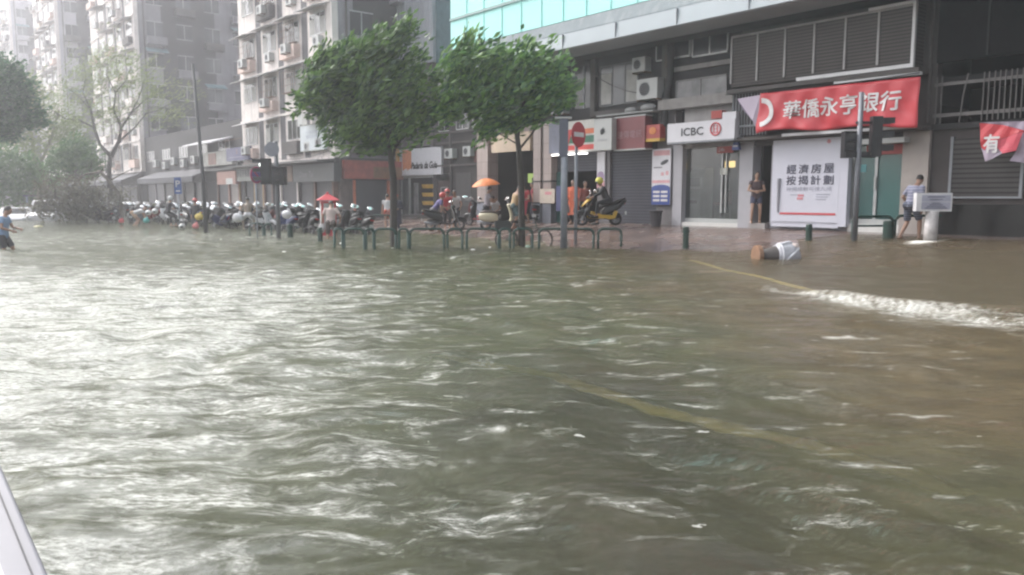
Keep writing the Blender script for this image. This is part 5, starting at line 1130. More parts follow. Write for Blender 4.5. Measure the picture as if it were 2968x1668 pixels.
# ================================================================== trees
bark = M('bark_dark', (.045, .038, .032), rough=.85, var=.3, scale=6, bump=.4); bark_pale = M('bark_pale', (.16, .14, .11), rough=.85, var=.3, scale=6)
leaf_deep = leaf_mat('leaf_deep', (.016, .052, .024), (.14, .25, .055)); leaf_fresh = leaf_mat('leaf_fresh', (.026, .085, .042), (.17, .32, .07))
leaf_pale = leaf_mat('leaf_pale', (.13, .17, .06), (.22, .28, .10), .4); leaf_bush = leaf_mat('leaf_bush', (.045, .11, .04), (.11, .20, .065)); leaf_dark = leaf_mat('leaf_dark', (.02, .075, .04), (.06, .17, .06))
leaf_dry = leaf_mat('leaf_dry', (.06, .065, .04), (.14, .13, .08))
def leaves(name, blobs, n, ln, wd_, mat, parent, wind=(.8, .1, .55), windy=.82, seed=1, shell=.55, clump=13):
    """blobs: (centre, radii) in the parent's space; small folded leaves in sprays"""
    r = np.random.RandomState(seed); vol = np.array([rr[0] * rr[2] for _, rr in blobs]); pr = vol / vol.sum()
    ns = n // clump; which = r.choice(len(blobs), ns, p=pr)
    C = np.array([c for c, _ in blobs])[which]; RR = np.array([q for _, q in blobs])[which]
    d = r.normal(size=(ns, 3)); d /= np.linalg.norm(d, axis=1)[:, None]
    rad = (shell + (1 - shell) * r.rand(ns)) ** .6 * (1 + .30 * r.normal(size=ns) * (r.rand(ns) < .5))
    tip = C + d * rad[:, None] * RR
    W = np.array(wind); W = W / np.linalg.norm(W)
    sd = d * (1 - windy) + W * windy + r.normal(size=(ns, 3)) * .22; sd /= np.linalg.norm(sd, axis=1)[:, None]
    k = clump; P = np.repeat(tip, k, 0) + np.repeat(sd, k, 0) * (r.rand(ns * k)[:, None] * ln * 4.2 - ln * 1.6) + r.normal(size=(ns * k, 3)) * ln * .34
    D = np.repeat(sd, k, 0) + r.normal(size=(ns * k, 3)) * .24; D /= np.linalg.norm(D, axis=1)[:, None]
    S = np.cross(D, r.normal(size=(ns * k, 3))); S /= np.linalg.norm(S, axis=1)[:, None]
    l_ = ln * (.6 + .8 * r.rand(ns * k))[:, None]; w_ = wd_ * (.6 + .8 * r.rand(ns * k))[:, None]
    Nn = np.cross(D, S) * w_ * .35
    v = np.stack([P - D * l_ * .5, P + S * w_ - Nn, P + D * l_ * .5, P - S * w_ - Nn], 1).reshape(-1, 3).astype(np.float32)
    m = len(P); me = bpy.data.meshes.new(name); me.vertices.add(m * 4); me.vertices.foreach_set('co', v.ravel())
    me.loops.add(m * 4); me.loops.foreach_set('vertex_index', np.arange(m * 4, dtype=np.int32)); me.polygons.add(m)
    me.polygons.foreach_set('loop_start', np.arange(0, m * 4, 4, dtype=np.int32)); me.polygons.foreach_set('loop_total', np.full(m, 4, np.int32)); me.update(calc_edges=True)
    return meshobj(name, me, mat, parent)
def blobs_px(lst, Y, base, depth=.8, jit=.5, seed=3):
    r = random.Random(seed); out = []
    for (px, py, rad) in lst:
        c = yp(px, py, Y) - base; q = rad * Y / FPX
        out.append(((c.x, c.y + r.uniform(-jit, jit), c.z), (q, q * depth, q * .85)))
    return out
def limbs(name, paths, base, Y, mat, parent, n=8, seed=2):
    r = random.Random(seed); m = MB()
    for pts, r0, r1 in paths:
        P = [yp(px, py, Y) - base for (px, py) in pts]
        for i, q in enumerate(P): q.y += (0 if i == 0 else r.uniform(-.25, .25) * i / len(P))
        fine = []
        for a, b in zip(P[:-1], P[1:]):
            for k in range(3): fine.append(a.lerp(b, k / 3))
        fine.append(P[-1]); m.tube(fine, [r0 + (r1 - r0) * i / (len(fine) - 1) for i in range(len(fine))], n)
    return m.build(name, mat, parent, True)
Y1 = 24.6; b = yp(1140, 715, Y1); b.z = ground_z(b.x, Y1)
T1 = thing('street_tree', 'larger wind blown street tree with dark green crown and dark trunk, left of the pair', 'tree', b, 0, None)
limbs('trunk', [([(1141, 790), (1140, 640), (1139, 520), (1133, 440), (1128, 380)], .125, .085), ([(1135, 460), (1150, 400), (1165, 330), (1150, 200), (1140, 130)], .075, .02), ([(1130, 400), (1090, 330), (1050, 270), (1000, 210)], .07, .015), ([(1128, 390), (1060, 370), (980, 330), (920, 290)], .05, .012), ([(1138, 440), (1190, 370), (1220, 330)], .05, .012), ([(1090, 330), (1080, 230), (1100, 140)], .04, .01)], b, Y1, bark, T1)
tb = blobs_px([(1155, 118, 40), (1120, 165, 58), (1010, 165, 50), (1060, 190, 85), (1140, 215, 66), (960, 225, 62), (925, 275, 52), (1000, 290, 80), (1090, 295, 95), (1180, 285, 58), (900, 268, 30), (975, 355, 52), (1060, 375, 62), (1150, 365, 62), (1205, 345, 34), (1005, 400, 36), (1222, 388, 22), (1180, 190, 28), (1090, 410, 34), (868, 300, 18), (903, 238, 20), (945, 195, 18), (985, 145, 16), (1060, 130, 18), (1128, 92, 16), (1172, 92, 14), (1212, 150, 16), (1238, 330, 16), (1000, 425, 16), (1050, 432, 18), (925, 335, 20)], Y1, b, .9, .5)
leaves('crown', tb, 10500, .24, .045, leaf_deep, T1, seed=11, clump=24, shell=.45)
Y2 = 24.8; b = yp(1512, 715, Y2); b.z = ground_z(b.x, Y2)
T2 = thing('street_tree', 'street tree with brighter green crown behind the grey pole, right of the pair', 'tree', b, 0, None)
limbs('trunk', [([(1513, 790), (1512, 640), (1511, 540), (1505, 450), (1498, 390)], .115, .075), ([(1500, 400), (1480, 340), (1440, 280), (1380, 230)], .06, .015), ([(1500, 400), (1510, 330), (1530, 250), (1540, 190)], .06, .015), ([(1508, 430), (1540, 390), (1580, 330), (1620, 290)], .04, .01), ([(1502, 420), (1450, 390), (1425, 370)], .025, .01)], b, Y2, bark, T2)
tb = blobs_px([(1335, 160, 36), (1310, 195, 42), (1380, 195, 72), (1460, 190, 50), (1520, 212, 64), (1572, 225, 52), (1430, 250, 82), (1510, 275, 80), (1590, 275, 55), (1625, 255, 18), (1350, 265, 62), (1300, 245, 30), (1320, 310, 50), (1296, 330, 20), (1400, 310, 48), (1560, 310, 46), (1610, 300, 30), (1425, 385, 30), (1500, 350, 34), (1570, 345, 26), (1440, 350, 28), (1312, 132, 16), (1362, 138, 16), (1440, 152, 16), (1500, 152, 16), (1555, 172, 18), (1610, 203, 16), (1648, 250, 14), (1640, 300, 14), (1272, 200, 14), (1345, 355, 16)], Y2, b, .9, .5, seed=8)
leaves('crown', tb, 8800, .24, .046, leaf_fresh, T2, seed=21, clump=24, shell=.45)
# left, in the haze
Y3 = 44; b = yp(-40, 640, Y3); b.z = -.5
T3 = thing('street_tree', 'dark green dense tree entering at the left edge above the wading man', 'tree', b, 0)
limbs('trunk', [([(-45, 700), (-42, 520), (-35, 400), (-20, 300)], .22, .08)], b, Y3, bark, T3)
leaves('crown', blobs_px([(0, 215, 48), (20, 270, 52), (-30, 290, 80), (45, 325, 45), (-10, 360, 58), (85, 345, 26)], Y3, b, .9, .6, 5), 12000, .24, .05, leaf_dark, T3, wind=(.9, 0, .35), seed=31)
Y4 = 62; b = yp(318, 660, Y4); b.z = -.5
T4 = thing('bare_tree', 'thin limbed tree with sparse pale yellow green leaves before the left towers', 'tree', b, 0)
limbs('trunk', [([(322, 700), (318, 560), (314, 495), (322, 455)], .22, .16), ([(322, 455), (290, 420), (272, 370), (262, 320), (240, 270)], .16, .04), ([(322, 455), (345, 410), (352, 370), (378, 330), (402, 285)], .17, .04), ([(352, 370), (330, 320), (335, 270), (365, 235)], .10, .03), ([(345, 410), (390, 370), (420, 330)], .08, .03), ([(272, 370), (230, 350), (190, 345)], .08, .02), ([(378, 330), (420, 290), (470, 260)], .06, .02), ([(262, 320), (230, 280), (190, 250)], .05, .012), ([(240, 270), (250, 220), (240, 180)], .04, .01), ([(365, 235), (380, 190), (410, 160)], .04, .01), ([(402, 285), (420, 230), (460, 190)], .05, .01), ([(420, 330), (460, 320), (500, 300)], .04, .01), ([(335, 270), (310, 220), (315, 170)], .05, .01), ([(190, 345), (150, 320), (130, 290)], .04, .01), ([(470, 260), (510, 250), (540, 225)], .03, .008)], b, Y4, bark, T4)
leaves('crown', blobs_px([(200, 235, 70), (260, 200, 80), (330, 180, 70), (400, 220, 75), (470, 260, 60), (300, 270, 80), (180, 310, 70), (420, 310, 70), (500, 330, 55), (250, 330, 70), (340, 340, 60), (530, 270, 40)], Y4, b, .8, 1.2, 6), 5600, .28, .03, leaf_pale, T4, wind=(.9, 0, .5), seed=41, shell=.2, clump=6)
Y5 = 66; b = yp(110, 650, Y5); b.z = -.5
T5 = thing('willow_tree', 'pale yellow green feathery tree left of the thin limbed tree', 'tree', b, 0)
limbs('trunk', [([(110, 690), (108, 520), (90, 400), (70, 300)], .25, .05), ([(108, 500), (150, 400), (170, 320)], .15, .04)], b, Y5, bark_pale, T5)
leaves('crown', blobs_px([(80, 260, 60), (120, 320, 60), (60, 360, 60), (150, 380, 60), (100, 430, 60), (30, 430, 50), (170, 450, 50), (210, 390, 55)], Y5, b, .8, 1.0, 9), 7500, .32, .04, leaf_pale, T5, wind=(.8, 0, .3), seed=51, shell=.2, clump=6)
Y6 = 54; b = yp(215, 640, Y6); b.z = -.5
T6 = thing('young_tree', 'young bright green tree above the tangle of fallen branches', 'tree', b, 0)
limbs('trunk', [([(222, 680), (218, 560), (215, 480)], .10, .04), ([(218, 540), (260, 470)], .05, .02)], b, Y6, bark, T6)
leaves('crown', blobs_px([(205, 440, 42), (160, 470, 30), (240, 455, 42), (270, 480, 30), (190, 490, 36), (230, 500, 34)], Y6, b, .8, .8, 10), 5000, .22, .05, leaf_bush, T6, seed=61)
Y7 = 58; b = yp(50, 640, Y7); b.z = -.5
T7 = thing('bush', 'broad dull green shrubbery behind the flooded cars at the far left', 'bush', b, 0)
leaves('foliage', blobs_px([(10, 480, 60), (60, 510, 60), (110, 530, 55), (20, 560, 55), (90, 575, 40), (-40, 520, 70), (150, 545, 40)], Y7, b, .8, .8, 12), 9000, .26, .06, leaf_bush, T7, seed=71, windy=.4)
limbs('stem', [([(50, 660), (55, 520)], .09, .03), ([(52, 600), (100, 530)], .05, .02), ([(50, 600), (10, 500)], .05, .02)], b, Y7, bark, T7)
# fallen tree: leaning pale stem and a heap of broken twigs
Y8 = 47.5; b = yp(345, 648, Y8); b.z = -.4
T8 = thing('fallen_tree', 'storm broken tree with a pale bent stem leaning into brown twigs by the motorcycles', 'fallen tree', b, 0)
limbs('trunk', [([(352, 660), (350, 595), (340, 560), (318, 525), (296, 498)], .13, .09), ([(330, 600), (290, 590), (250, 575), (215, 560)], .06, .02), ([(296, 498), (250, 505), (200, 530)], .07, .02), ([(318, 525), (350, 505), (385, 490)], .05, .015), ([(330, 640), (280, 600), (240, 585)], .05, .02)], b, Y8, bark_pale, T8)
tw = MB(); rr = random.Random(4)
for k in range(170):
    px, py = rr.uniform(120, 330), rr.uniform(490, 630); a = yp(px, py, Y8) - b; a.y += rr.uniform(-1, 1.5)
    dx = Vector((rr.uniform(-1.1, 1.1), rr.uniform(-.5, .5), rr.uniform(-.5, .9))); tw.tube([a, a + dx * .5 + Vector((0, 0, rr.uniform(-.1, .1))), a + dx], [.018, .013, .006], 4)
tw.build('twigs', bark, T8)['kind'] = 'stuff'
leaves('foliage', blobs_px([(150, 560, 45), (200, 580, 50), (250, 590, 45), (170, 610, 40), (230, 620, 38), (290, 600, 36), (130, 600, 35), (265, 550, 40), (330, 570, 35), (215, 540, 36)], Y8, b, .8, .8, 13), 8000, .17, .035, leaf_dry, T8, wind=(.7, 0, -.2), seed=81, windy=.4, shell=.2)
# ================================================================== scooters, bicycle, cars
tyre = M('tyre_rubber', (.016, .016, .017), rough=.7); rimm = M('rim_grey', (.22, .22, .23), rough=.35, metal=.6); chrome = M('chrome', (.62, .62, .62), rough=.12, metal=1, var=.03)
mirror_m = M('mirror_glass', (1.2, 1.2, 1.2), rough=.12, metal=1.0, var=0); seatm = M('seat_vinyl', (.014, .013, .013), rough=.7, spec=.2); taillight = M('tail_light_red', (.55, .03, .03), rough=.15); lampglass = M('lamp_glass', (.6, .62, .64), rough=.08)
def paintm(name, col): return M('paint_' + name, col, rough=.35, var=.06, spec=.35, coat=.15)
PAINT = {'black': paintm('black', (.008, .008, .010)), 'white': paintm('white', (.62, .62, .64)), 'silver': paintm('silver', (.20, .21, .22)), 'red': paintm('red', (.40, .03, .03)), 'blue': paintm('blue', (.035, .05, .16)), 'cream': paintm('cream', (.62, .56, .40)), 'yellow': paintm('yellow', (.60, .38, .03)), 'darkred': paintm('darkred', (.17, .025, .02)), 'teal': paintm('teal', (.05, .28, .27)), 'orange': paintm('orange', (.50, .17, .08))}
def wheel(parent, x, r, w=.055):
    wv = MB().torus((x, 0, r), r - w * .8, w * .85, 'y', 22, 8).build('wheel', tyre, parent, True)
    m = MB().torus((x, 0, r), r - w * 1.7, .014, 'y', 20, 5).disc((x, 0, r), .05, 'y', .10, 12)
    for k in range(5):
        a = 2 * math.pi * k / 5; m.tube([(x, 0, r), (x + math.cos(a) * (r - w * 1.7), 0, r + math.sin(a) * (r - w * 1.7))], .014, 5)
    m.build('rim', rimm, wv); return wv
def mirror(parent, x, y, z, sx, rnd_=.062, round_=False, h=.18):
    t = (x - .05, y + .12 * sx, z + h)
    mr = MB().tube([(x, y, z), (x - .01, y + .05 * sx, z + h * .6), t], .009, 6).build('mirror', chrome, parent)
    g = MB(); ra = rnd_ * 1.3; g.ell((t[0] - .012, t[1] + .02 * sx, t[2] + .02), (.016, ra * (1 if round_ else 1.25), ra * (1 if round_ else .8)), nu=12, nv=8, rot=Euler((0, R(36), R(6 * sx)))); g.build('glass', mirror_m, mr, True); return mr
def scooter(name, label, col, loc, rz, group=None, classic=False, topbox=None, screen=False, lower=None, seat=None, lean=0, tail_up=0.0):
    T = thing(name, label, 'motor scooter', loc, rz, group); T.rotation_euler = (lean, 0, rz)
    p = PAINT[col]; lo = PAINT[lower] if lower else black; r = .235
    wheel(T, .66, r); wheel(T, -.58, r)
    m = MB()
    if classic:
        m.loft([(-.88, .56, .06, .06), (-.82, .55, .17, .14), (-.66, .53, .23, .19), (-.42, .52, .235, .20), (-.2, .51, .20, .18), (-.10, .50, .12, .12)], 16, 2.6)
    else:
        m.loft([(-.98, .80 + tail_up, .04, .03), (-.92, .77 + tail_up, .11, .06), (-.72, .68 + tail_up * .5, .16, .12), (-.42, .60, .175, .17), (-.18, .52, .15, .18), (-.06, .46, .11, .12)], 14, 2.8)
    m.build('body_shell', p, T, True)
    MB().loft([(-.72, .36, .10, .10), (-.35, .34, .12, .12), (-.05, .33, .13, .07)], 12).build('engine_cover', black, T, True)
    MB().loft([(-.12, .30, .16, .05), (.1, .29, .17, .035), (.36, .30, .15, .035), (.48, .36, .10, .05)], 12, 4).build('floorboard', lo if lower or classic is False else p, T, True)
    sh = MB()
    sec = []
    for (z, x, hw) in ((.30, .44, .16), (.45, .50, .19), (.62, .49, .20), (.80, .44, .185), (.94, .385, .14), (1.0, .36, .08)):
        sec.append([(x - .05 + (.0 if abs(q) < .6 else -.04), hw * q, z) for q in (-1, -.6, 0, .6, 1)] + [(x + .035 - .05 * abs(q) ** 2 * 1.4, hw * q, z) for q in (1, .6, 0, -.6, -1)])
    sh.rings(sec).build('front_shield', p, T, True)
    MB().torus((.66, 0, .235), .275, .075, 'y', 14, 8, a0=R(25), a1=R(160)).build('front_mudguard', p, T, True)
    fk = MB().tube([(.66, .07, .24), (.50, .06, .62)], .022, 6).tube([(.66, -.07, .24), (.50, -.06, .62)], .022, 6).build('fork', grey_metal, T)
    hb = MB().tube([(.30, -.36, .99), (.36, -.2, 1.0), (.40, 0, .97), (.36, .2, 1.0), (.30, .36, .99)], .016, 6).ell((.38, 0, 1.0), (.11, .16, .075)).build('handlebar', p if classic else black, T, True)
    MB().tube([(.335, -.26, 1.0), (.29, -.38, .99)], .022, 7).tube([(.335, .26, 1.0), (.29, .38, .99)], .022, 7).build('grip', black, hb)
    for s in (-1, 1): mirror(T, .33, .22 * s, 1.0, s, .085, classic, .26 if classic else .2)
    MB().ell((.49, 0, .99) if classic else (.50, 0, .80), (.05, .09, .08)).build('headlight', lampglass, T, True)
    z0 = .70 if classic else .74
    if classic: st = MB().loft([(-.80, z0 + .02, .10, .04), (-.60, z0 + .05, .15, .055), (-.35, z0 + .04, .15, .055), (-.12, z0 + .0, .12, .05), (-.06, z0 - .02, .06, .03)], 12, 3)
    else: st = MB().loft([(-.92, z0 + .14 + tail_up, .09, .03), (-.66, z0 + .09 + tail_up * .5, .14, .06), (-.42, z0 + .04, .15, .05), (-.16, z0 - .02, .11, .05), (-.08, z0 - .05, .06, .03)], 12, 3)
    st.build('seat', seat or seatm, T, True)
    MB().ell((-.90, 0, .55 if classic else .72 + tail_up), (.04, .10, .055)).build('tail_light', taillight, T, True)
    MB().tube([(-.25, -.16, .26), (-.62, -.18, .30), (-.88, -.18, .36)], [.03, .05, .045], 10).build('exhaust', grey_metal, T, True)
    MB().box(-.97, -.955, -.09, .09, .40, .52).build('number_plate', signgrey if not classic else black, T)
    if classic: MB().tube([(-.86, -.1, .74), (-.95, -.1, .84), (-.95, .1, .84), (-.86, .1, .74)], .012, 6).build('grab_rail', chrome, T)
    if topbox: MB().loft([(-1.08, 1.0, .12, .10), (-1.04, 1.0, .19, .15), (-.72, 1.0, .19, .15), (-.68, 1.0, .12, .10)], 14, 5).build('top_box', topbox, T, True)
    if screen: MB().loft([(.36, 1.12, .17, .16), (.40, 1.10, .17, .16)], 14, 3).build('windscreen', glass_mat('screen_tint', (.05, .05, .06), .4), T)
    return T
GR = 'scooters and motorcycles parked in the flooded row'
# prototypes, then copies with their own paint
protoA = scooter('parked_scooter', '', 'black', (0, 0, 0), 0, GR)
protoB = scooter('parked_scooter', '', 'white', (0, 0, 0), 0, GR, topbox=black, screen=False)
protoC = scooter('parked_scooter', '', 'silver', (0, 0, 0), 0, GR, screen=True)
protos = [protoA, protoB, protoC]; usedp = set()
def repaint(T, mat):
    for ch in T.children:
        if ch.name.split('.')[0] in ('body_shell', 'front_shield', 'front_mudguard'):
            ch.material_slots[0].link = 'OBJECT'; ch.material_slots[0].material = mat
rr = random.Random(21)
row = []
for i in range(25): row.append((i * 23 / 25, 0))
for i in range(22): row.append((i * 19 / 22 + .5, 1))
cols = ['black', 'black', 'black', 'silver', 'black', 'black', 'white', 'black', 'blue', 'silver', 'white', 'black', 'darkred']
def zone(px):
    for lim, nm in ((345, 'by the fallen twigs'), (440, 'around the bending man'), (545, 'under the blue parking sign'), (640, 'at the slim utility pole'), (740, 'before the salmon shop'), (830, 'at the left traffic light'), (935, 'left of the red kiosk'), (1200, 'right of the red kiosk')):
        if px < lim: return nm
for k, (i, rw) in enumerate(row):
    s = i / 23.0
    if rw == 0: px = 265 + (1075 - 265) * s ** .93; py = 646 + 34 * sst(0, 1, s) + rr.uniform(-2, 2)
    else: px = 300 + 660 * s ** .95; py = 634 + 26 * s + rr.uniform(-2, 2)
    p = gp(px, py, 0)
    if 940 < px < 985 and rw == 0: p.y += 1.6
    ty = rr.choice([0, 0, 1, 2]); c = cols[(k * 5 + rr.randint(0, 2)) % len(cols)]
    T = copy_tree(protos[ty]); T.name = 'parked_scooter'
    lean = R(rr.uniform(-16, 16)); tip = rr.random() < .12
    T.location = (p.x, p.y, -.07 + rr.uniform(-.06, .05) + (.12 if tip else 0)); rz = R(rr.choice([128, 140, 118, 132, -50, 150, 125]) + rr.uniform(-18, 18))
    T.rotation_euler = (lean if not tip else R(58) * rr.choice([-1, 1]), R(rr.uniform(-5, 5)), rz)
    repaint(T, PAINT[c])
    T['label'] = '%s scooter%s%s in the %s parking row %s' % (c.replace('darkred', 'dark red'), ['', ' with top box', ' with windscreen'][ty], ' tipped' if tip else '', 'front' if rw == 0 else 'rear', zone(px))
    T['category'] = 'motor scooter'; T['group'] = GR
for pz in protos:
    def rm(o):
        for c in list(o.children): rm(c)
        bpy.data.objects.remove(o)
    rm(pz)
# loose covers and helmets left on them
hel = M('helmet_white', (.66, .66, .66), rough=.2); 
def onbike(name, label, cat, px, py, Y, r, mat):
    c = yp(px, py, Y); T = thing(name, label, cat, c); m = MB().ell((0, 0, 0), (r, r, r * .9)); m.build('shell', mat, T, True); MB().ell((.0, -r * .55, -r * .1), (r * .7, r * .5, r * .42)).build('visor', inkdark, T, True)
onbike('helmet', 'white helmet resting on a scooter seat under the blue parking sign', 'helmet', 449, 613, 40.5, .16, hel)
onbike('helmet', 'pale helmet hung on a scooter right of the bending man', 'helmet', 430, 617, 40.5, .15, hel)
onbike('helmet', 'round grey helmet low at the water under the scooters', 'helmet', 528, 657, 36.5, .15, signgrey)
def bag(label, px, py, Y, r, mat, name='plastic_bag', cat='bag'):
    c = yp(px, py, Y); T = thing(name, label, cat, c); m = MB().ell((0, 0, 0), (r, r * .7, r * .8), nu=10, nv=7).ell((r * .3, 0, r * .7), (r * .35, r * .2, r * .5), nu=8, nv=6)
    m.v = [(x + rnd.uniform(-.1, .1) * r, y, z + rnd.uniform(-.1, .1) * r) for (x, y, z) in m.v]; m.build('sack', mat, T, False)
bag('teal plastic bag hanging on a scooter beside the bending man', 424, 640, 39.5, .16, M('bag_teal', (.08, .38, .36)))
bag('red plastic bag low on a scooter left of the bending man', 352, 641, 44, .15, M('bag_red', (.5, .05, .06)))
bag('pink red plastic bag at the water under the scooters', 567, 656, 36.5, .16, M('bag_pink', (.55, .16, .16)))
bag('yellow cover tied over a scooter near the utility pole', 577, 629, 37.3, .2, M('cover_yellow', (.55, .42, .06)))
bag('white rain cover thrown over scooters beside the seated man', 690, 632, 36.2, .26, M('cover_white', (.62, .62, .64)), 'rain_cover', 'cover')
bag('white rain cover on a scooter right of the left traffic light', 832, 622, 34, .22, M('cover_white', (.62, .62, .64)), 'rain_cover', 'cover')

# the clearer machines by the shops
def onground(px, py, Y=None, z=None):
    if z is None:
        p = gp(px, py, .2)
        for _ in range(6): p = gp(px, py, ground_z(p.x, p.y))
        return p
    return gp(px, py, z)
pc = onground(1450, 668, z=.20); CREAM = scooter('scooter', 'cream classic scooter with brown seat and round mirrors behind the green barriers', 'cream', pc, R(6), classic=True, seat=M('seat_brown', (.07, .045, .035), rough=.45))
py_ = onground(1738, 655, z=.50); YEL = scooter('scooter', 'black sports scooter with yellow trim, ridden by the yellow helmet rider', 'black', py_, R(188), lower='yellow', tail_up=.1, screen=False)
sp = MB(); sp.prism([(.30, .42), (.05, .30), (-.35, .24), (-.52, .28), (-.62, .52), (-.50, .54), (-.44, .38), (-.05, .40), (.28, .52)], 'y', -.20, .20); sp.build('yellow_side_panel', PAINT['yellow'], YEL)
MB().loft([(.66, .70, .03, .03), (.50, .86, .17, .06), (.36, .95, .16, .05)], 10).build('yellow_nose', PAINT['yellow'], YEL, True)
pb = onground(1288, 668, z=.12); BLK = scooter('scooter', 'black scooter with pale side strip pushed by the man in the purple shirt', 'black', pb, R(12)); MB().tube([(.3, -.2, .9), (.40, -.21, .62), (.46, -.19, .42)], .03, 6).build('pale_strip', chrome, BLK)
scooter('scooter', 'dark scooter with red tail standing between the black and cream scooters', 'black', onground(1395, 655, z=.25), R(150), lower='red')
scooter('scooter', 'dark scooter with silver engine behind the second tree trunk', 'black', onground(1568, 655, z=.30), R(70), lower='silver')
scooter('scooter', 'red scooter partly hidden behind the black scooter and the bakery step', 'darkred', onground(1372, 645, z=.30), R(100))
# bicycle half under water at the barriers
p = gp(1522, 716, 0); BI = thing('bicycle', 'dark bicycle half sunk in the flood behind the green barriers', 'bicycle', (p.x, p.y + .30, .10), R(4)); BI.rotation_euler = (R(-9), 0, R(4))
for xx in (-.58, .52):
    wv = MB().torus((xx, 0, .10), .34, .028, 'y', 32, 7).build('wheel', tyre, BI, True); m = MB()
    for k in range(14):
        a = 2 * math.pi * k / 14; m.tube([(xx, 0, .10), (xx + .315 * math.cos(a), 0, .10 + .315 * math.sin(a))], .004, 4)
    m.build('spokes', chrome, wv)
MB().tube([(-.58, 0, .10), (-.12, 0, .12), (.36, 0, .50), (-.22, 0, .52), (-.12, 0, .12)], .02, 8).tube([(-.58, 0, .10), (-.22, 0, .50)], .014, 6).tube([(.52, 0, .10), (.34, 0, .62)], .018, 6).build('frame', M('bike_green', (.02, .07, .05), rough=.35), BI)
MB().tube([(.22, -.28, .74), (.34, -.12, .72), (.34, .12, .72), (.22, .28, .74)], .012, 6).build('handlebar', black, BI); MB().loft([(-.42, .66, .09, .03), (-.3, .67, .1, .035), (-.12, .65, .03, .02)], 10).build('saddle', seatm, BI, True)
MB().box(-.95, -.45, -.16, .16, .42, .68).build('rear_basket', M('basket_dark', (.03, .03, .028), rough=.7), BI)

# far cars
def car(label, loc, rz, col, van=False):
    T = thing('parked_car', label, 'van' if van else 'car', loc, rz); p = PAINT[col]
    if van: prof = [(2.1, .35), (2.15, .9), (1.75, 1.05), (1.25, 1.85), (-2.1, 1.9), (-2.2, .9), (-2.15, .35)]
    else: prof = [(2.15, .35), (2.2, .72), (1.9, .88), (1.0, .98), (.45, 1.42), (-.95, 1.44), (-1.65, 1.02), (-2.15, .95), (-2.2, .4)]
    o = MB().prism(prof, 'y', -.85, .85).build('body', p, T); bv = o.modifiers.new('b', 'BEVEL'); bv.width = .1; bv.segments = 3
    a, b_ = (prof[2], prof[3]) if van else (prof[3], prof[4]); n = Vector((-(b_[1] - a[1]), 0, b_[0] - a[0])).normalized() * (-.012)
    if n.x < 0: n = -n
    def on(t, y): return (a[0] + (b_[0] - a[0]) * t + n.x, y, a[1] + (b_[1] - a[1]) * t + n.z)
    MB().quad([on(.1, -.7), on(.1, .7), on(.92, .62), on(.92, -.62)]).build('windscreen', win_dark, T)
    for s in (-1, 1):
        zt = 1.7 if van else 1.34; zb_ = 1.1 if van else 1.0
        MB().quad([(.9, s * .862, zb_), (-1.3, s * .862, zb_), (-.9, s * .862, zt), (.5 if not van else 1.0, s * .862, zt)]).build('side_window', win_dark, T)
        MB().ell((2.17, s * .62, .72), (.05, .17, .09)).build('headlight', lampglass, T, True)
        for xx in (1.35, -1.35): MB().torus((xx, s * .8, .32), .23, .09, 'y', 18, 8).disc((xx, s * .8, .32), .2, 'y', .12, 14, 0).build('wheel', tyre, T, True)
    MB().box(2.19, 2.23, -.26, .26, .45, .56).build('number_plate', inkwhite, T); return T
p = gp(28, 640, 0); car('white car with its front facing us, bonnet deep in water behind the wading man', (p.x - .8, p.y + 2, -.62), R(-62), 'white')
p = gp(97, 640, 0); car('pale van beside the white car, half sunk at the far left', (p.x + .6, p.y + 1.5, -.55), R(-84), 'white', True)
T = thing('road_works_box', 'blue grey kiosk frame standing at the far left behind the van', 'kiosk', yp(122, 640, 57) + Vector((0, 0, -.6)), R(15)); kb_ = M('kiosk_blue', (.16, .22, .27), rough=.6)
for sx_ in (-.7, .7):
    for sy_ in (-.6, .6): MB().box(sx_ - .06, sx_ + .06, sy_ - .06, sy_ + .06, 0, 2.3).build('post', kb_, T)
MB().box(-.9, .9, -.8, .8, 2.3, 2.42).build('roof', M('kiosk_roof', (.06, .07, .11)), T); MB().box(-.7, .7, -.56, -.5, 0, 1.1).build('front_panel', kb_, T)
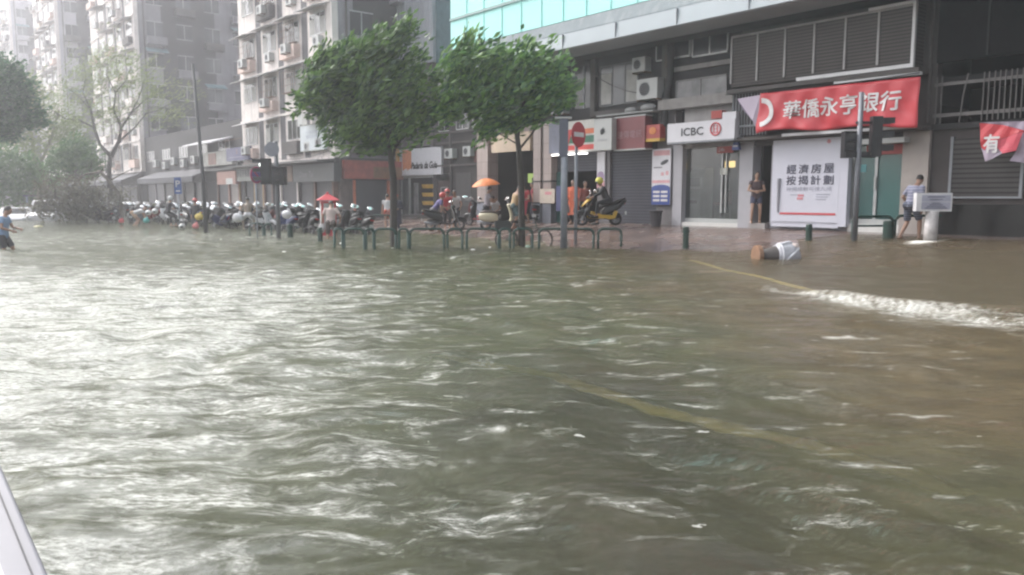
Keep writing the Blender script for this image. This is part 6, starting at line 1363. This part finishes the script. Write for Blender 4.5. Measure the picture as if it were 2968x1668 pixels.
# ================================================================== people
def skinm(name, c): return M('skin_' + name, c, rough=.5, var=.06)
SK = skinm('tan', (.36, .205, .14)); SK2 = skinm('light', (.45, .28, .20))
hairm = M('hair_black', (.015, .013, .012), rough=.5, var=.3)
def ik(a, b, l1, l2, pole):
    d = b - a; L_ = min(d.length, (l1 + l2) * .999); dn = d.normalized(); b = a + dn * L_
    x = (l1 * l1 - l2 * l2 + L_ * L_) / (2 * L_); h = math.sqrt(max(l1 * l1 - x * x, 0))
    pv = pole - dn * pole.dot(dn); pv = pv.normalized() if pv.length > 1e-5 else dn.orthogonal().normalized()
    return a + dn * x + pv * h, b
def cap(m, pts, rs, n=12):
    m.tube(pts, rs, n)
    for p, r in zip(pts, rs): m.ell(p, r if not isinstance(r, tuple) else max(r), nu=10, nv=6)
def hand(m, w, dirv, side, curl=.5, palm=None):
    """palm, four fingers of unequal length bent at two knuckles, thumb off the side"""
    d = dirv.normalized(); pn = (palm or Vector((-side, 0, 0))); pn = (pn - d * pn.dot(d)); pn = pn.normalized() if pn.length > .01 else d.orthogonal().normalized()
    s = d.cross(pn).normalized()
    if s.y < 0 and abs(s.y) > .2: s = -s
    m.tube([w, w + d * .03, w + d * .085], [(.021, .027), (.020, .038), (.016, .042)], 10)
    m.ell(w + d * .05, (.032, .032, .032), nu=8, nv=6)
    for k, (o, ln) in enumerate(((-.032, .066), (-.011, .076), (.011, .071), (.031, .055))):
        b = w + d * .082 + s * o; a1 = curl * .9; a2 = curl * 1.9
        k1 = b + (d * math.cos(a1 * .6) + pn * math.sin(a1 * .6)) * ln * .45; k2 = k1 + (d * math.cos(a1 + .3) + pn * math.sin(a1 + .3)) * ln * .33; k3 = k2 + (d * math.cos(a2) + pn * math.sin(a2)) * ln * .28
        m.tube([b - d * .012, b, k1, k2, k3], [.0095, .0095, .009, .0085, .007], 7)
    t0 = w + d * .035 + s * (-.036); t1 = t0 + (d * .55 - s * .7 + pn * .4).normalized() * .035; t2 = t1 + (d * .9 - s * .15 + pn * .4).normalized() * .032
    m.tube([w + d * .02 - s * .02, t0, t1, t2], [.014, .0125, .0105, .008], 7)
def person(label, loc, rz, H=1.70, hip=None, lean=4, side=0, head=0, turn=0, hands=None, feet=None, skin=None, top=None, sleeve=.5, hem=.08, bottom=None, leg=.5, hair=True, cap_=None, helmet=None, shoes=None, hold_curl=.6, topname='shirt', botname='shorts', bare=False, coat=None, face=True, cat='person', hairlong=False, tank=False, elbow=None, knee=None, brim=None):
    sc = H / 1.70; skin = skin or SK
    T = thing('person', label, cat, loc, rz); T.scale = (sc, sc, sc)
    hip = hip if hip is not None else .91
    la = R(lean); sa = R(side)
    up = Vector((math.sin(sa), math.sin(la) * math.cos(sa), math.cos(la) * math.cos(sa)))
    P = Vector((0, 0, hip)); X = Vector((1, 0, 0)); fwd = X.cross(up) * -1; fwd = up.cross(X); fwd = Vector((0, math.cos(la), -math.sin(la)))
    waist = P + up * .16; chest = P + up * .34; neck = P + up * .52
    hl = R(lean * .55 + head); hu = Vector((0, math.sin(hl), math.cos(hl))); tz = R(turn)
    hf = Vector((math.sin(-tz), math.cos(hl) * math.cos(tz), -math.sin(hl))).normalized(); hx = hf.cross(hu).normalized()
    hc = neck + hu * .175 + hf * .015
    hip_j = [P + Vector((-.09, 0, -.02)), P + Vector((.09, 0, -.02))]; sh_j = [neck - up * .055 + X * -.185, neck - up * .055 + X * .185]
    hands = hands or [(-.27, .06, .78), (.27, .06, .78)]; feet = feet or [(-.10, 0, .08), (.10, .02, .08)]
    elbow = elbow or [Vector((-.5, -.8, 0)), Vector((.5, -.8, 0))]; knee = knee or [Vector((-.12, 1, 0)), Vector((.12, 1, 0))]
    m = MB(); arms = []; legs = []
    for i in (0, 1):
        e, w = ik(sh_j[i], Vector(hands[i]), .29, .255, Vector(elbow[i])); arms.append((sh_j[i], e, w))
        k, a = ik(hip_j[i], Vector(feet[i]), .43, .43, Vector(knee[i])); legs.append((hip_j[i], k, a))
    # torso as one lofted tube
    def tor(g=0.0, a=0.0, b=1.0):
        prof = [(-.10, .135, .105), (0.0, .165, .118), (.10, .150, .105), (.20, .145, .103), (.34, .170, .115), (.44, .172, .108), (.50, .115, .080), (.545, .060, .058)]
        prof = [q for q in prof if a <= q[0] <= b]; out = []
        for (h, wx_, wy_) in prof: out.append([P + up * h + X * ((wx_ + g) * math.cos(q)) + fwd * ((wy_ + g) * math.sin(q)) for q in np.linspace(0, 2 * math.pi, 18, endpoint=False)])
        return out
    m.rings(tor())
    for i in (0, 1):
        m.ell(P + X * (.08 * (1 if i else -1)) - fwd * .05 - up * .03, .10)
        s, e, w = arms[i]; cap(m, [s, s.lerp(e, .45), e, e.lerp(w, .3), w], [.058, .049, .040, .041, .027])
        hand(m, w, (w - e), -1 if i == 0 else 1, hold_curl)
        h, k, a = legs[i]; cap(m, [h, h.lerp(k, .5), k, k.lerp(a, .32), a], [.088, .076, .055, .056, .036])
        fd = Vector((0, 1, 0)) if True else fwd
        m.tube([a + Vector((0, -.055, -.045)), a + Vector((0, .02, -.035)), a + fd * .12 + Vector((0, 0, -.055)), a + fd * .19 + Vector((0, 0, -.06))], [(.036, .036), (.042, .045), (.045, .028), (.036, .016)], 10)
        m.ell(a + Vector((0, -.05, -.045)), .038)
    m.tube([neck - up * .06, neck + hu * .03, hc - hu * .05], [.066, .056, .055], 12)
    rot = Matrix((hx, hf, hu)).transposed().to_euler()
    m.ell(hc + hu * .02, (.076, .095, .108), nu=16, nv=12, rot=rot); m.ell(hc + hf * .03 - hu * .055, (.056, .062, .06), nu=12, nv=8, rot=rot)
    m.tube([hc + hf * .088 + hu * .022, hc + hf * .108 - hu * .012, hc + hf * .098 - hu * .024], [.010, .015, .012], 8)
    for s in (-1, 1): m.ell(hc + hx * (.078 * s) - hf * .005, (.014, .022, .032), nu=8, nv=6, rot=rot)
    meshobj('body', fused(m, .0135), skin, T)
    if face:
        for s in (-1, 1):
            MB().ell(hc + hf * .090 + hx * (.031 * s) + hu * .012, (.013, .008, .007), nu=8, nv=5, rot=rot).build('eye', hairm, T, True)
        MB().ell(hc + hf * .088 - hu * .055, (.026, .008, .006), nu=8, nv=5, rot=rot).build('mouth', M('lip', (.25, .09, .08)), T, True)
        MB().ell(hc + hf * .094 + hx * .031 + hu * .033, (.018, .006, .005), nu=8, nv=4, rot=rot).ell(hc + hf * .094 - hx * .031 + hu * .033, (.018, .006, .005), nu=8, nv=4, rot=rot).build('eyebrows', hairm, T, True)
    if hair and not helmet:
        q = MB().ell(hc + hu * .035 - hf * .018, (.085, .098, .105), nu=18, nv=14, rot=rot); vs = []
        hm = MB(); keep = []
        for v in q.v:
            v = Vector(v) - hc; hh = v.dot(hu); ff = v.dot(hf)
            lim = -.02 + .085 * sst(-.02, .075, ff)
            if hairlong: lim = -.10 + .17 * sst(-.02, .075, ff)
            if hh < lim: v += hu * (lim - hh); v *= .97
            v *= 1 + .03 * rnd.uniform(-1, 1); hm.v.append(tuple(v + hc))
        hm.f = q.f; hm.m = q.m; hm.build('hair', hairm, T, True)
    if cap_:
        q = MB().ell(hc + hu * .05 - hf * .008, (.091, .105, .085), nu=16, nv=10, rot=rot)
        q.v = [tuple(Vector(v) if (Vector(v) - hc).dot(hu) > .045 else Vector(v) + hu * (.045 - (Vector(v) - hc).dot(hu))) for v in q.v]
        q.build('cap', cap_, T, True); MB().ell(hc + hf * .12 + hu * .05, (.07, .065, .010), nu=12, nv=6, rot=rot).build('cap_brim', cap_, T, True)
    if helmet:
        q = MB().ell(hc + hu * .035 - hf * .01, (.125, .142, .135), nu=20, nv=14, rot=rot); hv = []
        for v in q.v:
            v = Vector(v) - hc; hh = v.dot(hu); lim = -.075 + .10 * sst(.02, .11, v.dot(hf))
            if hh < lim: v += hu * (lim - hh)
            hv.append(tuple(v + hc))
        q.v = hv; q.build('helmet', helmet, T, True)
        MB().ell(hc + hf * .10 + hu * .015, (.10, .045, .045), nu=14, nv=8, rot=rot).build('visor', M('visor_dark', (.03, .03, .035), rough=.08), T, True)
    if top and not bare:
        m = MB(); m.rings(tor(.020, -hem - .05, .52 if not tank else .45))
        if not tank:
            for i in (0, 1):
                s, e, w = arms[i]; pts = [s + (neck - s) * .25, s]; rs = [.062, .074]
                if sleeve <= 1: pts += [s.lerp(e, sleeve)]; rs += [.062]
                else: pts += [e, e.lerp(w, sleeve - 1)]; rs += [.054, .043]
                m.tube(pts, rs, 14); m.ell(s, .072, nu=10, nv=8)
                if sleeve > 1: m.ell(e, .054, nu=10, nv=8)
        else:
            for i in (0, 1): m.tube([neck + X * (.10 * (1 if i else -1)) + fwd * .02 - up * .02, P + up * .42 + X * (.11 * (1 if i else -1)) + fwd * .07], [.03, .04], 8)
        meshobj(topname, fused(m, .016), top, T)
    if bottom:
        m = MB(); m.rings(tor(.014, -.11, .11))
        for i in (0, 1):
            m.ell(P + X * (.08 * (1 if i else -1)) - fwd * .05 - up * .03, .112)
            h, k, a = legs[i]; pts = [h, h.lerp(k, .5)]; rs = [.102, .094]
            if leg <= 1: pts += [h.lerp(k, leg)]; rs += [.088]
            else: pts += [k, k.lerp(a, leg - 1)]; rs += [.07, .058]
            m.tube(pts, rs, 14)
            if leg > 1: m.ell(k, .07, nu=10, nv=8)
        meshobj(botname, fused(m, .016), bottom, T)
    if coat:
        m = MB(); out = []
        for (h, wx_, wy_) in ((-.55, .25, .22), (-.3, .23, .19), (0, .21, .165), (.2, .19, .14), (.40, .215, .14), (.50, .13, .10), (.56, .08, .08)):
            cc = P + up * h if h > -.05 else P + Vector((0, 0, h))
            out.append([cc + X * (wx_ * math.cos(q)) + fwd * (wy_ * math.sin(q) * (1 + .08 * math.sin(q * 7))) for q in np.linspace(0, 2 * math.pi, 26, endpoint=False)])
        m.rings(out)
        for i in (0, 1):
            s, e, w = arms[i]; m.tube([s + (neck - s) * .25, s, e, e.lerp(w, .85)], [.07, .085, .072, .062], 14); m.ell(s, .084, nu=10, nv=8); m.ell(e, .072, nu=10, nv=8)
        meshobj('raincoat', fused(m, .018), coat, T)
    if shoes:
        for i in (0, 1):
            a = legs[i][2]; m = MB().tube([a + Vector((0, -.07, -.05)), a + Vector((0, .02, -.045)), a + Vector((0, .13, -.06)), a + Vector((0, .205, -.065))], [(.042, .042), (.05, .05), (.05, .034), (.04, .02)], 12); m.build('shoe', shoes, T, True)
    return T
def cl(name, c, **k): return M('cloth_' + name, c, rough=.8, var=.14, scale=6, bump=.25, **k)
def stripe_cloth(name, c1, c2, pitch): return slat_mat(name, c1, c2, pitch, rough=.8, metal=0, duty=.4)
def stand(px, pyfoot, z=None, Y=None):
    if Y is not None:
        q = yp(px, pyfoot, Y); return Vector((q.x, Y, ground_z(q.x, Y) if z is None else z))
    return onground(px, pyfoot, z=z)
white_c = cl('white', (.60, .59, .60)); pinkw = cl('pinkish_white', (.64, .52, .49)); blue_l = cl('light_blue', (.22, .32, .50)); darkc = cl('dark', (.028, .027, .032)); navy = cl('navy', (.03, .032, .065)); purple = cl('purple', (.085, .07, .19)); tan = cl('tan', (.44, .30, .15)); grey_c = cl('grey', (.34, .31, .34)); redc = cl('red', (.46, .045, .055)); orangec = cl('orange', (.66, .15, .07)); tanskin = cl('sand', (.46, .32, .17))
rainc = M('raincoat_black', (.010, .011, .015), rough=.6, var=.2, scale=5, bump=.3); rainnavy = M('raincoat_navy', (.016, .019, .04), rough=.55, var=.2, scale=5)
helred = M('helmet_red', (.55, .07, .06), rough=.2); helyel = M('helmet_yellow', (.62, .60, .08), rough=.2)

# wading man at the left edge
p = gp(12, 724, 0); person('man in light blue shirt and dark shorts wading thigh deep at the left edge', (p.x, p.y, -.50), R(-78), H=1.76, lean=8, head=22, hands=[(-.16, .38, 1.06), (.20, .30, 1.02)], feet=[(-.10, .12, .08), (.10, -.16, .08)], top=blue_l, bottom=darkc, leg=.85, sleeve=.55)
pk = p.copy()
T = thing('phone', 'small dark phone held by the wading man in the blue shirt', 'phone', (p.x + .40, p.y - .08, .62), R(-78)); MB().cbox((0, 0, .0), (.037, .006, .074), rot=Euler((R(-40), 0, 0))).build('case', black, T)
# bending man among the scooters
p = stand(388, 650, z=-.15, Y=42.5); person('man in a white top and sandy shorts bending over the water by the scooters', p, R(-70), H=1.7, hip=.80, lean=72, head=-10, hands=[(-.18, .66, .40), (.22, .62, .42)], feet=[(-.12, -.1, .08), (.12, .1, .08)], top=white_c, bottom=cl('sandy', (.50, .33, .22)), cap_=cl('slate_cap', (.07, .07, .08)), hair=False, sleeve=.4)
# seated man in white shorts
p = stand(720, 668, z=-.12, Y=36.4); person('man with bare olive back and white shorts sitting on a scooter', p, R(15), H=1.7, hip=.84, lean=12, head=8, hands=[(-.2, .44, 1.02), (.26, .40, .98)], feet=[(-.22, .34, .22), (.22, .34, .22)], skin=skinm('olive', (.27, .21, .155)), bare=True, bottom=cl('white_shorts', (.60, .59, .60)), leg=.95, knee=[Vector((-.5, 1, .4)), Vector((.5, 1, .4))])
# rider with a white helmet, and one with a red helmet
p = stand(488, 660, z=-.12, Y=41.5); person('person in black with white helmet astride a scooter by the blue parking sign', p, R(-35), hip=.86, lean=16, hands=[(-.28, .46, 1.05), (.28, .46, 1.05)], feet=[(-.22, .3, .2), (.22, .3, .2)], top=darkc, sleeve=1.8, bottom=darkc, leg=1.8, helmet=hel, knee=[Vector((-.5, 1, .4)), Vector((.5, 1, .4))], face=False)
p = stand(570, 655, z=-.3, Y=41); person('dark clothed person with a red helmet standing behind the parked scooters', p, R(160), top=darkc, sleeve=1.7, bottom=darkc, leg=1.8, helmet=helred, face=False)
# man in pinkish shirt, back to us
p = gp(960, 692, 0); person('man in pinkish shirt and brown shorts wading away from us by the red kiosk', (p.x, p.y, -.33), R(6), H=1.74, lean=13, head=28, hands=[(-.33, .12, .86), (.31, .22, .95)], feet=[(-.13, -.18, .10), (.13, .24, .08)], top=pinkw, hem=.12, bottom=cl('brown_shorts', (.12, .095, .085)), leg=.9, sleeve=.65, skin=SK)
q = Vector((p.x - .36, p.y + .1, .43)); T = thing('carrier_bag', 'white carrier bag in the left hand of the man in the pinkish shirt', 'bag', q); m = MB().ell((0, 0, -.05), (.13, .09, .19), nu=12, nv=9).tube([(-.06, 0, .1), (-.02, 0, .2), (.03, 0, .2), (.06, 0, .1)], .012, 6); m.v = [(x + rnd.uniform(-.012, .012), y, z + rnd.uniform(-.012, .012)) for (x, y, z) in m.v]; m.build('sack', white_c, T, True)
# people by the bakery
p = stand(1124, 640, Y=38.5, z=-.05); person('man in a white shirt half hidden by the first tree trunk', p, R(10), top=white_c, bottom=cl('red_shorts', (.45, .09, .05)), lean=12)
p = stand(1151, 650, Y=36.5, z=-.06); person('person in a long dark raincoat and red cap beside the first tree trunk', p, R(165), H=1.68, lean=4, hands=[(-.14, .22, 1.05), (.12, .24, 1.0)], coat=rainnavy, bottom=navy, leg=1.9, cap_=M('cap_red', (.58, .07, .05)), hair=False, shoes=white_c)
# man pushing the black scooter
p = pb + Vector((-.45, .15, 0)); p.z = ground_z(p.x, p.y); person('man in a purple shirt and red helmet leaning over the black scooter', p, R(-72), H=1.72, lean=38, head=-6, hands=[(-.20, .62, .98), (.22, .40, .86)], feet=[(-.12, -.14, .08), (.12, .18, .08)], top=purple, hem=.13, bottom=cl('grey_shorts', (.15, .14, .15)), leg=1.05, helmet=helred, sleeve=.7)
p = pb + Vector((.05, .95, 0)); p.z = ground_z(p.x, p.y); person('person in a red shirt standing close behind the purple shirted man', p, R(190), H=1.68, lean=8, top=redc, bottom=darkc, helmet=helred, leg=1.7)
p = pb + Vector((.42, 1.15, 0)); p.z = ground_z(p.x, p.y); person('man in a white tee leaning over the front of the black scooter, facing us', p, R(172), H=1.68, lean=28, head=10, hands=[(-.28, .42, .88), (.26, .42, .90)], top=white_c, bottom=darkc, leg=1.2, sleeve=.55)
# umbrella man, woman, man with red cloth
p = stand(1411, 640, Y=33.4); person('man in a grey shirt holding a phone under the orange umbrella', p, R(-80), H=1.70, lean=6, head=14, hands=[(-.10, .34, 1.14), (.10, .36, 1.18)], top=grey_c, bottom=darkc, leg=1.9, sleeve=.6)
um = p + Vector((.16, -.05, 0)); T = thing('umbrella', 'open orange umbrella over the man in the grey shirt', 'umbrella', um, R(0)); T.rotation_euler = (R(2), R(-6), 0)
m = MB(); nn = 8; rings_ = []
for (rr_, zz) in ((.03, 2.06), (.22, 2.02), (.40, 1.94), (.53, 1.84), (.60, 1.76)):
    rings_.append([(rr_ * math.cos(a) * (1 if j % 2 == 0 else .955), rr_ * math.sin(a) * (1 if j % 2 == 0 else .955), zz - (0 if j % 2 == 0 else -.018) * 1) for j, a in enumerate(np.linspace(0, 2 * math.pi, nn * 2, endpoint=False))])
o = m.rings(rings_, cap=False).build('canopy', M('umbrella_orange', (.78, .24, .07), rough=.6, var=.08), T); s = o.modifiers.new('s', 'SOLIDIFY'); s.thickness = .004
MB().tube([(0, 0, 1.12), (0, 0, 2.1)], .009, 8).build('shaft', chrome, T); MB().tube([(0, 0, 1.12), (0, 0, 1.02), (.03, 0, .98), (.06, 0, 1.0)], .014, 8).build('handle', black, T)
r_ = MB()
for j in range(8):
    a = 2 * math.pi * j / 8; r_.tube([(0, 0, 2.03), (.40 * math.cos(a), .40 * math.sin(a), 1.93), (.585 * math.cos(a), .585 * math.sin(a), 1.765)], .004, 4)
r_.build('ribs', grey_metal, T)
p = stand(1441, 640, Y=33.9); person('woman in a white top bending down beside the umbrella man, facing us', p, R(150), H=1.55, hip=.70, lean=34, head=16, hands=[(-.16, .34, .70), (.16, .36, .72)], feet=[(-.12, .05, .08), (.12, .0, .08)], top=white_c, bottom=darkc, leg=1.7, hairlong=True)
p = stand(1489, 655, Y=31.9); person('man in tan vest and patterned shorts holding a red cloth by the cream scooter', p, R(-62), H=1.72, lean=16, head=24, hands=[(-.10, .46, 1.12), (.20, .44, 1.14)], feet=[(-.13, .12, .08), (.12, -.10, .08)], top=tanskin, tank=True, bottom=M('patterned_shorts', (.10, .16, .17), rough=.8, var=.9, scale=14), leg=.95)
q = p + Vector((.42, .20, 0)); T = thing('red_cloth', 'limp red cloth held by the man in the tan vest', 'cloth', q, R(-30)); m = MB(); gg = []
for j in range(9):
    gg.append([((i / 8 - .5) * (.30 - .10 * j / 8), .03 * math.sin(i * 1.7 + j * .4), 1.16 - .64 * j / 8) for i in range(9)])
vs = [pp for r0 in gg for pp in r0]; o = MB().add(vs, [(j * 9 + i, j * 9 + i + 1, j * 9 + i + 10, j * 9 + i + 9) for j in range(8) for i in range(8)]).build('fabric', cl('bright_red', (.60, .06, .09)), T, True); s = o.modifiers.new('s', 'SOLIDIFY'); s.thickness = .008
# inside the arcade
p = stand(1527, 640, Y=34.0); person('man in a red shirt bending in the arcade opening behind the second tree', p, R(140), H=1.68, lean=20, head=15, top=redc, bottom=darkc, leg=1.2, hands=[(-.2, .36, .9), (.2, .36, .9)])
p = stand(1551, 640, Y=34.6); person('second man in a red shirt in the arcade, turned to the left', p, R(80), H=1.70, lean=10, top=cl('deep_red', (.40, .05, .07)), bottom=navy, leg=1.9)
# store entrance
p = stand(1662, 630, Y=31.6); person('person in an orange rain cape standing at the convenience store entrance', p, R(150), H=1.70, hands=[(-.2, .2, 1.0), (.2, .2, 1.0)], coat=orangec, bottom=darkc, leg=1.8)
p = stand(1694, 630, Y=31.4); person('person in a rust red jacket inside the convenience store entrance', p, R(200), H=1.62, top=cl('rust', (.30, .07, .05)), bottom=darkc, leg=1.9, sleeve=1.7)
# rider of the yellow scooter
fy = Matrix.Rotation(R(188), 4, 'Z'); off = fy @ Vector((-.27, 0, 0)); p = py_ + Vector((off.x, off.y, 0))
person('rider in black rain suit and yellow helmet sitting on the yellow trimmed scooter', (p.x, p.y, py_.z), R(98), H=1.76, hip=.88, lean=26, head=2, hands=[(-.32, .60, 1.0), (.32, .60, 1.0)], feet=[(-.22, .44, .36), (.22, .30, .12)], coat=None, top=rainc, hem=.1, sleeve=1.9, topname='rain_jacket', bottom=rainc, botname='rain_trousers', leg=1.85, helmet=helyel, shoes=black, knee=[Vector((-.35, 1, .5)), Vector((.35, 1, .5))])
# woman in the doorway, walking man at the right
u_, z_ = fuz(2190, 634, -.06); d_ = -.06; q = fw(u_, d_, .70); person('woman in a dark top and navy shorts with folded arms standing in the open doorway', q, R(168), H=1.60, lean=2, head=6, hands=[(-.02, .20, 1.08), (.06, .22, 1.06)], feet=[(-.13, 0, .07), (.15, .05, .07)], top=cl('maroon_dark', (.09, .06, .065)), sleeve=.35, bottom=cl('navy_shorts', (.05, .055, .10)), leg=.6, skin=SK2, elbow=[Vector((-1, -.2, -.4)), Vector((1, -.2, -.4))])
p = stand(2636, 686, z=.50, Y=20.6); p.z = ground_z(p.x, p.y); person('man in pale checked shirt and grey shorts walking hunched past the bank door', p, R(-66), H=1.70, lean=18, head=20, hands=[(-.22, .18, .92), (.24, .10, .80)], feet=[(-.12, -.20, .10), (.12, .20, .08)], top=stripe_cloth('checked_shirt', (.46, .46, .58), (.26, .27, .40), .075), hem=.14, bottom=stripe_cloth('striped_shorts', (.22, .24, .32), (.11, .12, .17), .06), leg=.9, sleeve=.8, shoes=None)

# ================================================================== the wet air
hz = MB().box(-330, 330, -6, 420, -2.2, 62).build('haze', asphalt)
hm, t, out = _nodes('wet_air'); v = N(t, 'ShaderNodeVolumePrincipled', Density=HAZE_DENSITY, Anisotropy=.6); v.inputs['Color'].default_value = (.93, .93, .97, 1); L(t, v.outputs[0], out.inputs['Volume'])
hz.data.materials.clear(); hz.data.materials.append(hm); settag(hz, kind='stuff')

for o in bpy.data.objects:
    if o.get('label') and len(o['label'].split()) > 15: print('LONG', len(o['label'].split()), o['label'])
